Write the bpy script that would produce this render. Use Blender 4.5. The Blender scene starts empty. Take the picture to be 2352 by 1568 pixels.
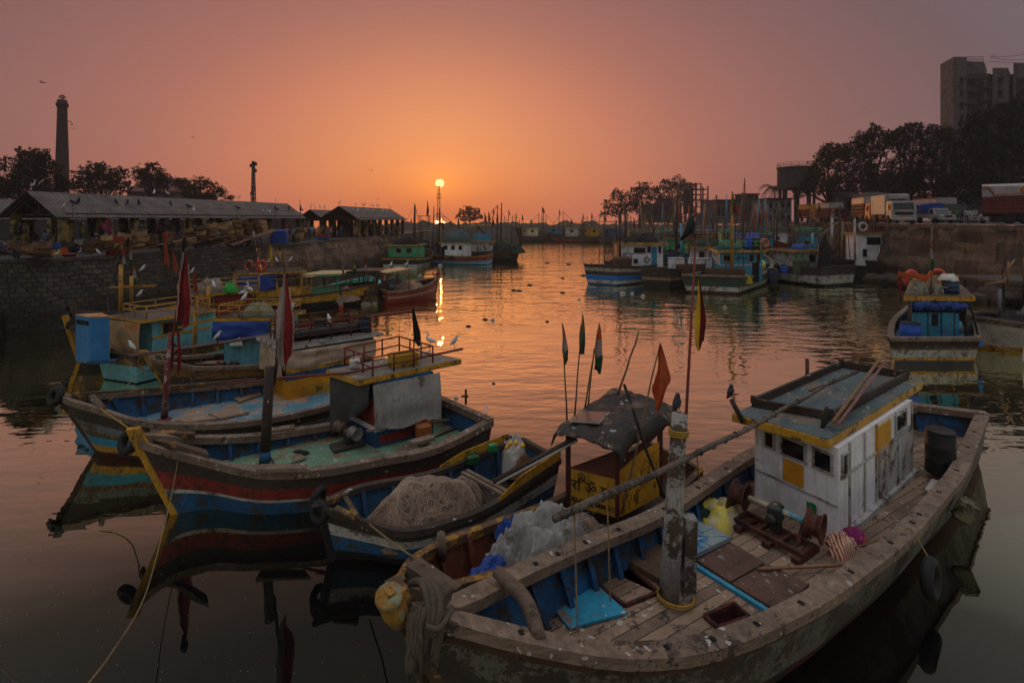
import bpy, bmesh, math, random
import numpy as np
from mathutils import Vector, Matrix, noise
from mathutils.geometry import tessellate_polygon
V = Vector
SC = bpy.context.scene
COL = SC.collection
R = math.radians
# ------------------------------------------------------------------ camera model used to turn sighted points into places
FL, CX, YH, HC = 1176.0, 1176.0, 505.0, 7.0
def P(x, y, z=0.0):
    """the place at height z that is sighted along (x, y)"""
    d = FL * (HC - z) / (y - YH)
    return V(((x - CX) / FL * d, d, z))
def Q(x, y, d):
    """the place at distance d that is sighted along (x, y)"""
    return V(((x - CX) / FL * d, d, HC - (y - YH) / FL * d))
def lerp(a, b, t): return a + (b - a) * t
def lin(c):
    return tuple(((v / 255.0) / 12.92 if v / 255.0 <= 0.04045 else ((v / 255.0 + 0.055) / 1.055) ** 2.4) for v in c[:3])

# ------------------------------------------------------------------ mesh collector
class MB:
    def __init__(s): s.v = []; s.f = []; s.m = []; s.sm = []; s.uv = []; s.mi = 0
    def add(s, vs, fs, smooth=False, uvs=None):
        o = len(s.v); s.v += [tuple(p) for p in vs]
        for k, f in enumerate(fs):
            s.f.append(tuple(o + i for i in f)); s.m.append(s.mi); s.sm.append(smooth)
            s.uv.append([uvs[i] for i in f] if uvs else None)
        return s
    def mat(s, i): s.mi = i; return s
    def hexa(s, b, t):
        """bottom four and top four corners, both counter clockwise from above"""
        return s.add(list(b) + list(t), [(3, 2, 1, 0), (4, 5, 6, 7), (0, 1, 5, 4), (1, 2, 6, 5), (2, 3, 7, 6), (3, 0, 4, 7)])
    def box(s, c, size, rz=0.0, rot=None):
        hx, hy, hz = size[0] / 2, size[1] / 2, size[2] / 2
        m = rot if rot is not None else Matrix.Rotation(rz, 3, 'Z')
        c = V(c)
        b = [c + m @ V(p) for p in ((-hx, -hy, -hz), (hx, -hy, -hz), (hx, hy, -hz), (-hx, hy, -hz))]
        t = [c + m @ V(p) for p in ((-hx, -hy, hz), (hx, -hy, hz), (hx, hy, hz), (-hx, hy, hz))]
        return s.hexa(b, t)
    def cbox(s, c, size, rz=0.0, ch=0.02, rot=None):
        """box with chamfered vertical edges and top edge"""
        hx, hy, hz = size[0] / 2, size[1] / 2, size[2] / 2
        m = rot if rot is not None else Matrix.Rotation(rz, 3, 'Z'); c = V(c)
        def ring(dx, dy, z): 
            k = ch
            return [V(p) for p in ((-dx + k, -dy, z), (dx - k, -dy, z), (dx, -dy + k, z), (dx, dy - k, z), (dx - k, dy, z), (-dx + k, dy, z), (-dx, dy - k, z), (-dx, -dy + k, z))]
        rs = [ring(hx - ch, hy - ch, -hz), ring(hx, hy, -hz + ch), ring(hx, hy, hz - ch), ring(hx - ch, hy - ch, hz)]
        vs = [c + m @ p for r in rs for p in r]
        fs = [tuple(range(7, -1, -1)), tuple(range(24, 32))]
        for k in range(3):
            for i in range(8):
                j = (i + 1) % 8; fs.append((k * 8 + i, k * 8 + j, k * 8 + 8 + j, k * 8 + 8 + i))
        return s.add(vs, fs)
    def beam(s, a, b, w, h, up=V((0, 0, 1))):
        """rectangular bar from a to b, w wide and h high"""
        a, b = V(a), V(b); d = (b - a)
        if d.length < 1e-6: return s
        d.normalize(); side = d.cross(up)
        if side.length < 1e-4: side = d.cross(V((1, 0, 0)))
        side.normalize(); u = side.cross(d).normalized()
        q = lambda p: [p - side * w / 2 - u * h / 2, p + side * w / 2 - u * h / 2, p + side * w / 2 + u * h / 2, p - side * w / 2 + u * h / 2]
        return s.add(q(a) + q(b), [(3, 2, 1, 0), (4, 5, 6, 7), (0, 1, 5, 4), (1, 2, 6, 5), (2, 3, 7, 6), (3, 0, 4, 7)][:])
    def tube(s, pts, r, n=6, caps=True, smooth=True, flat=None):
        pts = [V(p) for p in pts]; k = len(pts)
        rr = [r] * k if not hasattr(r, '__len__') else list(r)
        vs = []; ref = None
        for i, p in enumerate(pts):
            d = (pts[min(i + 1, k - 1)] - pts[max(i - 1, 0)])
            d = d.normalized() if d.length > 1e-9 else V((0, 0, 1))
            if ref is None:
                ref = V((0, 0, 1)) if abs(d.z) < 0.9 else V((1, 0, 0))
            a = ref - d * ref.dot(d)
            a = a.normalized() if a.length > 1e-6 else d.orthogonal().normalized()
            b = d.cross(a); ref = a
            fl = 1.0 if flat is None else flat[i]
            for j in range(n):
                t = 2 * math.pi * j / n
                vs.append(p + a * (math.cos(t) * rr[i]) + b * (math.sin(t) * rr[i] * fl))
        fs = []
        for i in range(k - 1):
            for j in range(n):
                j2 = (j + 1) % n; fs.append((i * n + j, i * n + j2, (i + 1) * n + j2, (i + 1) * n + j))
        if caps: fs += [tuple(range(n - 1, -1, -1)), tuple(range((k - 1) * n, k * n))]
        return s.add(vs, fs, smooth)
    def lathe(s, c, prof, n=12, axis=V((0, 0, 1)), smooth=True, sx=1.0, sy=1.0):
        c = V(c); ax = V(axis).normalized()
        a = ax.orthogonal().normalized() if abs(ax.z) < 0.99 else V((1, 0, 0)); b = ax.cross(a)
        vs = [c + ax * z + a * (r * sx * math.cos(2 * math.pi * j / n)) + b * (r * sy * math.sin(2 * math.pi * j / n)) for r, z in prof for j in range(n)]
        fs = []
        for i in range(len(prof) - 1):
            for j in range(n):
                j2 = (j + 1) % n; fs.append((i * n + j, i * n + j2, (i + 1) * n + j2, (i + 1) * n + j))
        if prof[0][0] > 1e-4: fs.append(tuple(range(n - 1, -1, -1)))
        if prof[-1][0] > 1e-4: fs.append(tuple(range((len(prof) - 1) * n, len(prof) * n)))
        return s.add(vs, fs, smooth)
    def torus(s, c, R0, r, axis, n=20, m=8, arc=1.0):
        c = V(c); ax = V(axis).normalized(); a = ax.orthogonal().normalized(); b = ax.cross(a)
        vs = []
        for i in range(n):
            t = 2 * math.pi * arc * i / n; d = a * math.cos(t) + b * math.sin(t)
            for j in range(m):
                q = 2 * math.pi * j / m; vs.append(c + d * (R0 + r * math.cos(q)) + ax * (r * math.sin(q)))
        fs = [(i * m + j, ((i + 1) % n) * m + j, ((i + 1) % n) * m + (j + 1) % m, i * m + (j + 1) % m) for i in range(n) for j in range(m)]
        return s.add(vs, fs, True)
    def ball(s, c, r, n=8, m=6, sc=(1, 1, 1), rough=0.0, seed=0):
        vs = []; c = V(c)
        for i in range(m + 1):
            ph = math.pi * i / m
            for j in range(n):
                th = 2 * math.pi * j / n
                d = V((math.sin(ph) * math.cos(th), math.sin(ph) * math.sin(th), math.cos(ph)))
                k = 1 + rough * noise.noise(d * 1.9 + V((seed, seed * 1.7, 0)))
                vs.append(c + V((d.x * sc[0], d.y * sc[1], d.z * sc[2])) * (r * k))
        fs = [(i * n + j, (i + 1) * n + j, (i + 1) * n + (j + 1) % n, i * n + (j + 1) % n) for i in range(m) for j in range(n)]
        return s.add(vs, fs, True)
    def grid(s, fn, nu, nv, smooth=True, uvf=None, thick=0.0, flip=False):
        """surface fn(u, v), u and v from 0 to 1; thick gives it a second skin"""
        pts = [[V(fn(i / nu, j / nv)) for j in range(nv + 1)] for i in range(nu + 1)]
        vs = [p for r in pts for p in r]; k = nv + 1
        us = [uvf(i / nu, j / nv) if uvf else (i / nu, j / nv) for i in range(nu + 1) for j in range(nv + 1)]
        fs = [(i * k + j, (i + 1) * k + j, (i + 1) * k + j + 1, i * k + j + 1) for i in range(nu) for j in range(nv)]
        if flip: fs = [f[::-1] for f in fs]
        s.add(vs, fs, smooth, us)
        if thick:
            ns = []
            for i in range(nu + 1):
                for j in range(nv + 1):
                    a = pts[min(i + 1, nu)][j] - pts[max(i - 1, 0)][j]; b = pts[i][min(j + 1, nv)] - pts[i][max(j - 1, 0)]
                    q = a.cross(b); ns.append(q.normalized() if q.length > 1e-9 else V((0, 0, 1)))
            sg = -1 if not flip else 1
            v2 = [p + q * thick * sg for p, q in zip(vs, ns)]
            s.add(v2, [f[::-1] for f in fs], smooth, us)
            o = len(s.v) - 2 * len(vs); n0 = len(vs)
            edge = [(i, 0) for i in range(nu + 1)] + [(nu, j) for j in range(1, nv + 1)] + [(i, nv) for i in range(nu - 1, -1, -1)] + [(0, j) for j in range(nv - 1, 0, -1)]
            ids = [i * k + j for i, j in edge]
            for a, b in zip(ids, ids[1:] + ids[:1]):
                s.f.append((o + a, o + b, o + n0 + b, o + n0 + a) if flip else (o + b, o + a, o + n0 + a, o + n0 + b)); s.m.append(s.mi); s.sm.append(False); s.uv.append(None)
        return s
    def poly(s, outer, holes=(), z=None, uvs=True):
        """flat polygon (list of points), with holes, cut into triangles"""
        rings = [[V(p) for p in outer]] + [[V(p) for p in h] for h in holes]
        flat = [p for r in rings for p in r]
        tri = tessellate_polygon([[V((p.x, p.y, 0)) for p in r] for r in rings])
        fs = []
        for a, b, c in tri:
            n = (flat[b] - flat[a]).cross(flat[c] - flat[a])
            fs.append((a, b, c) if n.z >= 0 else (a, c, b))
        return s.add(flat, fs, False, [(p.x, p.y) for p in flat])
    def slab(s, pts, h, dz=0.0):
        """prism: polygon pts (counter clockwise), from z+dz up by h"""
        pts = [V(p) + V((0, 0, dz)) for p in pts]; n = len(pts)
        ar = sum(pts[i].x * pts[(i + 1) % n].y - pts[(i + 1) % n].x * pts[i].y for i in range(n))
        if ar < 0: pts = pts[::-1]
        t = [p + V((0, 0, h)) for p in pts]
        return s.add(pts + t, [tuple(range(n - 1, -1, -1)), tuple(range(n, 2 * n))] + [(i, (i + 1) % n, n + (i + 1) % n, n + i) for i in range(n)])
    def build(s, name, mats, parent=None, loc=None, **tags):
        me = bpy.data.meshes.new(name)
        base = V(parent['_w']) if parent is not None else (V(loc) if loc is not None else V((0, 0, 0)))
        A = np.array(s.v, dtype=np.float64).reshape(-1, 3) - np.array(base)
        me.from_pydata(A.tolist(), [], s.f)
        for m in (mats if isinstance(mats, (list, tuple)) else [mats]): me.materials.append(m)
        me.polygons.foreach_set('material_index', s.m); me.polygons.foreach_set('use_smooth', s.sm)
        if any(u is not None for u in s.uv):
            L = me.uv_layers.new(name='UVMap'); flat = []
            for f, u in zip(s.f, s.uv):
                for i in range(len(f)): flat += list(u[i]) if u else [0.0, 0.0]
            L.data.foreach_set('uv', flat)
        me.update()
        o = bpy.data.objects.new(name, me); COL.objects.link(o)
        if parent is not None: o.parent = parent
        else: o.location = base
        o['_w'] = tuple(base)
        for k, v in tags.items(): o[k] = v
        return o

def thing(name, label, cat, loc, group=None):
    o = bpy.data.objects.new(name, None); COL.objects.link(o); o.empty_display_size = 0.2
    o.location = loc; o['_w'] = tuple(loc); o['label'] = label; o['category'] = cat
    if group: o['group'] = group
    return o
def tag(o, label, cat, group=None):
    o['label'] = label; o['category'] = cat
    if group: o['group'] = group
    return o
def struct(o): o['kind'] = 'structure'; return o
def kids(o): return [c for c in COL.objects if c.parent == o]
KIDS = {}
def dup(src, loc, rz=0.0, sc=1.0, label=None, group=None, mats=None):
    """copy of a thing with copies of its parts and sub-parts; mesh data is shared"""
    if src.name not in KIDS:
        a = kids(src); KIDS[src.name] = [(c, kids(c)) for c in a]
    r = src.copy(); COL.objects.link(r); r.location = loc; r.rotation_euler = (0, 0, rz); r.scale = (sc, sc, sc) if not hasattr(sc, '__len__') else sc
    r['_w'] = tuple(loc)
    if label: r['label'] = label
    if group: r['group'] = group
    for c, g in KIDS[src.name]:
        d = c.copy(); COL.objects.link(d); d.parent = r
        for e in g:
            h = e.copy(); COL.objects.link(h); h.parent = d
    if mats and r.type == 'MESH':
        for i, m in enumerate(mats):
            r.material_slots[i].link = 'OBJECT'; r.material_slots[i].material = m
    return r

# ------------------------------------------------------------------ materials
MC = {}
class N:
    """small node helper"""
    def __init__(s, name):
        s.m = bpy.data.materials.new(name); s.m.use_nodes = True; s.t = s.m.node_tree; s.t.nodes.clear()
        s.out = s.t.nodes.new('ShaderNodeOutputMaterial')
    def n(s, typ, **kw):
        x = s.t.nodes.new(typ)
        for k, v in kw.items():
            if k[0] == 'i':
                key = k[1:]; x.inputs[int(key) if key.isdigit() else key].default_value = v
            else: setattr(x, k, v)
        return x
    def l(s, a, b): s.t.links.new(a, b)
    def mix(s, fac, a, b, bt='MIX'):
        x = s.t.nodes.new('ShaderNodeMix'); x.data_type = 'RGBA'; x.blend_type = bt
        for i, v in ((0, fac), (6, a), (7, b)):
            if hasattr(v, 'links'): s.l(v, x.inputs[i])
            else: x.inputs[i].default_value = v if i == 0 else (*v[:3], 1)
        return x.outputs[2]
    def math(s, op, a, b=0.0, c=0.0):
        x = s.t.nodes.new('ShaderNodeMath'); x.operation = op
        for i, v in enumerate((a, b, c)):
            if hasattr(v, 'links'): s.l(v, x.inputs[i])
            else: x.inputs[i].default_value = v
        return x.outputs[0]
    def ramp(s, v, a, b):
        x = s.t.nodes.new('ShaderNodeMapRange'); x.clamp = True
        s.l(v, x.inputs[0]); x.inputs[1].default_value = a; x.inputs[2].default_value = b
        return x.outputs[0]
    def noise(s, vec, scale, detail=4, rough=0.6):
        x = s.n('ShaderNodeTexNoise'); x.inputs['Scale'].default_value = scale; x.inputs['Detail'].default_value = detail; x.inputs['Roughness'].default_value = rough
        s.l(vec, x.inputs['Vector']); return x.outputs[0]
    def mapv(s, vec, sc, rot=(0, 0, 0)):
        x = s.n('ShaderNodeMapping'); x.inputs['Scale'].default_value = sc; x.inputs['Rotation'].default_value = rot
        s.l(vec, x.inputs['Vector']); return x.outputs[0]

def paint(name, col, rough=0.65, var=0.35, wear=None, wear_amt=0.35, wear_scale=2.5, spots=0.0, streak=None, streak_amt=0.4, metal=0.0, bump=0.25, grain=None, planks=None, spec=0.35, trans=0.0, bscale=30.0):
    """weathered coat: uneven colour, worn patches, run marks, bird lime, grain; grain = stretched axis scale; planks = (width along v of the uv map)"""
    if name in MC: return MC[name]
    k = N(name); tc = k.n('ShaderNodeTexCoord'); ob = tc.outputs['Object']; c = lin(col); lu = .3 * c[0] + .6 * c[1] + .1 * c[2]; c = tuple(max(0, lerp(v, lu, .02)) * .9 for v in c)
    n1 = k.noise(ob, 1.3, 5, 0.65); n2 = k.noise(ob, 9.0, 4, 0.6)
    mixn = k.math('ADD', k.math('MULTIPLY', n1, 0.6), k.math('MULTIPLY', n2, 0.4))
    dark = tuple(v * (1 - var) for v in c); lite = tuple(min(1, v * (1 + var * 0.8) + 0.004) for v in c)
    base = k.mix(k.ramp(mixn, 0.36, 0.64), dark, lite)
    base = k.mix(k.math('MULTIPLY', k.ramp(k.noise(ob, 0.55, 5, 0.75), 0.48, 0.66), 0.55), base, tuple(v * 0.38 for v in c))
    if grain:
        g = k.noise(k.mapv(ob, grain), 6.0, 4, 0.7)
        base = k.mix(k.math('MULTIPLY', k.ramp(g, 0.42, 0.68), 0.75), base, tuple(v * 0.4 for v in c))
    if wear is not None:
        w = k.math('ADD', k.math('MULTIPLY', k.noise(ob, wear_scale, 6, 0.72), 0.75), k.math('MULTIPLY', k.noise(ob, wear_scale * 9, 3, 0.7), 0.25))
        t = 0.66 - 0.3 * wear_amt
        base = k.mix(k.ramp(w, t, t + 0.035), base, lin(wear))
    if streak is not None:
        g = k.noise(k.mapv(ob, (5.0, 5.0, 0.35)), 2.2, 4, 0.65)
        base = k.mix(k.math('MULTIPLY', k.ramp(g, 0.50, 0.68), streak_amt), base, lin(streak))
    if planks:
        sp = k.n('ShaderNodeSeparateXYZ'); k.l(tc.outputs['UV'], sp.inputs[0])
        q = k.math('DIVIDE', sp.outputs[1], planks); fr = k.math('FRACT', q)
        seam = k.math('LESS_THAN', k.math('ABSOLUTE', k.math('SUBTRACT', fr, 0.5)), 0.46)
        wn = k.n('ShaderNodeTexWhiteNoise', noise_dimensions='1D'); k.l(k.math('FLOOR', q), wn.inputs['W'])
        tone = k.math('ADD', 0.62, k.math('MULTIPLY', wn.outputs[0], 0.7))
        base = k.mix(1.0, base, k.n('ShaderNodeCombineColor').outputs[0], 'MIX') if False else base
        cc = k.n('ShaderNodeCombineXYZ'); [k.l(tone, cc.inputs[i]) for i in range(3)]
        base = k.mix(1.0, base, cc.outputs[0], 'MULTIPLY')
        base = k.mix(seam, tuple(v * 0.12 for v in c), base)
    if spots:
        vo = k.n('ShaderNodeTexVoronoi', feature='F1'); vo.inputs['Scale'].default_value = 7.0; vo.inputs['Randomness'].default_value = 1.0
        dv = k.n('ShaderNodeVectorMath', operation='ADD'); k.l(ob, dv.inputs[0])
        nn = k.n('ShaderNodeTexNoise'); nn.inputs['Scale'].default_value = 6.0; k.l(ob, nn.inputs['Vector'])
        sc_ = k.n('ShaderNodeVectorMath', operation='SCALE'); k.l(nn.outputs['Color'], sc_.inputs[0]); sc_.inputs['Scale'].default_value = 0.22
        k.l(sc_.outputs[0], dv.inputs[1]); k.l(dv.outputs[0], vo.inputs['Vector'])
        sx = k.n('ShaderNodeSeparateColor'); k.l(vo.outputs['Color'], sx.inputs[0])
        pick = k.math('LESS_THAN', sx.outputs[0], 0.8 * spots)
        size = k.math('MULTIPLY', sx.outputs[1], 0.38)
        m = k.math('MULTIPLY', pick, k.math('LESS_THAN', vo.outputs['Distance'], size))
        m = k.math('MULTIPLY', m, k.ramp(k.noise(ob, 1.1, 2), 0.40, 0.54))
        base = k.mix(k.math('MULTIPLY', m, 0.8), base, lin((172, 166, 158)))
    b = k.n('ShaderNodeBsdfPrincipled'); k.l(base, b.inputs['Base Color'])
    b.inputs['Roughness'].default_value = rough; b.inputs['Metallic'].default_value = metal; b.inputs['Specular IOR Level'].default_value = spec
    if bump:
        bp = k.n('ShaderNodeBump'); bp.inputs['Strength'].default_value = bump; bp.inputs['Distance'].default_value = 0.02
        k.l(k.math('ADD', k.noise(ob, bscale, 3), k.math('MULTIPLY', n2, 1.5)), bp.inputs['Height']); k.l(bp.outputs[0], b.inputs['Normal'])
    sh = b.outputs[0]
    if trans:
        tr = k.n('ShaderNodeBsdfTranslucent'); k.l(base, tr.inputs[0]); mx = k.n('ShaderNodeMixShader'); mx.inputs[0].default_value = trans
        k.l(sh, mx.inputs[1]); k.l(tr.outputs[0], mx.inputs[2]); sh = mx.outputs[0]
    k.l(sh, k.out.inputs[0]); MC[name] = k.m
    return k.m
# ------------------------------------------------------------------ camera
cam = bpy.data.cameras.new('camera'); co = bpy.data.objects.new('camera', cam); COL.objects.link(co); SC.camera = co
co.location = (0, 0, HC); co.rotation_euler = (R(90), 0, 0); cam.sensor_width = 36; cam.lens = 36 * FL / 2352.0
cam.shift_y = -(784 - YH) / 2352.0; cam.clip_start = 0.1; cam.clip_end = 9000
SC.view_settings.view_transform = 'Standard'; SC.view_settings.look = 'None'; SC.view_settings.exposure = 0; SC.view_settings.gamma = 1
SC.cycles.max_bounces = 6; SC.cycles.volume_bounces = 0; SC.cycles.transparent_max_bounces = 8
SC.cycles.use_adaptive_sampling = True; SC.cycles.adaptive_threshold = 0.02
SC.cycles.use_denoising = True
# ------------------------------------------------------------------ sky and sun
SUN_AZ, SUN_EL = math.degrees(math.atan2(1010 - CX, FL)), math.degrees(math.atan2(YH - 421, math.hypot(FL, 1010 - CX)))
w = bpy.data.worlds.new('World'); SC.world = w; w.use_nodes = True; T = w.node_tree; T.nodes.clear()
k = N.__new__(N); k.t = T; k.m = None
out = T.nodes.new('ShaderNodeOutputWorld'); bg = T.nodes.new('ShaderNodeBackground'); T.links.new(bg.outputs[0], out.inputs[0])
tc = T.nodes.new('ShaderNodeTexCoord'); sp = T.nodes.new('ShaderNodeSeparateXYZ'); T.links.new(tc.outputs['Generated'], sp.inputs[0])
x_, y_, z_ = sp.outputs
az = k.math('MULTIPLY', k.math('ARCTAN2', x_, y_), 57.29578)
el = k.math('MULTIPLY', k.math('ARCSINE', z_), 57.29578)
da = k.math('ABSOLUTE', k.math('SUBTRACT', az, SUN_AZ)); da = k.math('MINIMUM', da, k.math('SUBTRACT', 360.0, da))
de = k.math('ABSOLUTE', k.math('SUBTRACT', k.math('ABSOLUTE', el), SUN_EL))
m_ = k.math('SQRT', k.math('ADD', k.math('POWER', k.math('MULTIPLY', da, 1.0), 2.0), k.math('POWER', k.math('MULTIPLY', de, 1.75), 2.0)))
cr = T.nodes.new('ShaderNodeValToRGB'); T.links.new(k.math('DIVIDE', m_, 180.0), cr.inputs[0])
stops = [(0, (242, 130, 58)), (2.2, (230, 122, 62)), (6, (217, 115, 70)), (12, (208, 116, 79)), (20, (195, 111, 86)), (30, (164, 99, 88)), (42, (134, 90, 88)), (52, (111, 85, 88)), (60, (106, 97, 102)), (76, (146, 149, 158)), (96, (226, 229, 235)), (130, (250, 252, 255)), (180, (232, 235, 242))]
cr.color_ramp.elements.remove(cr.color_ramp.elements[0])
for i, (p, c) in enumerate(stops):
    e = cr.color_ramp.elements[0] if i == 0 else cr.color_ramp.elements.new(p / 180.0)
    e.position = p / 180.0; e.color = (*lin(c), 1)
# the disc of the sun and the glow close to it
sd = V((math.sin(R(SUN_AZ)) * math.cos(R(SUN_EL)), math.cos(R(SUN_AZ)) * math.cos(R(SUN_EL)), math.sin(R(SUN_EL))))
dt = T.nodes.new('ShaderNodeVectorMath'); dt.operation = 'DOT_PRODUCT'; T.links.new(tc.outputs['Generated'], dt.inputs[0]); dt.inputs[1].default_value = sd
ang = k.math('MULTIPLY', k.math('ARCCOSINE', k.math('MINIMUM', dt.outputs['Value'], 1.0)), 57.29578)
disc = k.ramp(ang, 0.50, 0.38)
glow = k.math('EXPONENT', k.math('MULTIPLY', ang, -0.9))
nz = T.nodes.new('ShaderNodeTexSky'); nz.sky_type = 'NISHITA'; nz.sun_disc = False; nz.sun_elevation = R(SUN_EL); nz.sun_rotation = R(SUN_AZ); nz.dust_density = 6.0
# towards the land behind, the lower sky is darkened to cut side light, as buildings would
low = k.math('MULTIPLY', k.ramp(m_, 60.0, 100.0), k.math('SUBTRACT', 1.0, k.ramp(k.math('ABSOLUTE', el), 10.0, 64.0)))
cr_o = k.mix(low, cr.outputs[0], (.055, .05, .05))
c1 = k.mix(1.0, cr_o, k.mix(glow, (0, 0, 0), (0.30, 0.085, 0.0)), 'ADD')
c2 = k.mix(1.0, c1, k.mix(disc, (0, 0, 0), (2.4, 1.55, .55)), 'ADD')
T.links.new(c2, bg.inputs[0]); bg.inputs[1].default_value = 1.0
bg2 = T.nodes.new('ShaderNodeBackground'); T.links.new(nz.outputs[0], bg2.inputs[0]); bg2.inputs[1].default_value = 0.008
ad = T.nodes.new('ShaderNodeAddShader'); T.links.new(bg.outputs[0], ad.inputs[0]); T.links.new(bg2.outputs[0], ad.inputs[1]); T.links.new(ad.outputs[0], out.inputs[0])
sl = bpy.data.lights.new('sun', 'SUN'); so = bpy.data.objects.new('sun', sl); COL.objects.link(so)
sl.energy = 0.55; sl.specular_factor = 0.12; sl.angle = R(0.8); sl.color = (1.0, 0.42, 0.12)
so.rotation_euler = (-sd).to_track_quat('-Z', 'Y').to_euler()
so.location = sd * 300

# ------------------------------------------------------------------ water
def water_mat():
    k = N('harbour_water'); tc = k.n('ShaderNodeTexCoord'); ob = tc.outputs['Object']
    warp = k.n('ShaderNodeTexNoise'); warp.inputs['Scale'].default_value = 0.12; k.l(ob, warp.inputs['Vector'])
    a = k.noise(k.mapv(ob, (0.6, 1.3, 1), (0, 0, R(6))), 0.45, 2, 0.5)
    b = k.noise(k.mapv(ob, (0.75, 1.9, 1), (0, 0, R(12))), 0.85, 2, 0.5)
    c = k.noise(k.mapv(ob, (0.75, 2.0, 1), (0, 0, R(-9))), 2.3, 1, 0.5)
    sp = k.n('ShaderNodeSeparateXYZ'); k.l(ob, sp.inputs[0])
    far = k.ramp(sp.outputs[1], 9.0, 30.0)                      # sheltered, calm water close to the quay
    patch = k.ramp(k.noise(ob, 0.07, 2), 0.40, 0.62)
    amp = k.math('MULTIPLY', k.math('ADD', 0.02, k.math('MULTIPLY', far, 0.98)), k.math('ADD', 0.35, k.math('MULTIPLY', patch, 0.85)))
    h = k.math('ADD', k.math('MULTIPLY', a, k.math('ADD', 0.022, k.math('MULTIPLY', k.ramp(sp.outputs[1], 14.0, 50.0), 0.17))), k.math('MULTIPLY', k.math('ADD', k.math('MULTIPLY', b, 0.085), k.math('MULTIPLY', c, 0.022)), amp))
    bp = k.n('ShaderNodeBump'); bp.inputs['Strength'].default_value = 1.0; bp.inputs['Distance'].default_value = 0.75; k.l(h, bp.inputs['Height'])
    lw = k.n('ShaderNodeLayerWeight'); lw.inputs[0].default_value = 0.5; k.l(bp.outputs[0], lw.inputs['Normal'])
    cr = k.n('ShaderNodeValToRGB'); k.l(lw.outputs['Facing'], cr.inputs[0])
    el = cr.color_ramp.elements
    el[0].position = 0.0; el[0].color = (0.03, 0.03, 0.03, 1); el[1].position = 1.0; el[1].color = (1, 1, 1, 1)
    for p, v in ((0.28, 0.04), (0.40, 0.07), (0.50, 0.17), (0.60, 0.62), (0.70, 0.94), (0.82, 1.0)):
        e = el.new(p); e.color = (v, v, v, 1)
    df = k.n('ShaderNodeBsdfDiffuse'); df.inputs[0].default_value = (*lin((10, 10, 11)), 1)
    gl = k.n('ShaderNodeBsdfGlossy'); gl.inputs['Roughness'].default_value = 0.0; gl.inputs[0].default_value = (1.0, 0.99, 0.72, 1); k.l(bp.outputs[0], gl.inputs['Normal'])
    mx = k.n('ShaderNodeMixShader'); k.l(cr.outputs[0], mx.inputs[0]); k.l(df.outputs[0], mx.inputs[1]); k.l(gl.outputs[0], mx.inputs[2]); k.l(mx.outputs[0], k.out.inputs[0])
    return k.m
b = MB(); b.add([(-1500, -60, 0), (1500, -60, 0), (1500, 4000, 0), (-1500, 4000, 0)], [(0, 1, 2, 3)])
struct(b.build('water', water_mat()))

# ------------------------------------------------------------------ haze
HZ = 0.0004
def haze():
    k = N('sea_air'); v = k.n('ShaderNodeVolumePrincipled'); v.inputs['Density'].default_value = HZ; v.inputs['Anisotropy'].default_value = 0.35
    v.inputs['Color'].default_value = (0.93, 0.88, 0.86, 1); k.l(v.outputs[0], k.out.inputs[1])
    b = MB(); b.box((0, 150, 39), (640, 560, 82)); o = b.build('haze', k.m); o['kind'] = 'stuff'
if HZ: haze()

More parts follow.
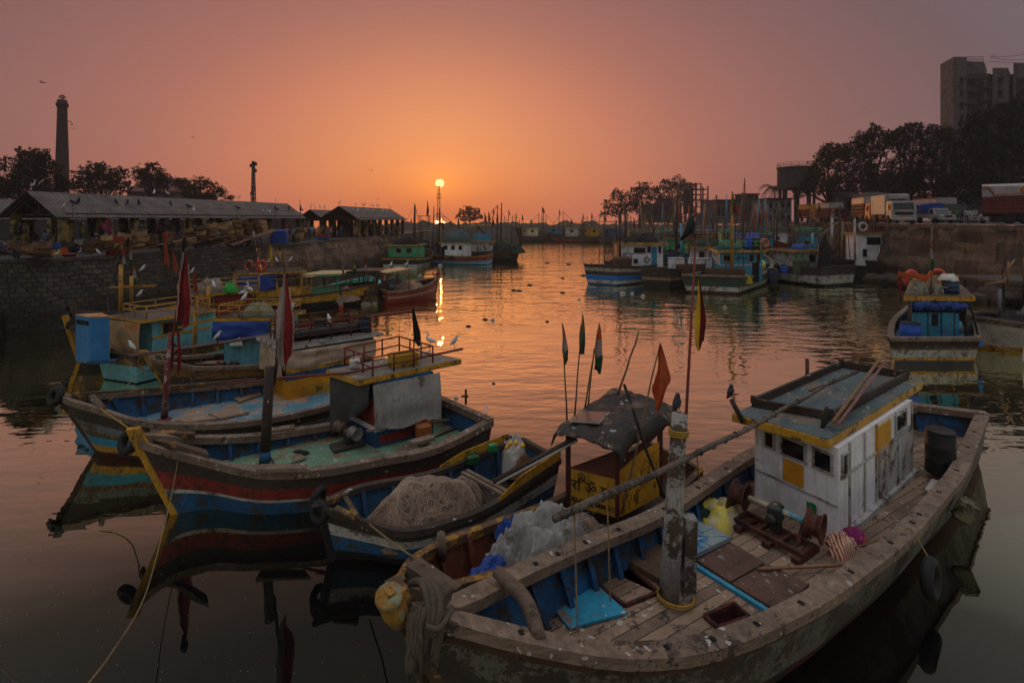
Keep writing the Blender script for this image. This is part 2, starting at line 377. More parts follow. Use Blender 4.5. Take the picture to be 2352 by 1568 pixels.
# ------------------------------------------------------------------ quays, walls, ground
QL, QR, RD = 4.5, 6.45, 6.6
M_stone_blk = None
def block_mat(name, col, mort, sx, sy, bump=1.0, streak=None, moss=None):
    k = N(name); tc = k.n('ShaderNodeTexCoord'); ob = tc.outputs['Object']; c = lin(col)
    br = k.n('ShaderNodeTexBrick'); br.inputs['Scale'].default_value = 1.0; br.inputs['Brick Width'].default_value = sx; br.inputs['Row Height'].default_value = sy
    br.inputs['Mortar Size'].default_value = 0.028; br.inputs['Mortar Smooth'].default_value = 0.5; br.inputs['Bias'].default_value = 0.0
    br.inputs['Color1'].default_value = (*[v * 0.55 for v in c], 1); br.inputs['Color2'].default_value = (*[v * 1.35 for v in c], 1); br.inputs['Mortar'].default_value = (*lin(mort), 1)
    wn = k.n('ShaderNodeTexNoise'); wn.inputs['Scale'].default_value = 0.9; k.l(tc.outputs['UV'], wn.inputs['Vector'])
    s = k.n('ShaderNodeVectorMath', operation='SCALE'); s.inputs['Scale'].default_value = 0.35; k.l(wn.outputs['Color'], s.inputs[0])
    a = k.n('ShaderNodeVectorMath', operation='ADD'); k.l(tc.outputs['UV'], a.inputs[0]); k.l(s.outputs[0], a.inputs[1]); k.l(a.outputs[0], br.inputs['Vector'])
    n = k.noise(ob, 0.5, 5, 0.7); n2 = k.noise(ob, 4.0, 4, 0.7)
    base = k.mix(k.ramp(n, 0.35, 0.65), br.outputs[0], k.mix(0.5, br.outputs[0], tuple(v * 0.35 for v in c)))
    base = k.mix(k.math('MULTIPLY', k.ramp(n2, 0.5, 0.7), 0.5), base, tuple(v * 0.4 for v in c))
    if streak: base = k.mix(k.math('MULTIPLY', k.ramp(k.noise(k.mapv(ob, (0.55, 0.55, 0.05)), 1.2, 4, 0.7), 0.54, 0.66), 0.8), base, lin(streak))
    sp = k.n('ShaderNodeSeparateXYZ'); k.l(tc.outputs['UV'], sp.inputs[0])
    tide = k.ramp(k.math('ADD', sp.outputs[1], k.math('MULTIPLY', n, 1.2)), 3.1, 1.6)
    base = k.mix(k.math('MULTIPLY', tide, 0.75), base, lin((26, 25, 22)))      # weed and wet below the tide mark
    b = k.n('ShaderNodeBsdfPrincipled'); k.l(base, b.inputs['Base Color']); b.inputs['Roughness'].default_value = 0.85; b.inputs['Specular IOR Level'].default_value = 0.2
    bp = k.n('ShaderNodeBump'); bp.inputs['Strength'].default_value = bump; bp.inputs['Distance'].default_value = 0.12
    k.l(k.math('ADD', k.math('MULTIPLY', br.outputs['Fac'], -0.8), k.math('ADD', n2, k.noise(ob, 1.6, 4))), bp.inputs['Height']); k.l(bp.outputs[0], b.inputs['Normal']); k.l(b.outputs[0], k.out.inputs[0])
    return k.m
def wall_strip(mb, pts, ztop, zbot, batter, nseg=1.2, rough=0.12, seed=0, nz=14):
    """wall face below a polyline (points on the top edge), leaning out by batter at the foot; to the right of its direction is the water"""
    pts = [V((p.x, p.y, 0)) for p in pts]; L = [0]
    for a, c in zip(pts, pts[1:]): L.append(L[-1] + (c - a).length)
    tot = L[-1]; nu = max(8, int(tot / nseg))
    def at(s):
        for i in range(len(pts) - 1):
            if s <= L[i + 1] or i == len(pts) - 2:
                t = (s - L[i]) / (L[i + 1] - L[i]); return pts[i].lerp(pts[i + 1], t), (pts[i + 1] - pts[i]).normalized()
    def fn(u, v):
        p, d = at(u * tot); n = V((d.y, -d.x, 0)); z = lerp(ztop, zbot, v)
        q = noise.fractal(V((u * tot * 0.45 + seed, z * 0.6, seed)), 0.9, 2.0, 4) * rough * (0.3 if v < 0.02 else 1)
        return p + n * (batter * v + q) + V((0, 0, z))
    mb.grid(fn, nu, nz, True, lambda u, v: (u * tot, lerp(ztop, zbot, v)))
    return at, tot
ground_m = paint('quay_paving', (62, 56, 52), 0.9, 0.4, wear=(40, 36, 33), wear_amt=0.4, wear_scale=0.5, bump=0.4)
LE = [P(-420, 628, QL), P(-60, 604, QL), P(0, 599, QL), P(117, 596, QL), P(262, 588, QL), P(387, 577, QL), P(588, 566, QL), P(700, 559, QL), P(763, 551, QL), P(850, 544.5, QL), P(895, 539, QL), P(962, 534, QL), P(968, 529, QL)]
m_lw1 = block_mat('black_ashlar', (86, 77, 67), (34, 30, 26), 0.5, 0.3, 1.0)
m_lw2 = block_mat('rock_face', (112, 90, 76), (40, 33, 28), 1.4, 0.9, 1.0, streak=(150, 112, 92))
b = MB(); wall_strip(b, LE[:7], QL, -0.8, 0.9, 0.7, 0.10, 1.0, 20)
b.mat(1); wall_strip(b, LE[6:], QL, -0.8, 1.6, 0.9, 0.55, 5.0, 16)
o = b.build('quay_wall', [m_lw1, m_lw2]); tag(o, 'dark stone block quay wall below the fish market sheds', 'wall')
# coping stones along the edge
b = MB()
for i in range(1, 7):
    a, c = LE[i], LE[i + 1]; n = max(1, int((c - a).length / 1.1)); d = (c - a).normalized(); nr = V((d.y, -d.x, 0))
    for j in range(n):
        p, q = a.lerp(c, j / n), a.lerp(c, (j + 0.97) / n); z = 0.05 + 0.03 * math.sin(j * 3.7 + i)
        b.beam(p - nr * 0.35 + V((0, 0, z - 0.1)), q - nr * 0.35 + V((0, 0, z - 0.1)), 0.8, 0.22)
o2 = b.build('coping', paint('coping_stone', (74, 66, 60), 0.9, 0.4, bump=0.5), o)
b = MB(); b.poly([V((p.x, p.y, QL)) for p in LE] + [V((-14, 112, QL)), V((-60, 118, QL)), V((-400, 330, QL)), V((-400, 10, QL))])
struct(b.build('quay_ground', ground_m))
# the right hand quay
RE = [V((120, 232, QR)), V((92, 172, QR)), V((66, 112, QR)), P(2046, 516, QR), P(2179, 518, QR), P(2296, 519.6, QR), V((42.6, 36, QR))]
m_rw = block_mat('patched_concrete', (104, 84, 70), (36, 29, 24), 2.6, 1.7, 1.0, streak=(40, 33, 28))
b = MB(); wall_strip(b, RE, QR, -0.8, 1.3, 0.8, 0.5, 9.0, 22)
o = b.build('quay_wall', m_rw); tag(o, 'patched grey concrete quay wall below the parked lorries', 'wall')
b = MB()
for i in range(2, 6):
    a, c = RE[i], RE[i + 1]; n = max(1, int((c - a).length / 1.3)); d = (c - a).normalized(); nr = V((d.y, -d.x, 0))
    for j in range(n):
        p, q = a.lerp(c, j / n), a.lerp(c, (j + 0.97) / n); z = 0.04 * math.sin(j * 2.9 + i)
        b.beam(p - nr * 0.3 + V((0, 0, z - 0.12)), q - nr * 0.3 + V((0, 0, z - 0.12)), 0.9, 0.4)
b.build('coping', paint('coping_concrete', (96, 82, 70), 0.9, 0.4, bump=0.5), o)
b = MB()
for i in range(70):                                        # fallen masonry along the foot of this wall
    t = random.Random(i).random(); r = random.Random(i * 7 + 1)
    p = RE[3].lerp(RE[6], t); b.ball((p.x - 0.9 - r.random() * 2.2, p.y - 0.5, 0.15 + 0.7 * r.random()), 0.35 + 0.55 * r.random(), 7, 5, (1.3, 1, 0.75), 0.7, i)
st = b.build('rubble', paint('rubble_stone', (78, 64, 54), 0.95, 0.5, bump=0.8)); st['kind'] = 'stuff'; st['label'] = 'fallen masonry blocks along the foot of the concrete quay wall'
b = MB(); b.poly([V((p.x + 0.7, p.y, RD)) for p in RE] + [V((500, 20, RD)), V((500, 420, RD)), V((140, 420, RD)), V((130, 300, RD))])
struct(b.build('road', paint('dusty_tarmac', (70, 62, 58), 0.92, 0.35, wear=(92, 82, 74), wear_amt=0.3, wear_scale=0.3)))
# land beyond the basin: the breakwater and the spit with trees
m_rock = paint('breakwater_rock', (70, 60, 52), 0.95, 0.5, bump=0.8)
def mound(name, pts, h, w, seed, n=60):
    """long rough bank along points"""
    b = MB(); pts = [V(p) for p in pts]; L = [0]
    for a, c in zip(pts, pts[1:]): L.append(L[-1] + (c - a).length)
    def fn(u, v):
        s = u * L[-1]; i = 0
        while i < len(pts) - 2 and s > L[i + 1]: i += 1
        t = (s - L[i]) / (L[i + 1] - L[i]); p = pts[i].lerp(pts[i + 1], t); d = (pts[i + 1] - pts[i]).normalized(); nn = V((d.y, -d.x, 0))
        hh = h * (1 + 0.30 * noise.fractal(V((s * 0.22, seed, v * 3)), 0.8, 2, 4))
        prof = max(0, math.sin(math.pi * v)) ** 0.55
        return p + nn * (w * (v - 0.5)) + V((0, 0, -0.6 + (hh + 0.6) * prof))
    b.grid(fn, n, 12, False)
    return struct(b.build(name, m_rock))
mound('breakwater', [(-62, 190, 0), (-30, 178, 0), (10, 186, 0), (52, 180, 0), (90, 170, 0)], 5.6, 22, 3.0, 120)
mound('rocky_shore', [(-24, 150, 0), (-12, 148, 0), (-2, 156, 0)], 5.3, 14, 8.0, 40)
b = MB(); b.poly([V((50, 192, 5.9)), V((66, 176, 5.9)), V((130, 176, 5.9)), V((135, 420, 5.9)), V((40, 420, 5.9))])
struct(b.build('headland', m_rock))
# ------------------------------------------------------------------ boat building
def spline(pts, n):
    """n points evenly along a smooth curve through pts"""
    pts = [V(p) for p in pts]
    q = [pts[0] * 2 - pts[1]] + pts + [pts[-1] * 2 - pts[-2]]
    out = []
    for i in range(1, len(q) - 2):
        a, b, c, d = q[i - 1:i + 3]
        for j in range(16):
            t = j / 16; out.append(0.5 * (2 * b + (c - a) * t + (2 * a - 5 * b + 4 * c - d) * t * t + (3 * b - a - 3 * c + d) * t ** 3))
    out.append(pts[-1])
    L = [0]
    for a, b in zip(out, out[1:]): L.append(L[-1] + (b - a).length)
    res = []; k = 0
    for i in range(n):
        s = L[-1] * i / (n - 1)
        while k < len(L) - 2 and L[k + 1] < s: k += 1
        t = (s - L[k]) / max(1e-9, L[k + 1] - L[k]); res.append(out[k].lerp(out[k + 1], min(1, t)))
    return res

WOOD = paint('weathered_timber', (134, 112, 94), 0.85, 0.35, wear=(64, 52, 44), wear_amt=0.35, wear_scale=2.0, spots=0.5, grain=(1, 1, 6), bump=0.5)
WOOD2 = paint('dark_timber', (66, 54, 46), 0.85, 0.4, wear=(40, 33, 28), wear_amt=0.3, spots=0.2, bump=0.5)
YEL = paint('mustard_paint', (196, 142, 26), 0.6, 0.3, wear=(84, 62, 38), wear_amt=0.4, wear_scale=3.0, streak=(70, 52, 34), streak_amt=0.5)
YEL2 = paint('worn_mustard_paint', (160, 114, 34), 0.7, 0.35, wear=(74, 58, 44), wear_amt=0.75, wear_scale=2.5)
BLU = paint('royal_blue_paint', (26, 84, 128), 0.65, 0.35, wear=(58, 52, 46), wear_amt=0.5, streak=(20, 40, 60), streak_amt=0.5)
CYAN = paint('turquoise_paint', (44, 142, 176), 0.6, 0.25, wear=(96, 84, 70), wear_amt=0.35, streak=(50, 70, 74), streak_amt=0.4)
CYAN2 = paint('pale_cyan_paint', (104, 172, 182), 0.6, 0.25, wear=(90, 84, 74), wear_amt=0.25, streak=(60, 70, 70), streak_amt=0.5)
RED = paint('oxide_red_paint', (140, 42, 30), 0.6, 0.3, wear=(60, 34, 28), wear_amt=0.4, streak=(44, 24, 20), streak_amt=0.5)
RED2 = paint('dark_red_antifouling', (84, 30, 26), 0.7, 0.35, wear=(46, 36, 32), wear_amt=0.5)
WHT = paint('white_paint', (230, 224, 226), 0.6, 0.12, wear=(112, 98, 86), wear_amt=0.16, wear_scale=4.0, streak=(120, 100, 86), streak_amt=0.28)
WHT2 = paint('scuffed_white_paint', (176, 172, 168), 0.65, 0.2, wear=(88, 80, 72), wear_amt=0.45, wear_scale=2.0, streak=(130, 80, 40), streak_amt=0.5)
GRN = paint('sea_green_paint', (70, 160, 110), 0.6, 0.25, wear=(80, 80, 66), wear_amt=0.25)
DGRN = paint('bottle_green_paint', (38, 66, 54), 0.6, 0.3, wear=(70, 48, 36), wear_amt=0.35, streak=(84, 50, 34), streak_amt=0.5)
BLK = paint('black_bitumen', (26, 25, 26), 0.6, 0.3, wear=(44, 42, 42), wear_amt=0.3)
RUST = paint('rusty_iron', (92, 48, 32), 0.8, 0.4, wear=(52, 30, 24), wear_amt=0.5, bump=0.5)
REDPIPE = paint('red_oxide_pipe', (120, 42, 34), 0.6, 0.3, wear=(70, 46, 36), wear_amt=0.4)
YPIPE = paint('yellow_pipe', (176, 126, 40), 0.6, 0.3, wear=(84, 66, 44), wear_amt=0.4)
STEEL = paint('grey_steel', (96, 96, 98), 0.5, 0.3, metal=0.4)
GLASS = paint('dark_glass', (16, 16, 18), 0.12, 0.1, bump=0.0, spec=0.6)
DARK = paint('dark_interior', (14, 12, 11), 0.9, 0.2, bump=0.0)  # near-black colour giving the shade inside openings; also plain dark lids
ROPE = paint('hemp_rope', (142, 116, 76), 0.9, 0.35, bump=0.6, bscale=80)
ROPEY = paint('yellow_rope', (178, 138, 48), 0.9, 0.3, bump=0.6, bscale=80)
TYRE = paint('tyre_rubber', (26, 25, 25), 0.75, 0.3, wear=(70, 66, 62), wear_amt=0.12, bump=0.4)
GREYTARP = paint('grey_tarpaulin', (150, 146, 140), 0.75, 0.2, wear=(96, 88, 78), wear_amt=0.3, wear_scale=1.5, streak=(88, 80, 72), streak_amt=0.4)
BLUETARP = paint('blue_tarpaulin', (20, 62, 140), 0.55, 0.25, wear=(14, 40, 96), wear_amt=0.3)
BLACKTARP = paint('black_tarpaulin', (54, 48, 43), 0.7, 0.4, wear=(104, 82, 66), wear_amt=0.4, wear_scale=1.5, spots=0.35)
TANTARP = paint('tan_sacking', (178, 140, 92), 0.8, 0.25, wear=(176, 96, 50), wear_amt=0.4, wear_scale=0.8)
NETB = paint('brown_net', (146, 118, 98), 0.95, 0.45, wear=(84, 70, 60), wear_amt=0.5, wear_scale=6, bump=1.0, bscale=60)
NETG = paint('green_net', (34, 58, 48), 0.95, 0.45, wear=(20, 34, 30), wear_amt=0.5, wear_scale=6, bump=1.0, bscale=60)
NETD = paint('dark_net', (36, 32, 30), 0.95, 0.45, bump=1.0, bscale=60)
DRUMB = paint('blue_plastic', (26, 78, 170), 0.45, 0.15)
DRUMK = paint('black_plastic', (32, 31, 32), 0.5, 0.25, wear=(64, 58, 54), wear_amt=0.2)
WHITEP = paint('white_plastic', (196, 190, 180), 0.5, 0.15, wear=(130, 116, 100), wear_amt=0.25)
FABRED = paint('red_flag_cloth', (128, 32, 34), 0.8, 0.25, trans=0.35, bump=0.1)
FABMAR = paint('maroon_flag_cloth', (98, 28, 34), 0.8, 0.25, trans=0.35, bump=0.1)
FABWHT = paint('white_flag_cloth', (156, 148, 144), 0.8, 0.2, trans=0.35, bump=0.1)
FABORA = paint('saffron_flag_cloth', (172, 80, 40), 0.8, 0.25, trans=0.4, bump=0.1)
FABGRN = paint('green_flag_cloth', (34, 84, 50), 0.8, 0.25, trans=0.35, bump=0.1)
FABYEL = paint('yellow_flag_cloth', (206, 176, 30), 0.8, 0.25, trans=0.35, bump=0.1)
FABBLK = paint('black_flag_cloth', (36, 33, 30), 0.8, 0.25, trans=0.25, bump=0.1)
FRINGE = paint('pink_fringe', (176, 140, 128), 0.85, 0.2, bump=0.1)
BAMBOO = paint('bamboo_pole', (138, 104, 72), 0.7, 0.3, wear=(86, 64, 46), wear_amt=0.4)
DECKB = paint('blue_painted_deck', (84, 128, 146), 0.7, 0.3, wear=(150, 118, 92), wear_amt=0.55, wear_scale=1.2, spots=0.7)
DECKG = paint('green_painted_deck', (104, 138, 112), 0.7, 0.3, wear=(120, 92, 68), wear_amt=0.5, wear_scale=1.6, spots=0.9)
DECKW = paint('plank_deck', (138, 112, 92), 0.85, 0.3, wear=(70, 56, 46), wear_amt=0.35, spots=1.0, planks=0.2, bump=0.5)
DECKC = paint('cyan_deck', (70, 142, 160), 0.65, 0.3, wear=(130, 110, 92), wear_amt=0.3, spots=0.6)

class Hull:
    """an open wooden hull between two gunwale curves (bow first); near is drawn with w = +1 and far with w = -1"""
    def __init__(s, near, far, n=30):
        s.n = n; s.A = spline(near, n); s.B = spline(far, n)
        s.ax = ((s.A[0] + s.B[0]) / 2 - (s.A[-1] + s.B[-1]) / 2); s.ax.z = 0; s.ax.normalize()
        s.bow = (s.A[0] + s.B[0]) / 2
        s.L = ((s.A[0] + s.B[0]) / 2 - (s.A[-1] + s.B[-1]) / 2).length
    def pt(s, t, w, z=None, dz=0.0):
        x = t * (s.n - 1); i = min(s.n - 2, max(0, int(x))); f = x - i
        a = s.A[i].lerp(s.A[i + 1], f); b = s.B[i].lerp(s.B[i + 1], f)
        p = (a + b) / 2 + (a - b) / 2 * w
        p.z = (z if z is not None else p.z) + dz
        return p
    def zr(s, t): return s.pt(t, 0).z
    def side(s, t, w, q, rake, flare, deep):
        """point on the skin: q = 1 at the rail, 0 at the waterline, negative below"""
        p = s.pt(t, 1.0 if w > 0 else -1.0); c = s.pt(t, 0.0); zr = p.z
        z = zr * q if q >= 0 else q * deep
        k = 1 - flare * (1 - max(q, 0)) ** 1.4 * (1.35 - 0.6 * t)
        if q < 0: k *= (1 + q) ** 0.6 if q > -1 else 0.0
        p = c + (p - c) * max(k, 0.03)
        p -= s.ax * (rake * (1 - q) * max(0, 1 - t * 2.6) ** 1.5)
        p += s.ax * (0.18 * (1 - q) * max(0, t - 0.8) / 0.2)
        p.z = z
        return p
    def build(s, root, bands, deck_z, mats=None, rail=WOOD, inner=BLU, deck=DECKB, rake=0.9, flare=0.22, deep=0.9, rw=0.2, rh=0.11, holes=(), rib=True, deckt=(0.03, 1.0), iw=0.93, railcol=None, stem=None, stemtop=0.45, uvdir=True, ribm=None):
        """bands: [(upper q, lower q, material), ...] from the rail down"""
        ms = [m for _, _, m in bands]
        b = MB(); n = s.n
        for k, (q0, q1, m) in enumerate(bands):
            b.mat(k); st = 4 if abs(q0 - q1) > 0.5 else 2
            for w in (1, -1):
                b.grid(lambda u, v: s.side(u, w, lerp(q0, q1, v), rake, flare, deep), n - 1, st, True, lambda u, v: (u * s.L, lerp(q0, q1, v) * 1.4), flip=(w < 0))
            b.grid(lambda u, v: s.side(1.0, 1, lerp(q0, q1, v), rake, flare, deep).lerp(s.side(1.0, -1, lerp(q0, q1, v), rake, flare, deep), u), 4, st, True)
        hull = b.build('hull', ms, root)
        # plank on top of the sides
        b = MB()
        for w in (1, -1):
            def fn(u, v, w=w):
                p = s.pt(u, w); c = s.pt(u, 0); d = (p - c); d.z = 0; hb = max(d.length, 0.02); d.normalize()
                k = [(0.04, -rh), (0.045, 0.03), (-min(rw, hb * 0.95), 0.03), (-min(rw, hb * 0.95), -rh)][int(round(v * 4)) % 4]
                return p + d * k[0] + V((0, 0, k[1]))
            b.grid(fn, n - 1, 4, False, lambda u, v: (u * s.L, v), flip=(w < 0))
        p, q = s.pt(1, 1), s.pt(1, -1); b.beam(p + s.ax * 0.06 + V((0, 0, -0.03)), q + s.ax * 0.06 + V((0, 0, -0.03)), rw * 1.05, rh + 0.05)
        b.build('gunwale', rail, root)
        # inside of the bulwark with its frames
        def inn(t, w, z, g=0.035):
            p = s.side(t, w, min(1.0, max(0.02, z / s.pt(t, w).z)), rake, flare, deep); c = s.pt(t, 0.0); c.z = p.z; sh = s.ax * (rake * (1 - max(0.02, z / s.zr(t))) * max(0, 1 - t * 2.6) ** 1.5); c -= sh
            d = p - c; l = d.length; return c + d * max(0.1, (l - g) / max(l, 1e-4))
        b = MB(); zd = (lambda t: deck_z(t)) if callable(deck_z) else (lambda t: deck_z)
        for w in (1, -1):
            b.mat(0); b.grid(lambda u, v: inn(lerp(deckt[0], 1, u), w, lerp(s.zr(lerp(deckt[0], 1, u)) - 0.03, zd(u) - 0.02, v)), n, 3, True, flip=(w > 0))
            if rib:
                b.mat(1); nr = max(5, int(s.L / 0.75))
                for i in range(1, nr):
                    t = lerp(deckt[0] + 0.06, 0.97, i / nr); top = inn(t, w, s.zr(t) - 0.06, 0.10); bot = inn(t, w, zd(t), 0.12)
                    b.beam(top, bot, 0.10, 0.09, s.ax)
        p = [s.pt(1, 1, dz=-0.03), s.pt(1, -1, dz=-0.03)]; f = [s.pt(1, 1, zd(1)), s.pt(1, -1, zd(1))]
        o = s.ax * 0.08; o2 = s.ax * (0.09 + 0.18 * (1 - zd(1) / s.zr(1))); b.mat(0); b.add([p[0].lerp(p[1], .02) + o, p[1].lerp(p[0], .02) + o, f[1].lerp(f[0], .12) + o2, f[0].lerp(f[1], .12) + o2], [(0, 1, 2, 3)])
        b.build('bulwark', [inner, ribm or inner], root)
        b = MB(); m = 22
        L1 = [inn(lerp(deckt[0], deckt[1], i / m), 1, zd(i / m)) for i in range(m + 1)]
        L2 = [inn(lerp(deckt[0], deckt[1], i / m), -1, zd(i / m)) for i in range(m + 1)]
        if callable(deck_z) and not holes:
            b.grid(lambda u, v: L1[int(round(u * m))].lerp(L2[int(round(u * m))], v), m, 4, False, lambda u, v: (u * s.L, v * 3))
        else:
            b.poly(L1 + L2[::-1], holes)
            a = math.atan2(s.ax.y, s.ax.x)
            for i, u in enumerate(b.uv):
                if u: b.uv[i] = [(x * math.cos(a) + y * math.sin(a), -x * math.sin(a) + y * math.cos(a)) for x, y in u]
        b.build('deck', deck, root)
        if stem:
            b = MB(); d = V((s.ax.x, s.ax.y, 0))
            pts = [s.bow + d * 0.10 + V((0, 0, stemtop)), s.bow + d * 0.02, s.side(0, 1, 0.5, rake, flare, deep).lerp(s.side(0, -1, 0.5, rake, flare, deep), .5) + d * 0.03, s.side(0, 1, 0, rake, flare, deep).lerp(s.side(0, -1, 0, rake, flare, deep), .5) + d * 0.03, s.side(0, 1, -0.5, rake, flare, deep) + d * 0.02]
            sd = V((-d.y, d.x, 0))
            ws = [0.17, 0.15, 0.12, 0.11, 0.1]
            vs = []
            for p, w_ in zip(pts, ws): vs += [p + sd * w_ / 2 + d * 0.12, p - sd * w_ / 2 + d * 0.12, p - sd * w_ / 2 - d * 0.14, p + sd * w_ / 2 - d * 0.14]
            fs = [(0, 1, 2, 3), (16, 19, 18, 17)]
            for i in range(4):
                for j in range(4): fs.append((i * 4 + j, i * 4 + 4 + j, i * 4 + 4 + (j + 1) % 4, i * 4 + (j + 1) % 4))
            b.add(vs, fs); b.build('stem', stem, root)
        return hull

def rails(bow, sn, sf, zb, zm, zs, bulge=0.10, split=0.0):
    """gunwales of a boat from its bow and the two corners of its stern (plan positions)"""
    bow, sn, sf = V((*bow, 0)), V((*sn, 0)), V((*sf, 0)); c = (sn + sf) / 2; ax = (bow - c); L = ax.length; ax.normalize(); B = (sn - sf).length
    out = []
    for st in (sn, sf):
        d = (st - c).normalized(); pts = []
        for t in (0, .12, .28, .5, .75, 1):
            wv = {0: 0.03, .12: 0.62, .28: 1.02, .5: 1.16, .75: 1.12, 1: 1.0}[t]
            p = bow.lerp(c, t) + d * (B / 2) * wv; z = zb * (1 - t) ** 2 + zs * t * t + 2 * t * (1 - t) * (2 * zm - (zb + zs) / 2); pts.append(V((p.x, p.y, z)))
        out.append(pts)
    return out

def window(cab, c, u, w, h, fm=WHT, pm=GLASS, t=0.05, out=None, name='window'):
    """framed window: c centre on the wall, u along the wall; pane set a little proud"""
    u = V(u).normalized(); n = out; b = MB(); z = V((0, 0, 1)); q = c + n * 0.012
    b.mat(1); b.add([q - u * w / 2 - z * h / 2, q + u * w / 2 - z * h / 2, q + u * w / 2 + z * h / 2, q - u * w / 2 + z * h / 2], [(0, 1, 2, 3)])
    if fm:
        b.mat(0); f = c + n * 0.022
        b.beam(f - u * (w / 2 + t) + z * h / 2, f + u * (w / 2 + t) + z * h / 2, 0.05, t); b.beam(f - u * (w / 2 + t) - z * h / 2, f + u * (w / 2 + t) - z * h / 2, 0.05, t)
        b.beam(f - u * w / 2 - z * h / 2, f - u * w / 2 + z * h / 2, 0.045, t, n); b.beam(f + u * w / 2 - z * h / 2, f + u * w / 2 + z * h / 2, 0.045, t, n)
    return b.build(name, [fm or WHT, pm], cab)

class Cabin:
    """deck house on four base corners (counter clockwise or not), with flat overhanging roof"""
    def __init__(s, root, base, z0, z1, wall, roof=None, fascia=None, over=0.3, rt=0.14, roofpts=None, bands=None, openz=None, post=None, name='cabin'):
        base = [V((p[0], p[1], z0)) for p in base]
        ar = sum(base[i].x * base[(i + 1) % 4].y - base[(i + 1) % 4].x * base[i].y for i in range(4))
        s.rev = ar < 0
        s.b = base; s.z0, s.z1 = z0, z1; b = MB(); ms = [wall]
        ctr = sum(base, V()) / 4; s.ctr = ctr
        bands = bands or [(z0, openz if openz else z1, wall)]
        ms = []
        for k, (a, c, m) in enumerate(bands):
            ms.append(m); b.mat(k)
            for i in range(4):
                p, q = base[i], base[(i + 1) % 4]
                b.add([V((p.x, p.y, a)), V((q.x, q.y, a)), V((q.x, q.y, c)), V((p.x, p.y, c))], [(0, 1, 2, 3) if not s.rev else (3, 2, 1, 0)])
        if openz:
            ms.append(post or wall); b.mat(len(ms) - 1)
            for p in base: b.beam(V((p.x, p.y, z0)), V((p.x, p.y, z1)), 0.09, 0.09, (ctr - p))
            b.add([V((p.x, p.y, openz - 0.02)) for p in base], [(0, 1, 2, 3) if not s.rev else (3, 2, 1, 0)])
        else: b.add([V((p.x, p.y, z1 - 0.01)) for p in base], [(0, 1, 2, 3)])
        s.o = b.build(name, ms, root)
        if roof:
            rp = [V((p[0], p[1], z1)) for p in roofpts] if roofpts else [V((p.x, p.y, z1)) + ((p - ctr) * V((1, 1, 0)) if False else (V((p.x, p.y, 0)) - V((ctr.x, ctr.y, 0))).normalized() * over * 1.4) for p in base]
            s.rp = rp; b = MB()
            ar = sum(rp[i].x * rp[(i + 1) % 4].y - rp[(i + 1) % 4].x * rp[i].y for i in range(4))
            if ar < 0: rp = rp[::-1]
            b.mat(1); b.slab(rp, rt); b.mat(0); b.slab([p.lerp(sum(rp, V()) / 4, 0.015) for p in rp], 0.015, rt)
            s.roof = b.build('roof', [roof, fascia or roof], s.o); s.zt = z1 + rt + 0.015
    def wall(s, i):
        p, q = s.b[i], s.b[(i + 1) % 4]; u = (q - p); L = u.length; u.normalize(); n = V((u.y, -u.x, 0))
        if n.dot((p + q) / 2 - s.ctr) < 0: n = -n
        return p, u, L, n
    def win(s, i, f, z, w, h, **kw):
        """window on wall i at fraction f, centre height z"""
        p, u, L, n = s.wall(i); c = p + u * (L * f); c.z = z
        return window(s.o, c, u, w, h, out=n, **kw)
    def panel(s, i, f, z, w, h, m, name='panel', t=0.02):
        p, u, L, n = s.wall(i); c = p + u * (L * f) + n * (t / 2 + 0.002); c.z = z
        b = MB(); b.beam(c - u * w / 2, c + u * w / 2, t, h); return b.build(name, m, s.o)

def flagpoles(root, name, a, b_, r0, r1, m, n=6):
    b = MB(); a, b_ = V(a), V(b_); pts = [a.lerp(b_, i / 5) + V((noise.noise(V((i * 1.3, a.x, a.y))) * r0 * 1.2, 0, 0)) for i in range(6)]
    b.tube(pts, [lerp(r0, r1, i / 5) for i in range(6)], n); return b.build(name, m, root)
def flag(root, top, L, w, mats, side=V((1, 0, 0)), down=V((0, 0, -1)), split='v', folds=3, seed=0, name='flag', fringe=None, cut=0.0, w0=0.06):
    """limp pennant hanging from top: L long, w wide at its foot; mats side by side (split u) or one below the other (split v)"""
    b = MB(); k = len(mats); top = V(top); side = V(side).normalized(); down = V(down).normalized(); nr = side.cross(down)
    def fn(u, v):
        ww = w * lerp(w0, 1, v ** 0.8)
        x = (u - 0.15 + .06 * math.sin(u * 9 + v * 7 + seed)) * ww * (1 - .35 * max(0, v - .72) / .28); dep = (math.sin(u * math.pi * folds * 1.6 + seed + 1.5 * v) * 0.15 + math.sin(u * 13 + seed * 3 + 4 * v) * 0.05) * ww + noise.noise(V((u * 3, v * 4, seed))) * 0.2 * ww
        tail = v * L * (1 - cut * abs(u - 0.5) * 1.2) + (0.06 * L * math.sin(u * 5 + seed) if v > 0.9 else 0)
        return top + side * (x + 0.1 * ww * math.sin(v * 5 + seed)) + down * tail + nr * dep
    for i in range(k):
        b.mat(i)
        if split == 'u': b.grid(lambda u, v: fn((i + u) / k, v), 6, 12, True)
        else: b.grid(lambda u, v: fn(u, (i + v) / k), 9, 6, True)
    ms = list(mats)
    if fringe:
        b.mat(k); ms.append(fringe)
        for u0 in (0.0, 1.0):
            pts = [fn(u0, j / 16) + side * (0.03 * w * math.sin(j * 2.3) + (0.02 * w if u0 else -0.02 * w)) for j in range(3, 17)]
            b.tube(pts, 0.028 * w * 1.6, 5, flat=[0.4] * len(pts))
    return b.build(name, ms, root)
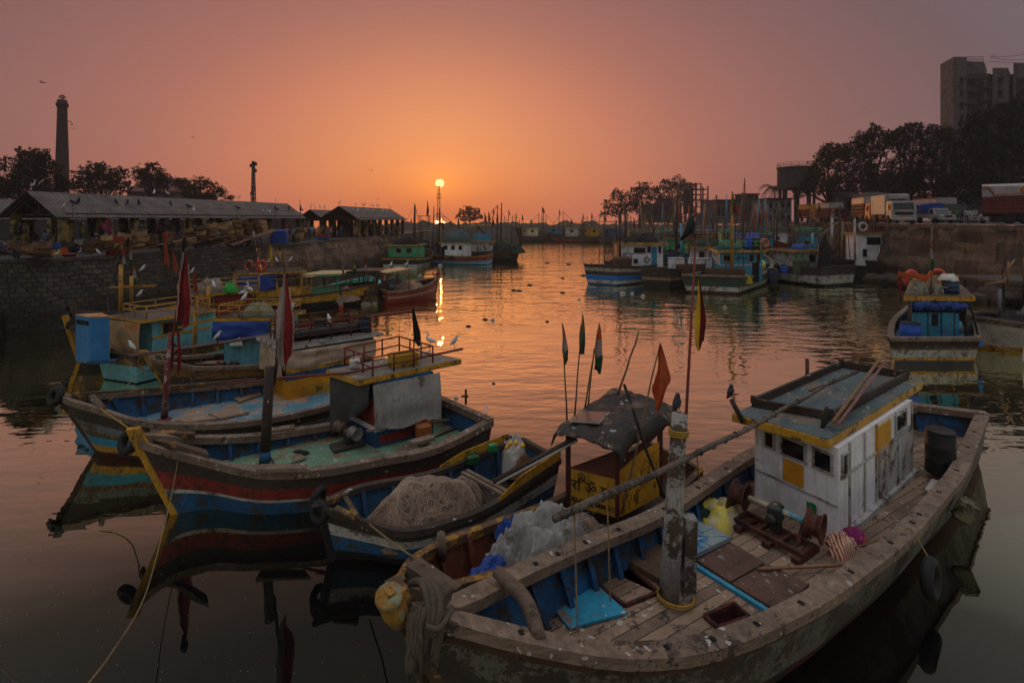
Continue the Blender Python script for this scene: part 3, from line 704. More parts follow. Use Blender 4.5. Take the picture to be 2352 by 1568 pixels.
def railing(root, pts, h, m, r=0.022, mids=(0.5,), per=2, closed=True, name='railing', foot=0.0):
    b = MB(); pts = [V(p) for p in pts]; up = V((0, 0, 1)); n = len(pts)
    segs = [(pts[i], pts[(i + 1) % n]) for i in range(n if closed else n - 1)]
    for p, q in segs:
        for f in (1.0,) + tuple(mids): b.tube([p + up * h * f, q + up * h * f], r, 5)
        for j in range(per): c = p.lerp(q, j / per); b.tube([c, c + up * h], r * 1.1, 5)
    if not closed: b.tube([pts[-1], pts[-1] + up * h], r * 1.1, 5)
    return b.build(name, m, root)
def crumple(x, y, seed):
    q = 0; f, a = 1.5, 1.0
    x += .25 * noise.noise(V((x * 2, y * 2, seed))); y += .25 * noise.noise(V((x * 2, y * 2, seed + 9)))
    for i in range(5):
        q += a * (0.5 - abs(noise.noise(V((x * f + seed, y * f - seed, seed * 1.7 + i))))  * 1.6); f *= 2.1; a *= 0.5
    return q
def heap(name, label, cat, c, size, m, seed=0, rough=0.35, n=22, strands=0, smat=None, group=None, rz=0.0, mat2=None, folds=0.0):
    """loose pile (net, cloth) of size (x, y, z) resting at c"""
    b = MB(); c = V(c); M = Matrix.Rotation(rz, 3, 'Z')
    def fn(u, v):
        a = u * 2 * math.pi; r = v * (1 + 0.10 * math.sin(3 * a + seed) + 0.06 * math.sin(7 * a + seed * 2))
        x, y = math.cos(a) * r, math.sin(a) * r
        rr = min(1, v); z = max(0.0, 1 - rr ** 2.4) ** 0.7
        q = 1.1 * noise.noise(V((x * 1.6 + seed, y * 1.6, seed * 1.3))) + 0.45 * noise.noise(V((x * 4.2 + seed, y * 4.2, seed)))
        if folds: q = crumple(x * 1.2, y * 1.2, seed) * 0.9 + folds * 0.2 * math.sin((x * math.cos(seed) + y * math.sin(seed)) * 9 + 3 * noise.noise(V((x * 2, y * 2, seed))))
        return c + M @ V((x * size[0] / 2, y * size[1] / 2, max(0, z * (1 + rough * q)) * size[2]))
    b.grid(fn, n * 2, n, True)
    ms = [m]
    if strands:
        rn = random.Random(seed + 5); b.mat(1); ms.append(smat or m)
        for i in range(strands):
            u, v = rn.random(), rn.random() * 0.85; pts = []
            a, sp = rn.random() * 6.28, rn.random() * 2 - 1
            for j in range(9):
                pts.append(fn(u % 1.0, min(0.97, abs(v))) + V((0, 0, 0.004 + 0.03 * rn.random()))); u += math.cos(a) * 0.02; v += math.sin(a) * 0.06; a += sp * 0.6
            b.tube(pts, 0.002 + 0.0035 * rn.random(), 4, False)
    o = b.build(name, ms, None, loc=c); return tag(o, label, cat, group)
def coil(name, label, c, R0, m, turns=4, r=0.02, axis=V((0, 0, 1)), cat='rope', seed=0):
    b = MB(); ax = V(axis).normalized(); a = ax.orthogonal().normalized(); d = ax.cross(a); pts = []
    for i in range(turns * 14):
        t = i / 14 * 2 * math.pi; k = R0 * (1 + 0.12 * noise.noise(V((i * 0.31, seed, 0))))
        pts.append(V(c) + a * math.cos(t) * k + d * math.sin(t) * k + ax * (r * 1.2 * i / 14 + 0.02 * noise.noise(V((i * 0.5, seed, 3)))))
    b.tube(pts, r, 5); o = b.build(name, m, None, loc=V(c)); return tag(o, label, cat)
def rope(name, label, pts, r, m, sag=0.0, cat='rope', parent=None, n=14):
    if len(pts) == 2:
        a, c = V(pts[0]), V(pts[1]); pts = [a.lerp(c, i / n) - V((0, 0, sag * 4 * (i / n) * (1 - i / n))) for i in range(n + 1)]
    else: pts = spline(pts, n * 2)
    b = MB(); b.tube(pts, r, 5)
    if parent is not None: return b.build(name, m, parent)
    o = b.build(name, m, None, loc=V(pts[0])); return tag(o, label, cat)
def tyre(name, label, c, R0, r, axis, m=TYRE, parent=None):
    b = MB(); b.torus(c, R0, r, axis, 24, 9)
    if parent is not None: return b.build(name, m, parent)
    o = b.build(name, m, None, loc=V(c)); return tag(o, label, 'tyre')
def drum(label, c, r, h, m, cat='drum', lid=DARK, group=None, name='drum', tilt=None):
    t = thing(name, label, cat, c, group); b = MB(); c = V(c)
    b.lathe(c, [(r * .96, 0), (r, .02), (r, h * .32), (r * 1.03, h * .34), (r, h * .36), (r, h * .64), (r * 1.03, h * .66), (r, h * .68), (r, h * .95), (r * .94, h)], 20)
    b.build('drum_body', m, t); b = MB(); b.lathe(c + V((0, 0, h)), [(r * .99, -.03), (r * .99, .03), (r * .9, .04), (r * .15, .035), (r * .13, .06)], 20); b.build('lid', lid, t)
    return t
def crate(label, c, size, m, rz=0, group=None, name='crate', cat='crate'):
    """plastic fish crate with ribbed open sides"""
    b = MB(); w, d, h = size; c = V(c); Mx = Matrix.Rotation(rz, 3, 'Z')
    def bx(p, s_): b.box(c + Mx @ V(p), s_, rz)
    t = 0.03
    bx((0, 0, t / 2), (w, d, t))
    for sy in (1, -1): bx((0, sy * (d / 2 - t / 2), h / 2), (w, t, h)); 
    for sx in (1, -1): bx((sx * (w / 2 - t / 2), 0, h / 2), (t, d - 2 * t, h))
    for z in (h * .12, h * .5, h * .94):
        for sy in (1, -1): bx((0, sy * (d / 2 + .008), z), (w + .03, .022, h * .07))
        for sx in (1, -1): bx((sx * (w / 2 + .008), 0, z), (.022, d + .03, h * .07))
    for i in range(-2, 3):
        for sy in (1, -1): bx((i * w / 5.2, sy * (d / 2 + .006), h / 2), (.022, .018, h))
    o = b.build(name, m, None, loc=c); return tag(o, label, cat, group)
def text_mesh(s_, size, c, u, n, m, parent, name='lettering', ext=0.004, bold=0.0):
    """painted letters centred on c, running along u on a wall that faces n"""
    cu = bpy.data.curves.new('letters', 'FONT'); cu.body = s_; cu.size = size; cu.align_x = 'CENTER'; cu.align_y = 'CENTER'; cu.extrude = ext; cu.offset = bold
    t = bpy.data.objects.new('letters', cu); COL.objects.link(t)
    me = bpy.data.meshes.new_from_object(t.evaluated_get(bpy.context.evaluated_depsgraph_get()))
    bpy.data.objects.remove(t); bpy.data.curves.remove(cu)
    u = V(u).normalized(); n = V(n).normalized(); up = n.cross(u).normalized()
    base = V(parent['_w'])
    Mx = Matrix((u, up, n)).transposed().to_4x4(); Mx.translation = V(c) - base
    me.transform(Mx); me.materials.clear(); me.materials.append(m)
    o = bpy.data.objects.new(name, me); COL.objects.link(o); o.parent = parent; o['_w'] = tuple(base)
    return o
# ================================================================== the big grey boat in front
GREYH = paint('grey_green_hull_paint', (104, 98, 88), 0.75, 0.35, wear=(62, 52, 44), wear_amt=0.6, wear_scale=1.6, streak=(70, 44, 30), streak_amt=0.5, bump=0.5)
DKBROWN = paint('brown_strake', (82, 56, 42), 0.8, 0.35, wear=(50, 40, 34), wear_amt=0.5, bump=0.5)
BRHATCH = paint('brown_plywood', (98, 70, 58), 0.85, 0.3, wear=(70, 52, 44), wear_amt=0.4, spots=1.0, bump=0.4)
A = thing('fishing_boat', 'large weathered grey wooden boat with a white wheelhouse and a bare white mast stump', 'boat', (5, 9, 0))
nearA = [V((-1.40, 6.42, 2.05)), P(1018, 1426, 1.92), P(1176, 1468, 1.7), P(1376, 1507, 1.5), P(1486, 1512, 1.4), P(1601, 1501, 1.32), P(1743, 1458, 1.27), P(1899, 1379, 1.22), P(1981, 1321, 1.2), P(2089, 1236, 1.2), P(2169, 1144, 1.2), P(2221, 1074, 1.25), P(2269, 951, 1.4)]
farA = [V((-1.36, 6.55, 2.05)), P(1030, 1377, 1.9), P(1176, 1308, 1.7), P(1345, 1235, 1.5), P(1518, 1163, 1.35), P(1733, 1030, 1.25), V((8.6, 14.0, 1.25)), P(2095, 930, 1.4)]
hA = Hull(nearA, farA, 44)
ZA = 0.7
def pz(l, z): return [P(x, y, z) for x, y in l]
holes = [pz([(1368, 1341), (1436, 1394), (1513, 1363), (1438, 1298)], ZA), pz([(1618, 1418), (1648, 1445), (1722, 1421), (1686, 1389)], ZA)]
hA.build(A, [(1.0, 0.80, DKBROWN), (0.80, 0.22, GREYH), (0.22, -1, RED2)], ZA, rail=WOOD, inner=BLU, deck=DECKW, rake=1.0, flare=0.2, rw=0.27, rh=0.13, holes=holes, iw=0.9, stem=YEL2, stemtop=0.32)
for hl in holes:                                    # the open holds
    b = MB()
    dn = [p - V((0, 0, 0.55)) for p in hl]; n = 4
    for i in range(4): b.add([hl[i], hl[(i + 1) % 4], dn[(i + 1) % 4], dn[i]], [(0, 1, 2, 3)])
    b.add(dn, [(0, 1, 2, 3)])
    for i in range(4): b.beam(hl[i] + V((0, 0, .02)), hl[(i + 1) % 4] + V((0, 0, .02)), 0.05, 0.07)
    b.build('hold', paint('hold_lining', (84, 38, 28), 0.9, 0.4, wear=(40, 32, 28), wear_amt=0.5), A)
def hatch(root, px, z, h, m, name='hatch_cover', z0=None):
    b = MB(); q = pz(px, z); b.slab(q, h, 0.0); return b.build(name, m, root)
hatch(A, [(1255, 1380), (1376, 1351), (1442, 1411), (1308, 1447)], ZA + .02, 0.04, paint('turquoise_hatch_paint', (38, 146, 180), 0.65, 0.25, wear=(116, 84, 62), wear_amt=0.42, wear_scale=3, spots=0.5))
hatch(A, [(1601, 1291), (1676, 1248), (1756, 1297), (1676, 1341)], ZA + .02, 0.05, BRHATCH)
hatch(A, [(1681, 1345), (1762, 1300), (1859, 1346), (1786, 1408)], ZA + .02, 0.05, BRHATCH)
hatch(A, [(1440, 1296), (1505, 1254), (1590, 1301), (1530, 1350)], ZA + .02, 0.09, paint('plank_hatch', (104, 80, 62), 0.85, 0.35, wear=(66, 52, 42), wear_amt=0.4, grain=(1, 5, 1), bump=0.5))
b = MB(); q = pz([(1345, 1318), (1440, 1270), (1518, 1225), (1500, 1212), (1400, 1258), (1335, 1292)], ZA + .012); b.poly(q); b.build('side_deck', paint('blue_side_deck', (20, 104, 156), 0.65, 0.25, wear=(60, 54, 48), wear_amt=0.3), A)
b = MB(); b.beam(P(1588, 1293, ZA + .03), P(1798, 1425, ZA + .03), 0.08, 0.06); b.build('deck_carling', CYAN, A)
for w, ts in ((1, (.09, .2, .24, .285, .34, .42, .5, .56, .585, .66, .74, .83, .9)), (-1, (.14, .17, .21, .26, .34, .42, .5))):
    for t in ts:
        p, c, q = hA.pt(t, w), hA.pt(t, 0), hA.pt(t + .01, w); d = (c - p); d.z = 0; d.normalize(); b = MB(); b.beam(p + d * .08 + V((0, 0, .034)), p + d * .17 + V((0, 0, .034)), .075, .006); b.build('rail_mortise', DARK, A)  # thin dark slab on the rail, its colour stands for the hole's shade
# two mismatched mast posts bolted together
WPOST = paint('flaking_white_post', (172, 166, 160), 0.85, 0.25, wear=(76, 62, 52), wear_amt=0.5, wear_scale=2.2, grain=(9, 9, .5), bump=0.7)
b = MB(); m0 = P(1536, 1378, ZA); m1 = Q(1561, 950, m0.y + 0.05)
b.tube([m0, m0.lerp(m1, .35), m0.lerp(m1, .7), m1], [0.165, 0.16, 0.145, 0.13], 10); b.build('mast', WPOST, A)
b = MB(); c = P(1580, 1366, ZA); b.beam(c, c + V((0.03, 0, 1.32)), 0.2, 0.22, V((0, 1, 0))); b.build('mast_partner', WPOST, A)
b = MB(); fp0, fp1 = m0.lerp(m1, .93) + V((.13, .05, 0)), Q(1598, 545, m1.y + .1); b.tube([m0.lerp(m1, .55) + V((.14, .06, 0)), fp0, fp1], [.03, .028, .018], 6); b.build('flagpole', REDPIPE, A)
flag(A, Q(1604, 640, m1.y + .1), 1.25, 0.22, [FABYEL, FABMAR], side=V((1, 0, 0)), down=V((-.02, 0, -1)), split='u', seed=1.0, cut=.25)
for z, t in ((3.50, .035), (3.46, .02), (3.42, .03), (0.78, .03), (0.74, .03)):
    b = MB(); p = m0.lerp(m1, (z - ZA) / (m1.z - ZA)); r = .155 if z > 2 else .19
    b.torus(p + (V((.11, 0, 0)) if z < 1 else V()), r + (.1 if z < 1 else 0), .016, (0.05, 0.1, 1), 22, 5); b.build('lashing', ROPEY, A)
bm0, bm1 = V((0.52, 6.29, 3.33)), V((8.25, 13.07, 2.92)); b = MB()
b.tube([bm0.lerp(bm1, i / 10) + V((0, 0, -.10 * math.sin(math.pi * i / 10) + .02 * math.sin(i * 2.1))) for i in range(11)], [lerp(.05, .036, i / 10) for i in range(11)], 7)
for i in range(26):
    t = .02 + .3 * (i / 26) ** 1.0 if i < 14 else .3 + .5 * ((i - 14) / 12)
    p = bm0.lerp(bm1, t) + V((0, 0, -.10 * math.sin(math.pi * t))); b.torus(p, .05, .012, (bm1 - bm0), 10, 4)
b.build('boom', paint('tarred_boom', (98, 84, 74), 0.8, 0.35, wear=(52, 46, 42), wear_amt=0.5), A)
for i, (t, l) in enumerate(((.035, 1.6), (.10, 1.5), (.33, .5), (.55, .5))): 
    p = bm0.lerp(bm1, t); rope('boom_line', '', [p, p + V((.05, .03, -l))], .011, ROPE, parent=A)
# wheelhouse
cA = Cabin(A, [(5.5, 11.6), (6.4, 10.05), (9.97, 12.76), (9.07, 14.3)], ZA, 2.52, WHT, roof=paint('faded_blue_roof', (82, 96, 98), 0.75, 0.3, wear=(112, 98, 84), wear_amt=0.5, wear_scale=1.2, spots=1.0), fascia=YEL, rt=0.16, roofpts=[(4.9, 11.4), (6.2, 10.02), (10.9, 13.6), (9.6, 15.0)], name='wheelhouse')
for f, z, w_, h in ((.2, 2.16, .22, .34), (.5, 2.16, .52, .38), (.84, 2.16, .36, .38)): cA.win(0, f, z, w_, h, fm=WHT2, t=.035)
cA.panel(0, .5, 1.66, .44, .46, paint('orange_yellow_board', (206, 140, 20), 0.6, 0.15, wear=(110, 80, 50), wear_amt=.12))
cA.win(1, .065, 2.12, .24, .46, fm=WHT2, t=.03); cA.win(1, .8, 2.2, .7, .42, fm=WHT2, t=.04)
cA.panel(1, .54, 2.12, .9, .62, paint('yellow_oilcloth', (206, 146, 16), 0.45, 0.15), name='window_cover', t=.03)
for f in (.60, .86): cA.panel(1, f, 1.32, 1.05, 1.06, WHT2, name='door', t=.045)
for f in (.12, .3, .45, .73, .985): cA.panel(1, f, 1.6, .06, 1.8, WHT2, name='batten', t=.03)
cA.panel(1, .5, 1.9, 4.3, .05, WHT2, name='trim', t=.035); cA.panel(0, .5, 1.38, 1.78, .03, WHT2, name='trim', t=.025); cA.panel(1, .52, .76, 4.4, .12, WHT2, name='sill', t=.12)
b = MB(); q = [P(1730, 915, 2.88), P(1911, 946, 2.88), P(2084, 854, 2.88), P(1932, 829, 2.88)]
for i in range(4): b.beam(q[i] - V((0, 0, .10)), q[(i + 1) % 4] - V((0, 0, .10)), .07, .21)
for i in range(4): b.beam(q[i] - V((0, 0, .1)), q[i] + V((0, 0, .06)), .1, .1, (q[(i + 1) % 4] - q[i]))
b.build('roof_tray', WOOD2, cA.o)
b = MB(); b.tube([Q(1854, 908, 14.2), Q(1854, 824, 14.2)], .05, 8); b.build('exhaust_pipe', RUST, cA.o)
for (x0, y0, z0), (x1, y1, z1), r, m in ((((1914, 968, 2.9)), (2029, 814, 3.12), .04, BAMBOO), ((1925, 974, 2.9), (2035, 828, 3.1), .033, paint('pinkish_pole', (136, 92, 84), .7, .3))):
    b = MB(); a, c = P(x0, y0, z0), P(x1, y1, z1); b.tube([a, a.lerp(c, .5), c], [r, r, r * .9], 8); o = b.build('pole', m, None, loc=a)
    tag(o, 'brown bamboo pole lashed across the wheelhouse roof tray' if m is BAMBOO else 'pinkish painted pole lashed beside the bamboo one on the wheelhouse roof', 'pole')
b = MB(); a, c = P(1862, 899, 2.7), P(1972, 853, 2.7); b.beam(a, c, .11, .04); tag(b.build('plank', WOOD2, None, loc=a), 'loose dark plank lying inside the roof tray of the white wheelhouse', 'plank')
# winch on its iron bed
wn = MB(); wz = ZA + .14
a, c = P(1688, 1193, wz), P(1841, 1274, wz); d = (c - a).normalized(); nr = V((-d.y, d.x, 0))
if nr.y < 0: nr = -nr
for k in (0, .42): wn.beam(a + nr * k, c + nr * k, .07, .1)
for t in (0, .35, .68, 1): wn.beam(a.lerp(c, t) - nr * .05, a.lerp(c, t) + nr * .47, .07, .08)
for t in (.1, .55, .97): wn.beam(a.lerp(c, t) - nr * .16 - V((0, 0, .09)), a.lerp(c, t) + nr * .6 - V((0, 0, .09)), .15, .12)
wo = wn.build('winch', RUST, A)
dl, dr = P(1700, 1135, 1.28), P(1872, 1206, 1.22); ax = (dr - dl).normalized()
for c, k in ((dl, 1), (dr, 1)):
    b = MB(); b.lathe(c - ax * .13, [(.29, 0), (.29, .025), (.2, .05), (.185, .13), (.2, .22), (.27, .25), (.27, .27), (.24, .275), (.17, .12), (.0, .1)], 20, ax); b.build('drum', RUST, wo)
    b = MB(); f0 = c - ax * (.2 if k else 0); f0.z = wz
    for sg in (-1, 1): b.beam(f0 + nr * (.2 * sg + .02), c - ax * .18, .07, .05)
    b.build('bracket', RUST, wo)
b = MB(); b.tube([dl, dr], .035, 8); b.build('shaft', STEEL, wo)
for t0, t1, m in ((.12, .42, paint('cream_wrapping', (176, 160, 136), .8, .3)), (.58, .86, paint('blue_wrapping', (70, 152, 178), .8, .3, wear=(180, 160, 120), wear_amt=.4))):
    b = MB(); n = 16; b.tube([dl.lerp(dr, lerp(t0, t1, i / n)) for i in range(n + 1)], [.055 + .012 * (i % 2) for i in range(n + 1)], 8); b.build('wrapping', m, wo)
b = MB(); g = dl.lerp(dr, .5); b.cbox(g - V((0, 0, .06)), (.26, .3, .34), math.atan2(ax.y, ax.x), .05); b.lathe(g + ax * .02 - nr * .2 - V((0, 0, .12)), [(.1, 0), (.1, .06), (.04, .08)], 12, -nr); b.cbox(g - V((0, 0, .32)), (.2, .2, .24), math.atan2(ax.y, ax.x), .03); b.build('gearbox', paint('greasy_casting', (58, 60, 54), .55, .4, wear=(28, 26, 24), wear_amt=.4, spots=.4), wo)
# log laid over the bow, bow beam, rope bundle
LOG = paint('hewn_log', (112, 92, 76), 0.85, 0.3, wear=(70, 56, 46), wear_amt=0.35, spots=.5, grain=(1, 4, 1), bump=0.6)
b = MB(); a, c = P(1140, 1312, 1.92), P(1240, 1470, 1.62); mid = a.lerp(c, .5) + V((.12, 0, .05)); b.tube(spline([a, mid, c], 9), [.085, .09, .1, .105, .1, .1, .105, .1, .09], 7); b.build('mooring_log', LOG, A)
bt = thing('rope_bundle', 'tangled shaggy brown rope bundle hanging on the bow of the large grey boat', 'rope', P(990, 1400, 2.0))
b = MB(); rn = random.Random(4)
b.ball(P(1003, 1372, 2.1), .2, 12, 9, (1.0, .9, .8), .6, 3)
for i in range(90):
    u = rn.random(); p = V((lerp(-1.28, -.86, u), 6.3 + rn.random() * .14 + .1 * u, 2.12 - .25 * abs(u - .4) + rn.random() * .1)); l = .35 + .42 * rn.random() * (1 - abs(u - .4))
    pts = [p + V((math.sin(j * 1.3 + i) * .018 + .02 * j * (.3 - u), -.035 * j + .01 * math.sin(j + i * 2), -l * j / 5)) for j in range(6)]
    b.tube(pts, [.022 + .012 * rn.random()] * 5 + [.004], 5)
b.build('strands', paint('shaggy_rope', (104, 88, 74), .95, .4, bump=1.0, bscale=90), bt)
b = MB()
for i in range(3):
    pts = [P(940 + 8 * i, 1345, 2.25) + V((0, .05, 0)), P(965 + 12 * i, 1335, 2.32), P(985 + 14 * i, 1362, 2.22) - V((0, .12, 0)), P(985 + 10 * i, 1420, 1.95) - V((0, .2, 0)), P(960 + 4 * i, 1440, 1.85) - V((0, .12, 0))]
    b.tube(spline(pts, 20), .045, 7)
b.tube(spline([P(985, 1405, 2.05) - V((0, .22, 0)), P(1015, 1412, 2.03) - V((0, .2, 0)), P(1040, 1395, 2.08)], 14), .035, 6)
b.build('hawser', paint('thick_hawser', (98, 84, 72), .95, .4, bump=1.0, bscale=70), bt)
b = MB(); hd = V((-1.5, 6.42, 2.18)); b.lathe(hd, [(.02, -.35), (.13, -.28), (.2, -.1), (.2, .04), (.16, .1), (.22, .12), (.2, .17), (0, .18)], 12, V((-.25, -.25, 1)), sx=.8); b.build('stem_head', paint('flaking_yellow_head', (150, 104, 28), .7, .35, wear=(120, 122, 96), wear_amt=.55, wear_scale=6, streak=(60, 44, 30), streak_amt=.4), A)
# things lying about
drum('tall black barrel standing at the stern of the large grey boat', P(2160, 1086, .85), .30, 1.02, DRUMK, 'barrel', DRUMK, name='barrel')
ty = P(2100, 1238, 1.2) + V((.12, -.22, -.55)); tyre('tyre', 'worn black tyre fender hanging over the side of the grey boat', ty, .26, .10, (.62, -.78, .1))
rope('fender_rope', 'frayed rope holding the tyre fender on the rail', [P(2092, 1212, 1.26), ty + V((0, -.02, .26)), ty + V((-.03, -.08, .05))], .014, ROPE)
rope('mooring_line', 'yellow rope stretched over the deck planks to the rail beside the wheelhouse', [P(1955, 1258, .78), P(2088, 1210, 1.27)], .013, ROPE, sag=.03)
b = MB(); fc = P(2192, 1166, .75); b.cbox(fc + V((.15, -.1, 0)), (.36, .2, .55), R(-38), .07, rot=Matrix.Rotation(R(-50), 3, 'Z') @ Matrix.Rotation(R(22), 3, 'Y')); o = b.build('foam_fender', paint('stained_foam', (132, 122, 98), .9, .35, wear=(66, 58, 44), wear_amt=.5, wear_scale=5), None, loc=fc); tag(o, 'stained foam block in netting hung off the stern quarter', 'fender')
b = MB(); b.slab(pz([(2124, 1128), (2140, 1103), (2168, 1112), (2150, 1136)], ZA + .06), .05); tag(b.build('foam_slab', WHITEP, None, loc=P(2144, 1120, ZA)), 'white foam slab lying on the side deck by the rail', 'slab')
STRIPE = paint('striped_cotton', (186, 160, 138), .9, .2); 
def stripe_mat():
    k = N('red_striped_cotton'); tc = k.n('ShaderNodeTexCoord'); w_ = k.n('ShaderNodeTexWave'); w_.inputs['Scale'].default_value = 5.5; w_.inputs['Distortion'].default_value = 4.5; k.l(tc.outputs['Object'], w_.inputs['Vector'])
    b_ = k.n('ShaderNodeBsdfPrincipled'); k.l(k.mix(k.ramp(w_.outputs['Fac'], .5, .6), lin((190, 168, 146)), lin((150, 56, 40))), b_.inputs['Base Color']); b_.inputs['Roughness'].default_value = .9; k.l(b_.outputs[0], k.out.inputs[0]); return k.m
heap('blanket', 'red and cream striped blanket dropped by the winch', 'blanket', P(1930, 1262, ZA), (.75, .5, .24), stripe_mat(), 3, .5, 16, rz=.6, folds=.5)
heap('cloth', 'magenta and orange cloth crumpled on the deck behind the striped blanket', 'cloth', P(1962, 1240, ZA), (.5, .4, .2), paint('magenta_cloth', (134, 34, 96), .85, .3, wear=(206, 100, 40), wear_amt=.4, wear_scale=5), 6, .5, 14, folds=.6)
heap('tarpaulin', 'yellow and cream plastic sheet crumpled beside the winch', 'tarpaulin', P(1655, 1190, ZA), (1.25, .9, .3), paint('yellow_sheet', (206, 186, 66), .6, .2, wear=(176, 164, 136), wear_amt=.6, wear_scale=2), 9, .6, 20, folds=.7, rz=.7)
heap('fishing_net', 'dark green net heap between the mast stump and the yellow sheet', 'net', P(1612, 1185, ZA), (.8, .6, .25), NETG, 12, .5, 16, 30, paint('teal_twine', (40, 92, 92), .9, .3))
heap('fishing_net', 'teal netting stuffed in the open hold of the grey boat', 'net', P(1445, 1352, ZA - .42), (.62, .5, .3), paint('teal_net', (30, 112, 116), .85, .35, bump=.8, bscale=50), 15, .5, 14, 20)
o = drum_t = None
b = MB(); q = pz([(1506, 1238), (1598, 1201), (1680, 1241), (1586, 1288)], ZA + .1); b.slab(q, .08)
for (i0, t0), (i1, t1) in (((0, .5), (2, .5)), ((1, .5), (3, .5)), ((0, .0), (2, 0))):
    p0, p1 = q[i0].lerp(q[(i0 + 1) % 4], t0), q[i1].lerp(q[(i1 + 1) % 4], t1); b.beam(p0 + V((0, 0, .085)), p1 + V((0, 0, .085)), .03, .02)
o = b.build('fish_hold_lid', paint('grey_blue_lid', (128, 142, 146), .7, .25, wear=(30, 104, 150), wear_amt=.3, wear_scale=1.8, spots=.6), None, loc=q[0]); tag(o, 'moulded grey lid with blue edges and ribs lying behind the mast stump', 'lid')
for (x0, y0, z0), (x1, y1, z1), lb in (((1741, 1306, .82), (1954, 1296, .82), 'long split bamboo pole lying along the deck below the winch'), ((1884, 1366, .8), (1926, 1304, .8), 'short bamboo stick leaning on the long pole by the rail')):
    b = MB(); b.tube([P(x0, y0, z0), P(x1, y1, z1)], .03, 7); tag(b.build('pole', BAMBOO, None, loc=P(x0, y0, z0)), lb, 'pole')
b = MB(); c = cA.wall(0); q = c[0].lerp(cA.b[1], .72) + c[3] * .03; b.grid(lambda u, v: q + c[1] * ((u - .5) * .2) + c[3] * (.02 * math.sin(u * 7)) + V((0, 0, 1.22 - ZA - .0 - v * .26)), 4, 4); tag(b.build('rag', paint('green_rag', (16, 122, 62), .8, .2), None, loc=q), 'green rag hung on the front of the white wheelhouse', 'rag')

# ================================================================== the slim yellow boat beside it
Bb = thing('fishing_boat', 'slim yellow boat with a black tarpaulin canopy and lettered yellow cabin', 'boat', (1.5, 10, 0))
farB = [P(912, 1335, 1.75), P(930, 1300, 1.65), P(954, 1277, 1.55), P(1028, 1238, 1.35), P(1115, 1206, 1.2), P(1298, 1134, 1.05), V((2.3, 12.7, 1.0)), V((3.6, 13.5, 1.15))]
nearB = [V((-1.55, 7.35, 1.75)), V((-1.2, 7.3, 1.7)), V((-.55, 7.75, 1.55)), V((.4, 8.45, 1.35)), V((1.4, 9.25, 1.15)), V((2.6, 10.25, 1.0)), V((3.6, 11.2, 1.0)), V((4.45, 12.0, 1.15))]
hB = Hull(nearB, farB, 34)
hB.build(Bb, [(1, .6, YEL2), (.6, .2, BLU), (.2, -1, RED2)], .55, rail=YEL2, inner=paint('orange_red_inside', (112, 58, 42), .6, .3, wear=(70, 50, 40), wear_amt=.4), deck=WOOD2, rake=.5, rw=.1, rh=.12, iw=.88, stem=YEL2, stemtop=.1)
b = MB(); b.beam(P(948, 1300, 1.72), P(1045, 1368, 1.72), .26, .17); b.build('bow_beam', LOG, Bb)
b = MB(); b.tube([P(1016, 1284, 1.2), P(1013, 1226, 1.75)], .07, 8); b.build('bollard', WOOD, Bb)
cB = Cabin(Bb, [P(1305, 1147, 1.0), P(1418, 1178, 1.0), P(1516, 1126, 1.0), V((2.5, 11.9, 1.0))], .9, 2.5, YEL, openz=1.68, post=RED2)
p, u, L, n = cB.wall(1)
b = MB(); b.add([V((p.x, p.y, .9)) + n * .02, V((p.x, p.y, .9)) + u * L + n * .02, V((p.x, p.y, 2.12)) + u * L + n * .02, V((p.x, p.y, 2.02)) + n * .02], [(0, 1, 2, 3)]); b.build('side_board', paint('bright_mustard_board', (204, 146, 30), .6, .2, wear=(120, 88, 50), wear_amt=.2, streak=(150, 110, 50), streak_amt=.4), cB.o)
b = MB(); b.beam(V((p.x, p.y, 1.95)) + n * .04, V((p.x, p.y, 2.42)) + u * L * 1.05 + n * .04, .04, .12); b.build('rail_board', RED2, cB.o)
INK = paint('black_sign_paint', (20, 18, 16), .6, .2, bump=0)
p0, u0, L0, n0 = cB.wall(0); z = V((0, 0, 1))
def onwall(f, zz): q = p0 + u0 * (L0 * f) + n0 * .012; return V((q.x, q.y, zz))
text_mesh('हरि ॐ साई', .30, onwall(.5, 1.36), u0, n0, INK, cB.o); text_mesh('IND-MH-7-MM-3122', .135, onwall(.52, 1.05), u0, n0, INK, cB.o, bold=.002)
b = MB(); b.torus(onwall(.28, 1.56), .085, .008, n0, 20, 4); b.torus(onwall(.28, 1.57) , .03, .007, n0, 10, 4); b.build('emblem', INK, cB.o)
b = MB()                                            # line paintings of hut, trees and people on the side board
def onside(f, zz): q = p + u * (L * f) + n * .028; return V((q.x, q.y, zz))
hut = [(.5, 1.62), (.62, 1.86), (.74, 1.68), (.5, 1.62)]
for i in range(3): b.tube([onside(*hut[i]), onside(*hut[i + 1])], .006, 4)
for f, z0, z1 in ((.53, 1.3, 1.64), (.71, 1.36, 1.68), (.4, 1.0, 1.3), (.44, 1.0, 1.33)): b.tube([onside(f, z0), onside(f, z1)], .006, 4)
for i in range(6): b.tube([onside(.4, 1.03 + i * .05), onside(.44, 1.03 + i * .05)], .005, 4)
b.tube([onside(.46, 1.25), onside(.8, 1.42)], .007, 4)
for f, zz, r in ((.2, 1.45, .06), (.24, 1.2, .07), (.33, 1.62, .05), (.1, 1.3, .05), (.88, 1.72, .06), (.8, 1.9, .05), (.93, 1.5, .05), (.14, 1.05, .04)):
    b.torus(onside(f, zz), r, .005, n, 14, 4); b.tube([onside(f, zz - r), onside(f, zz - r * 3.2)], .006, 4)
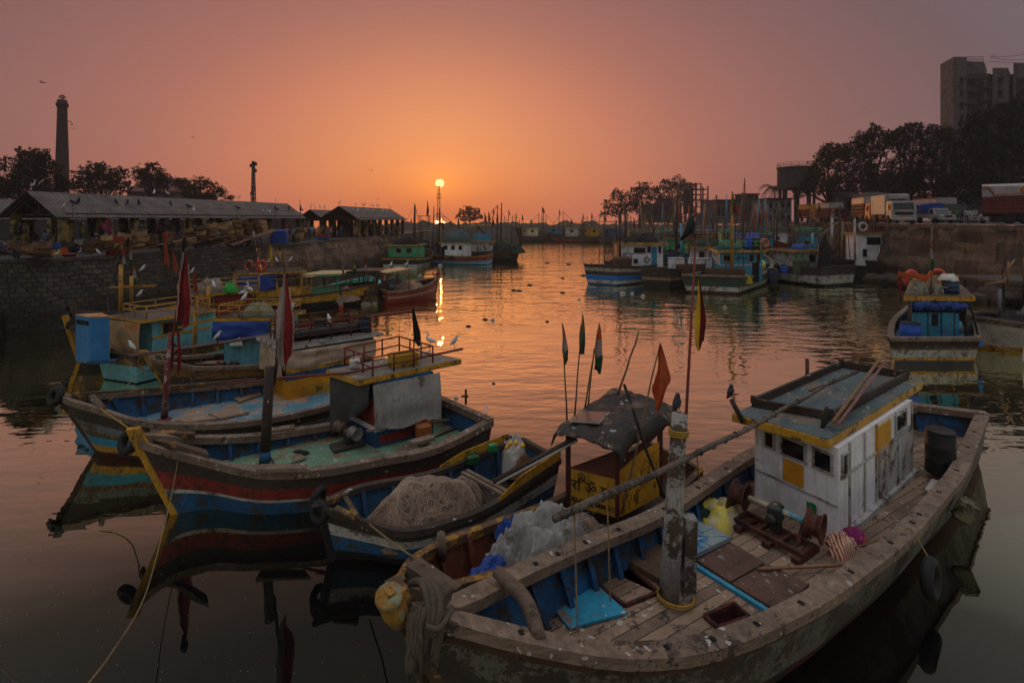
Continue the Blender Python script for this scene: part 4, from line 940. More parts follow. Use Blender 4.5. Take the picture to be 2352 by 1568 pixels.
for f, zz in ((.57, 1.42), (.68, 1.5), (.84, 1.2), (.36, 1.15)): b.ball(onside(f, zz + .06), .016, 6, 4); b.tube([onside(f, zz + .05), onside(f, zz)], .01, 4); b.tube([onside(f, zz), onside(f - .02, zz - .06)], .006, 4); b.tube([onside(f, zz), onside(f + .02, zz - .06)], .006, 4)
b.build('mural', INK, cB.o)
LF, NF, RT, BK = V((.82, 10.9, 2.55)), V((2.2, 10.2, 2.62)), V((3.85, 11.75, 2.66)), V((2.45, 12.95, 2.74))
def canopy(u, v):
    q = LF.lerp(NF, u).lerp(BK.lerp(RT, u), v); arch = .07 * math.sin(math.pi * u)
    edge = max(0, abs(u - .5) * 2 - .9) / .1; e2 = max(0, .1 - v) / .1
    q += V((0, 0, arch - .26 * edge - .30 * e2 * (.4 + .6 * u) + .05 * crumple(u * 3, v * 3, 4) + .02 * math.sin(v * 14 + 5 * u)))
    return q
b = MB(); b.grid(canopy, 44, 44, True, None, .015); b.build('canopy', BLACKTARP, Bb)
for px in ((1302, 1147), (1512, 1126)): pass
sp = thing('solar_panel', 'small framed solar panel lying on the black canopy', 'solar panel', P(1350, 960, 2.72)); q = pz([(1307, 969), (1377, 974), (1401, 949), (1337, 947)], 2.7)
b = MB(); b.slab(q, .03); b.build('panel_frame', paint('aluminium_frame', (170, 160, 150), .4, .1), sp)
b = MB(); c = sum(q, V()) / 4; b.slab([v.lerp(c, .07) for v in q], .006, .03); b.build('cells', paint('brown_cells', (120, 92, 76), .15, .1, bump=0, spec=.8), sp)
yB = 11.8
for (x0, y0), (x1, y1), mats, L_, w_, sd in (((1303, 962), (1292, 742), [FABORA, FABWHT, FABGRN], .98, .16, 1), ((1320, 950), (1338, 720), [paint('olive_flag_cloth', (98, 84, 50), .8, .3, trans=.35, bump=.1), DGRN], 1.0, .2, 2), ((1342, 938), (1376, 741), [FABORA, FABWHT, FABGRN], 1.2, .3, 3)):
    flagpoles(Bb, 'flagpole', Q(x0, y0 + 8, yB), Q(x1, y1, yB), .022, .012, BAMBOO)
    flag(Bb, Q(x1, y1 + 1, yB), L_, w_, mats, side=V((1, .2, 0)), down=Q(x0, y0, yB) - Q(x1, y1, yB) if sd < 3 else V((-.12, 0, -1)), seed=sd, cut=.15)
flagpoles(Bb, 'flagpole', Q(1351, 930, yB + .1), Q(1364, 800, yB + .1), .02, .015, BAMBOO)
flagpoles(Bb, 'pole', Q(1420, 905, 12.4), Q(1468, 760, 12.4), .028, .022, BAMBOO); flagpoles(Bb, 'pole', P(1525, 1142, 1.1), Q(1432, 883, 10.2), .035, .03, WOOD2)
flagpoles(Bb, 'flagpole', P(1428, 1180, 1.0), Q(1516, 788, 10.6), .024, .016, BAMBOO); flag(Bb, Q(1516, 790, 10.55), 1.42, .42, [FABORA, paint('faded_orange_cloth', (170, 84, 48), .8, .3, trans=.35, bump=.1)], side=V((1, 0, 0)), down=V((-.1, 0, -1)), split='u', seed=5, cut=.5)
b = MB(); c0 = P(1263, 1100, 1.0)
for x0, y0, x1, y1, r, m in ((1132, 1106, 1322, 1005, .05, 0), (1140, 1110, 1326, 1010, .035, 1)):
    b.mat(m); b.tube([Q(x0, y0, 10.3), Q(x1, y1, 10.9)], r, 7)
b.build('spar', [WOOD2, WHITEP], Bb)
tp = thing('tarpaulin', 'crumpled grey tarpaulin with blue patches covering nets in the slim yellow boat', 'tarpaulin', P(1150, 1270, .6))
def sheet(name, m, c, sx, sy, h, seed, rz, par):
    b = MB(); Mx = Matrix.Rotation(rz, 3, 'Z'); c = V(c)
    def fn(u, v):
        x, y = (u - .5) * 2, (v - .5) * 2; r = max(abs(x), abs(y)); z = h * (1 - r ** 2.5) 
        f = h * (.40 * crumple(x, y, seed) + .07 * math.sin(x * 10 + 5 * noise.noise(V((x * 1.4, y * 1.4, seed)))))
        return c + Mx @ V((x * sx / 2 * (1 + .1 * math.sin(5 * y + seed)), y * sy / 2 * (1 + .1 * math.sin(4 * x + seed)), z + f))
    b.grid(fn, 56, 56, True); return b.build(name, m, par)
sheet('grey_sheet', GREYTARP, V((.52, 9.12, 1.0)), 1.85, .95, .7, 2, .72, tp)
sheet('blue_sheet', BLUETARP, V((-.35, 8.42, 1.0)), .95, .62, .34, 7, .9, tp); sheet('blue_sheet', BLUETARP, V((.05, 9.25, 1.28)), .6, .42, .3, 11, .6, tp)
sheet('grey_sheet', GREYTARP, V((.0, 8.85, 1.12)), .8, .6, .42, 13, .8, tp)
fl = thing('net_floats', 'cluster of pale cork net floats strung in the bow of the slim yellow boat', 'floats', V((-.45, 7.9, 1.1))); rn = random.Random(8)
for i in range(16):
    b = MB(); c = V((-.62 + .5 * rn.random(), 7.75 + .45 * rn.random(), 1.1 + .16 * rn.random())); d = V((rn.random() - .5, rn.random() - .7, .3)).normalized()
    b.lathe(c, [(.015, 0), (.05, 0), (.055, .05), (.05, .12), (.015, .12)], 10, d); b.build('float', paint('cork_grey', (148, 136, 118), .9, .25), fl)
heap('fishing_net', 'grey brown net heap in front of the lettered yellow cabin', 'net', V((1.35, 9.9, .6)), (1.3, .9, .55), NETB, 21, .5, 18, 60, GREYTARP, rz=.7)
rope('mooring_line', 'tight rope from the small net boat to the bow of the slim yellow boat', [P(849, 1203, .95), P(975, 1295, 1.84)], .017, ROPE, sag=.03)

# ================================================================== the little boat with the net
Cc = thing('fishing_boat', 'small blue and white open boat filled with a big brown net', 'boat', (-1.5, 11.5, 0))
nearC = [P(744, 1166, 1.15), P(777, 1179, 1.05), P(850, 1202, .9), P(937, 1221, .84), P(1056, 1192, .85), P(1145, 1152, .92), P(1287, 1054, 1.2)]
farC = [P(742, 1156, 1.15), P(784, 1131, 1.05), P(843, 1112, .95), P(1005, 1079, .9), P(1165, 1014, 1.1), P(1205, 1008, 1.2)]
hC = Hull(nearC, farC, 32)
hC.build(Cc, [(1, .72, WOOD2), (.72, .5, WHT2), (.5, .2, BLU), (.2, -1, BLK)], .25, rail=WOOD2, inner=paint('deep_blue_inside', (28, 70, 100), .7, .3, wear=(60, 54, 50), wear_amt=.45), deck=WOOD2, rake=.25, flare=.25, rw=.12, rh=.1, iw=.88, stem=BLK, stemtop=.06, deep=.6)
for pts in ([P(1145, 1152, .96), P(1215, 1100, 1.1), P(1288, 1052, 1.26)], [P(1010, 1076, .92), P(1090, 1044, 1.02), P(1166, 1012, 1.14)]):
    pp = spline(pts, 10); b = MB()
    for i in range(9):
        h0, h1 = min(.2, .06 + .05 * i), min(.2, .06 + .05 * (i + 1)); a, c = pp[i], pp[i + 1]; b.hexa([a + V((0, -.02, 0)), c + V((0, -.02, 0)), c + V((0, .02, 0)), a + V((0, .02, 0))], [a + V((0, -.02, h0)), c + V((0, -.02, h1)), c + V((0, .02, h1)), a + V((0, .02, h0))])
    b.build('wash_strake', YEL, Cc)
b = MB()
for a, c in ((P(1062, 1085, .86), P(1160, 1138, .86)), (P(1072, 1080, .86), P(1166, 1130, .86))): b.beam(a, c, .09, .06)
b.build('thwart', WOOD, Cc)
b = MB(); b.beam(P(752, 1152, 1.16), P(795, 1136, 1.12), .12, .1); b.beam(P(790, 1137, 1.12), P(818, 1185, 1.08), .1, .06); b.beam(P(770, 1166, 1.14), P(820, 1188, 1.04), .14, .05); b.build('bow_frame', YEL2, Cc)
b = MB(); b.beam(P(1170, 1030, .9), Q(1170, 1000, 13.5), .14, .1, V((0, 1, 0))); b.build('stern_post', YEL2, Cc)
tyre('tyre', 'shiny black tyre tied to the bow of the small net boat', P(750, 1168, 1.02) + V((-.1, -.12, 0)), .16, .085, (-.45, -.9, .15))
tyre('tyre', 'second tyre on the far bow side of the small net boat', P(742, 1150, 1.02) + V((-.12, .05, .05)), .16, .08, (-.9, .3, .2))
nt = heap('fishing_net', 'big mound of brown monofilament net filling the small blue boat', 'net', V((-1.8, 11.1, .3)), (2.8, 1.45, 1.1), NETB, 31, .36, 34, 750, paint('pale_net_line', (186, 160, 138), .9, .3), rz=.42)
heap('fishing_net', 'rust brown coir net heap in the stern of the small blue boat', 'net', P(1205, 1090, .5), (.8, .7, .4), paint('coir_net', (120, 78, 48), .95, .35, bump=1, bscale=60), 35, .4, 16, 40)
heap('sack', 'white plastic sack of yellow floats in the stern of the small blue boat', 'sack', P(1185, 1082, .4), (.95, .75, .75), paint('white_plastic_sack', (178, 170, 160), .5, .2, wear=(110, 100, 92), wear_amt=.3), 38, .5, 22, folds=.4)
for i, (x, y) in enumerate(((1168, 1022), (1181, 1021), (1196, 1027), (1161, 1030))):
    b = MB(); b.lathe(Q(x, y, 12.5), [(.02, 0), (.05, .01), (.055, .06), (.05, .11), (.02, .12)], 10, V((.6, .3, .4))); tag(b.build('float', paint('yellow_float', (220, 160, 20), .5, .1), None, loc=Q(x, y, 12.5)), 'yellow net float on the white sack', 'float', 'yellow floats on the white sack')
def jerrycan(label, c, w, d, h, m, rz=0, sc=1):
    t = thing('jerrycan', label, 'jerrycan', c); b = MB(); c = V(c); b.cbox(c + V((0, 0, h * .43)), (w, d, h * .86), rz, w * .16); b.build('can_body', m, t)
    b = MB(); Mx = Matrix.Rotation(rz, 3, 'Z'); b.tube([c + Mx @ V((-w * .25, 0, h * .86)), c + Mx @ V((-w * .22, 0, h)), c + Mx @ V((w * .2, 0, h)), c + Mx @ V((w * .25, 0, h * .86))], w * .06, 6); b.lathe(c + Mx @ V((w * .36, 0, h * .84)), [(w * .1, 0), (w * .1, h * .1), (0, h * .1)], 8); b.build('handle', m, t); return t
jerrycan('dark green jerrycan tied with white cord on the yellow strake of the net boat', P(1086, 1066, .92), .32, .2, .3, paint('green_plastic', (24, 78, 36), .45, .2), .5)
b = MB(); b.beam(P(1128, 1082, .6), Q(1131, 1034, 12.3), .05, .05, V((0, 1, 0))); o = b.build('paddle', WOOD, None, loc=P(1128, 1082, .6)); tag(o, 'wooden stick with a cut green can on top standing in the net boat', 'paddle')
b = MB(); b.cbox(Q(1131, 1028, 12.3), (.22, .15, .2), .5, .03); b.build('scoop', paint('bright_green_plastic', (20, 124, 70), .45, .2), o)
# ================================================================== blue and red boat with the grey tarpaulin
D = thing('fishing_boat', 'blue and dark red boat with a grey tarpaulin over its wheelhouse', 'boat', (-5, 13.5, 0))
nearD = [P(316, 1008, 1.95), P(335, 1020, 1.8), P(400, 1040, 1.5), P(480, 1060, 1.28), P(570, 1081, 1.15), P(650, 1086, 1.1), P(760, 1077, 1.1), P(863, 1058, 1.12), P(1000, 1030, 1.2), P(1132, 966, 1.42)]
farD = [P(318, 998, 1.95), P(345, 997, 1.8), P(449, 1002, 1.5), P(588, 997, 1.25), P(700, 981, 1.15), P(798, 964, 1.12), V((-3.3, 16.0, 1.2)), P(1013, 914, 1.42)]
hD = Hull(nearD, farD, 40)
hD.build(D, [(1, .62, WOOD2), (.62, .36, RED), (.36, .30, WHT2), (.30, 0, BLU), (0, -1, RED2)], .78, rail=WOOD, inner=BLU, deck=DECKG, rake=.8, flare=.22, rw=.2, rh=.14, stem=YEL, stemtop=.22)
for px in ([(318, 1012), (410, 1032), (480, 1054), (474, 1042), (400, 1022), (326, 1002)], [(345, 994), (449, 999), (447, 1005), (345, 1003)]):
    b = MB(); b.slab(pz(px, 1.62), .1); b.build('bow_plank', YEL2, D)
for px in ([(713, 1083), (588, 1086), (600, 1074), (700, 1072)], [(1000, 1012), (945, 1026), (940, 1018), (990, 1004)], [(620, 989), (675, 981), (678, 988), (622, 997)]):
    b = MB(); b.slab(pz(px, 1.2), .09); b.build('rubbing_pad', WOOD, D)
hatch(D, [(616, 1042), (666, 1030), (704, 1055), (636, 1075)], .8, .05, DECKG)
hatch(D, [(990, 1010), (1030, 990), (1056, 982), (1005, 1003)], .8, .05, WOOD2)
ms0 = P(608, 1062, .78); ms1 = Q(620, 842, ms0.y)
b = MB(); b.tube([ms0, ms0.lerp(ms1, .12)], [.135, .135], 9); b.mat(1); b.tube([ms0.lerp(ms1, .12), ms1], [.13, .115], 9); b.build('mast', [BLU, WOOD2], D)
flagpoles(D, 'flagpole', ms0.lerp(ms1, .8) + V((.06, .1, 0)), Q(654, 622, ms0.y), .05, .02, WOOD2)
flag(D, Q(652, 626, ms0.y - .05), 2.75, .5, [FABWHT, FABRED], side=V((1, .1, 0)), down=V((-.06, 0, -1)), split='u', seed=2, folds=2, fringe=FRINGE, cut=.45)
cD = Cabin(D, [(-4.8, 14.95), (-3.72, 13.94), (-2.3, 14.95), (-3.38, 15.96)],   .78, 2.58, BLU, roof=paint('grey_green_roof', (112, 112, 104), .7, .3, wear=(132, 100, 78), wear_amt=.4, spots=1.0), fascia=YEL, rt=.14, roofpts=[(-5.3, 14.6), (-4.1, 13.65), (-1.55, 15.7), (-2.75, 16.65)], bands=[(.78, 1.22, BLU), (1.22, 1.36, WHT), (1.36, 2.05, RED), (2.05, 2.58, BLU)], name='wheelhouse')
cD.panel(1, .5, .98, 1.5, .22, RED, name='board')
def hang(root, a, c, drop0, drop1, m, name='curtain', off=V(), seed=0, bulge=.08, fold=5, thick=0):
    """cloth hung between a and c"""
    b = MB(); a, c = V(a), V(c); nr = (c - a).cross(V((0, 0, 1))).normalized()
    def fn(u, v):
        d = lerp(drop0, drop1, u); q = a.lerp(c, u) + V((0, 0, -d * v)) + nr * (bulge * math.sin(math.pi * v) * .4 + .03 * math.sin(u * fold * 6.28 + seed + v * 2) * (.3 + v) + .07 * noise.noise(V((u * 4, v * 3, seed))))
        return q + off * v + V((0, 0, .04 * math.sin(u * 9 + seed) * (v > .95)))
    b.grid(fn, 22, 12, True); return b.build(name, m, root)
hang(cD.o, V((-3.72, 13.68, 2.58)), V((-2.1, 14.85, 2.58)), 1.22, 1.28, GREYTARP, 'tarpaulin', V((.06, -.1, 0)), 1, .1, 2)
hang(cD.o, V((-5.2, 14.65, 2.57)), V((-3.85, 13.8, 2.57)), 1.7, .55, paint('dark_grey_tarpaulin', (74, 70, 68), .75, .25), 'tarpaulin', V((0, 0, 0)), 4, .1, 2)
b = MB(); b.tube([Q(842, 990, 13.5), Q(1032, 963, 15.0)], .03, 7); b.build('curtain_pole', BAMBOO, cD.o)
zt = cD.zt
rp = pz([(792, 838), (856, 864), (994, 833), (917, 808)], zt)
railing(cD.o, rp, .5, REDPIPE, .024, (.45,), 3)
b = MB(); b.tube([Q(640, 868, 14.3), P(800, 856, zt + .06), Q(1063, 801, 16.2)], .035, 7); b.build('long_pipe', REDPIPE, cD.o)
crate('yellow fish crate inside the red roof railing of the blue and dark red boat', P(926, 838, zt), (.78, .46, .36), paint('yellow_crate_plastic', (196, 150, 30), .5, .15, wear=(110, 84, 50), wear_amt=.35), .55)
flagpoles(cD.o, 'flagpole', P(952, 822, zt), Q(948, 703, 15.9), .022, .015, WOOD2); flag(cD.o, Q(948, 705, 15.85), 1.15, .3, [FABBLK], seed=4, down=V((.04, 0, -1)))
jerrycan('white plastic jug standing at the corner of the roof railing', P(815, 846, zt), .3, .24, .34, WHITEP, .3)
jerrycan('rusty orange jerrycan beside the blue wheelhouse wall', P(973, 1020, .8), .42, .3, .68, paint('rust_orange_plastic', (150, 82, 32), .6, .3, wear=(96, 56, 28), wear_amt=.4), .6)
wo = MB(); c = P(798, 1026, .78); wo.cbox(c + V((0, 0, .06)), (.85, .5, .1), .6, .02); wo.cbox(c + V((0, .05, .3)), (.24, .3, .4), .6, .05); wo = wo.build('winch', paint('greasy_iron', (66, 58, 52), .6, .4, wear=(96, 60, 44), wear_amt=.4), D)
for sg, m in ((1, paint('worn_alloy', (130, 126, 118), .5, .3)), (-1, paint('brown_alloy', (112, 88, 70), .5, .3))):
    b = MB(); b.lathe(c + V((.16 * sg, -.13 * sg, .46)), [(.17, 0), (.17, .03), (.12, .07), (.11, .18), (.16, .26), (.17, .28), (.14, .28), (.09, .16), (0, .15)], 18, V((sg * .75, -sg * .6, 0))); b.build('drum', m, wo)
heap('rag', 'black rag lying on the green deck of the blue and dark red boat', 'rag', P(687, 1042, .8), (.5, .3, .07), FABBLK, 44, .5, 10)
tyre('tyre', 'tarred tyre slung round the bow of the blue and dark red boat', P(308, 1000, 1.9) + V((-.05, -.1, -.1)), .2, .1, (-.3, -.9, .35))
b = MB(); b.tube([P(1070, 928, 1.4), Q(1070, 895, 15.4)], .035, 6); b.beam(Q(1060, 910, 15.4), Q(1076, 910, 15.4), .05, .05); b.build('rudder_post', WOOD2, D)

# ================================================================== yellow and blue boat beyond it
Eb = thing('fishing_boat', 'yellow cabined boat with a faded blue deck and tall red flag', 'boat', (-8, 16.5, 0))
nearE = [P(133, 900, 1.95), P(152, 917, 1.85), P(240, 944, 1.55), P(312, 966, 1.32), P(425, 976, 1.18), P(588, 966, 1.12), P(773, 926, 1.15), V((-3.9, 18.6, 1.35))]
farE = [P(136, 896, 1.95), P(165, 908, 1.85), P(370, 893, 1.5), P(588, 875, 1.3), V((-7.9, 19.6, 1.3)), V((-5.2, 20.8, 1.35))]
hE = Hull(nearE, farE, 38)
hE.build(Eb, [(1, .66, WOOD2), (.66, .5, paint('grey_blue_strake', (104, 112, 118), .7, .3, wear=(84, 60, 40), wear_amt=.5)), (.5, .4, YEL2), (.4, .24, CYAN), (.24, .12, YEL), (.12, -1, RED2)], .8, rail=WOOD, inner=BLU, deck=DECKB, rake=1.0, flare=.22, rw=.16, rh=.13, stem=YEL2, stemtop=.25)
b = MB(); pp = [P(165, 908, 1.9), P(300, 899, 1.62), P(420, 888, 1.5), P(588, 873, 1.36)]; pp = spline(pp, 12)
for a, c in zip(pp, pp[1:]): b.beam(a, c, .1, .14)
b.build('capping', YEL2, Eb)
for px in ([(402, 970), (462, 953), (500, 965), (428, 974)], [(478, 954), (537, 935), (572, 950), (506, 965)], [(523, 910), (577, 898), (600, 908), (550, 926)]): hatch(Eb, px, .82, .07, paint('brown_lid_board', (140, 112, 92), .75, .2, wear=(176, 152, 130), wear_amt=.25, spots=.6))
b = MB(); a, c = P(207, 908, 1.75), P(236, 940, 1.6); b.tube([a, a.lerp(c, .5), c], [.1, .11, .09], 7); b.build('mooring_log', LOG, Eb)
e0 = P(377, 964, .8); e1 = Q(392, 764, e0.y); b = MB(); b.tube([e0, e0.lerp(e1, .3), e1], [.1, .095, .07], 9); b.lathe(e0, [(.2, 0), (.2, .03), (.11, .06)], 14); b.build('mast', paint('red_white_mast', (112, 46, 44), .65, .3, wear=(150, 140, 134), wear_amt=.45, wear_scale=3), Eb)
flagpoles(Eb, 'flagpole', e0.lerp(e1, .85) + V((.05, 0, 0)), Q(427, 572, e0.y), .04, .018, REDPIPE)
flag(Eb, Q(425, 577, e0.y - .05), 2.45, .44, [FABMAR, FABRED], side=V((1, .1, 0)), down=V((-.10, 0, -1)), split='u', seed=3, folds=2, fringe=FRINGE, cut=.2); flag(Eb, Q(407, 760, e0.y - .06), 1.3, .14, [FABRED], seed=6, down=V((.02, 0, -1)), name='streamer', w0=.5); flag(Eb, Q(396, 775, e0.y - .06), 1.0, .12, [FABMAR], seed=8, down=V((-.04, 0, -1)), name='streamer', w0=.5)
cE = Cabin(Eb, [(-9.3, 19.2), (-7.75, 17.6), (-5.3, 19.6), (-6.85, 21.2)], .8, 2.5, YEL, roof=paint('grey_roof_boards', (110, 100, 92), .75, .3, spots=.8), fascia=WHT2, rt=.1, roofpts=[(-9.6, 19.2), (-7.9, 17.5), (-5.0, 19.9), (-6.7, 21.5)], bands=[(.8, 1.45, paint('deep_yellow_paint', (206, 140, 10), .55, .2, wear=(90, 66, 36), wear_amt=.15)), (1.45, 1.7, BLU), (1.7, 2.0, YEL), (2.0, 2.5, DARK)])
cE.panel(1, .5, .95, 2.1, .5, YEL, name='door', t=.03)
CLEAR = paint('milky_sheeting', (176, 150, 126), .45, .2, wear=(140, 110, 84), wear_amt=.4, wear_scale=1.2)
hang(cE.o, V((-7.82, 17.5, 2.46)), V((-5.2, 19.55, 2.46)), .62, .62, CLEAR, 'sheeting', V(), 2, .05, 3); hang(cE.o, V((-9.4, 19.1, 2.46)), V((-7.85, 17.5, 2.46)), .95, .95, CLEAR, 'sheeting', V(), 5, .05, 3)
zt = cE.zt; rp = [V((-9.0, 19.1, zt)), V((-7.85, 17.95, zt)), V((-5.5, 19.85, zt)), V((-6.7, 21.0, zt))]
railing(cE.o, rp, .72, RUST, .025, (.33, .66), 4)
for i in range(5): 
    c = V((-8.0 + .46 * i, 18.45 + .38 * i, zt + .2)); b = MB(); b.lathe(c, [(.18, -.3), (.2, -.27), (.2, .27), (.18, .3)], 14, V((.62, .5, 0))); tag(b.build('drum', DRUMK, None, loc=c), 'black plastic drum lashed in the roof railing of the yellow cabined boat', 'drum', 'black drums on the yellow cabin roof')
for c, m, l in ((V((-7.3, 19.5, zt)), DRUMK, 'upright black tub behind the black drums on the yellow cabin'), (V((-5.75, 20.1, zt)), paint('blue_grey_tub', (52, 64, 92), .5, .2), 'dull blue tub at the end of the drum row on the yellow cabin')): drum(l, c, .24, .55, m, 'tub', name='tub')
for y0, l in ((.3, 5.0), (.5, 4.2)):
    b = MB(); a = V((-8.3, 19.2 + y0, zt + .35)); b.beam(a, a + V((l * .78, l * .62, 0)), .1, .08); b.build('spar', REDPIPE if y0 == .3 else WOOD2, cE.o)
b = MB(); b.tube([Q(500, 884, 17.2), Q(640, 868, 17.0)], .03, 6); b.build('handrail', REDPIPE, Eb)
tyre('tyre', 'tarred tyre slung on the stem head of the yellow cabined boat', P(136, 906, 1.9) + V((0, -.12, 0)), .2, .1, (-.35, -.9, .3))
rope('mooring_line', 'twin yellow lines running from the bow log of the yellow boat to the blue boat', [P(230, 938, 1.7), P(300, 985, 1.5), P(335, 998, 1.95)], .016, ROPEY)
rope('mooring_line', 'line running up from the yellow boat to the next stem', [P(250, 920, 1.7), P(325, 850, 1.35)], .013, ROPE, sag=.05)
b = MB(); c = P(464, 924, .84); b.ball(c, .13, 8, 6, (1.4, 1, .5), .5, 3); tag(b.build('stone', paint('pale_stone', (150, 132, 116), .9, .2), None, loc=c), 'pale flat stone on the blue deck', 'stone')

# ================================================================== boat with rope coil at its stem
F = thing('fishing_boat', 'ochre wooden boat with rope coils on its stem and blue tarpaulin cabin', 'boat', (-12, 21, 0))
hF = Hull([P(333, 812, 1.7), P(350, 826, 1.55), P(425, 839, 1.22), P(462, 844, 1.15), P(588, 839, 1.12), V((-9.0, 21.4, 1.25))], [P(335, 808, 1.7), P(352, 812, 1.55), P(410, 818, 1.35), P(500, 812, 1.2), P(600, 800, 1.2), V((-9.6, 23.4, 1.25))], 28)
hF.build(F, [(1, .6, paint('ochre_planks', (130, 92, 46), .75, .35, wear=(70, 54, 38), wear_amt=.5)), (.6, .35, WOOD2), (.35, .05, YEL2), (.05, -1, BLK)], .5, rail=WOOD, inner=WOOD2, deck=WOOD2, rake=.9, rw=.14, stem=YEL, stemtop=.1)
cF = Cabin(F, [(-12.15, 21.6), (-9.85, 21.75), (-9.7, 23.2), (-12.0, 23.1)], .5, 2.75, CYAN2, roof=WOOD2, fascia=YEL, rt=.14, over=.25)
hang(cF.o, V((-12.5, 21.4, 2.74)), V((-10.2, 21.5, 2.74)), .75, .8, BLUETARP, 'tarpaulin', V((0, -.05, 0)), 2, .12, 2)
hang(cF.o, V((-10.1, 21.4, 2.72)), V((-9.3, 21.45, 2.72)), 1.1, 1.3, TANTARP, 'sacking', V((0, -.05, 0)), 5, .1, 2)
railing(cF.o, [V((-12.3, 21.5, cF.zt)), V((-9.8, 21.6, cF.zt)), V((-9.6, 23.2, cF.zt)), V((-12.1, 23.2, cF.zt))], .5, YPIPE, .025, (.5,), 3)
heap('fishing_net', 'pale bundled net on the roof of the ochre wooden boat', 'net', V((-11.0, 22.1, cF.zt)), (1.3, .8, .55), paint('pale_green_net', (138, 140, 116), .9, .35, bump=.9, bscale=40), 51, .4, 16, 40)
heap('float_bundle', 'string of pale floats hung on the cyan cabin wall', 'floats', V((-11.55, 21.45, 1.75)), (.55, .2, .35), WHITEP, 53, .4, 10)
b = MB(); 
for i in range(2): c = V((-12.2 + .55 * i, 21.2, .95)); b.lathe(c, [(.2, 0), (.2, .04), (.12, .08), (.12, .2), (.2, .25), (.2, .28)], 14, V((1, -.2, 0)))
b.build('winch', RUST, F)
b = MB(); b.beam(P(428, 832, .95), P(538, 832, .95), .4, .05); b.build('bench', paint('pale_bench', (150, 120, 96), .7, .2), F)
b = MB(); a, c = Q(297, 817, 19.6), Q(720, 752, 21.6); b.tube([a, a.lerp(c, .5) - V((0, 0, .05)), c], .06, 7); b.build('boom', paint('maroon_grey_spar', (112, 84, 76), .7, .3), F)
coil('rope_coil', 'grey rope coils hung over the stem of the ochre wooden boat', P(345, 815, 1.65) + V((0, -.12, -.25)), .32, ROPE, 5, .02, V((.1, -1, .1)))
for i in range(4): rope('rope_loop', '', [Q(340 + i * 14, 812, 19.5), Q(348 + i * 16, 840 - 5 * i, 19.4), Q(370 + i * 16, 806, 19.6)], .018, ROPE, parent=F)

# ================================================================== cyan boat with the blue closet on its stern
G = thing('fishing_boat', 'pale cyan boat with a blue closet hung over its stern', 'boat', (-16, 24, 0))
b1, b2 = rails((-13.0, 30.0), (-15.9, 21.6), (-18.2, 22.4), 1.7, 1.15, 1.25)
hG = Hull(b1, b2, 26)
hG.build(G, [(1, .62, YEL2), (.62, .05, CYAN2), (.05, -1, BLK)], .55, rail=WOOD2, inner=BLU, deck=DECKC, rw=.18, stem=None)
b = MB(); q = [V((-18.75, 22.0, .95)), V((-17.75, 21.5, .95)), V((-16.93, 21.55, .95)), V((-17.9, 22.35, .95))]; b.slab(q, 1.95); g = b.build('closet', paint('bright_blue_boards', (24, 112, 172), .5, .2, wear=(70, 120, 150), wear_amt=.1, streak=(16, 78, 122), streak_amt=.4), G)
b = MB(); b.slab([p.lerp(sum(q, V()) / 4, -.03) for p in q], .05, 1.95); b.build('closet_roof', TANTARP, g)
b = MB(); a, c = q[0].lerp(q[1], .12) + V((-.01, -.02, 1.7)), q[0].lerp(q[1], .95) + V((-.01, -.02, 1.7)); b.beam(a, c, .03, .18); b.build('vent_slot', DARK, g)
b = MB(); b.beam(q[1] + V((0, -.05, .1)), q[2] + V((.25, .1, .12)), .2, .08); b.build('closet_ledge', BLU, g)
cG = Cabin(G, [(-17.9, 23.6), (-16.1, 22.9), (-14.7, 25.4), (-16.6, 26.2)], .55, 2.5, CYAN2, roof=paint('dark_wet_roof', (84, 80, 76), .35, .3, spots=1.0), fascia=YEL, rt=.12, roofpts=[(-18.5, 23.5), (-16.1, 22.2), (-14.5, 25.2), (-16.9, 26.5)])
cG.win(1, .3, 2.05, .9, .55, fm=YEL); cG.panel(1, .45, 1.72, 2.6, .1, YEL, name='trim')
b = MB(); p, u, L, n = cG.wall(1); c = p + u * .9 + n * .02; c.z = 1.1; b.torus(c, .13, .03, n, 14, 6); b.build('porthole', RUST, cG.o)
hang(cG.o, V((-18.2, 23.2, 2.48)), V((-16.15, 22.25, 2.48)), 1.35, 1.6, TANTARP, 'sacking', V((0, -.1, 0)), 3, .14, 2)
railing(cG.o, [V((-17.9, 23.6, cG.zt)), V((-16.2, 22.7, cG.zt)), V((-14.9, 25.2, cG.zt)), V((-16.7, 26.1, cG.zt))], .5, YPIPE, .03, (.5,), 2)
for (x0, y0, x1, y1, d, r) in ((277, 716, 278, 608, 25.0, .09), (302, 700, 302, 634, 25.6, .08), (480, 752, 478, 650, 25.2, .09), (446, 815, 450, 690, 22.6, .09)):
    b = MB(); b.tube([Q(x0, y0, d), Q(x1, y1, d)], r, 8); b.build('gantry_post', YPIPE, G)
for (x0, y0, x1, y1, d) in ((253, 660, 358, 656, 25.2), (410, 752, 560, 716, 23.4), (383, 708, 494, 676, 24.6)):
    b = MB(); b.beam(Q(x0, y0, d), Q(x1, y1, d + .3), .1, .11); b.build('gantry_beam', YPIPE, G)
coil('rope_coil', 'rope coil hung on the yellow gantry post of the pale cyan boat', Q(458, 696, 22.5), .22, ROPE, 5, .018, V((0, -1, .1)))

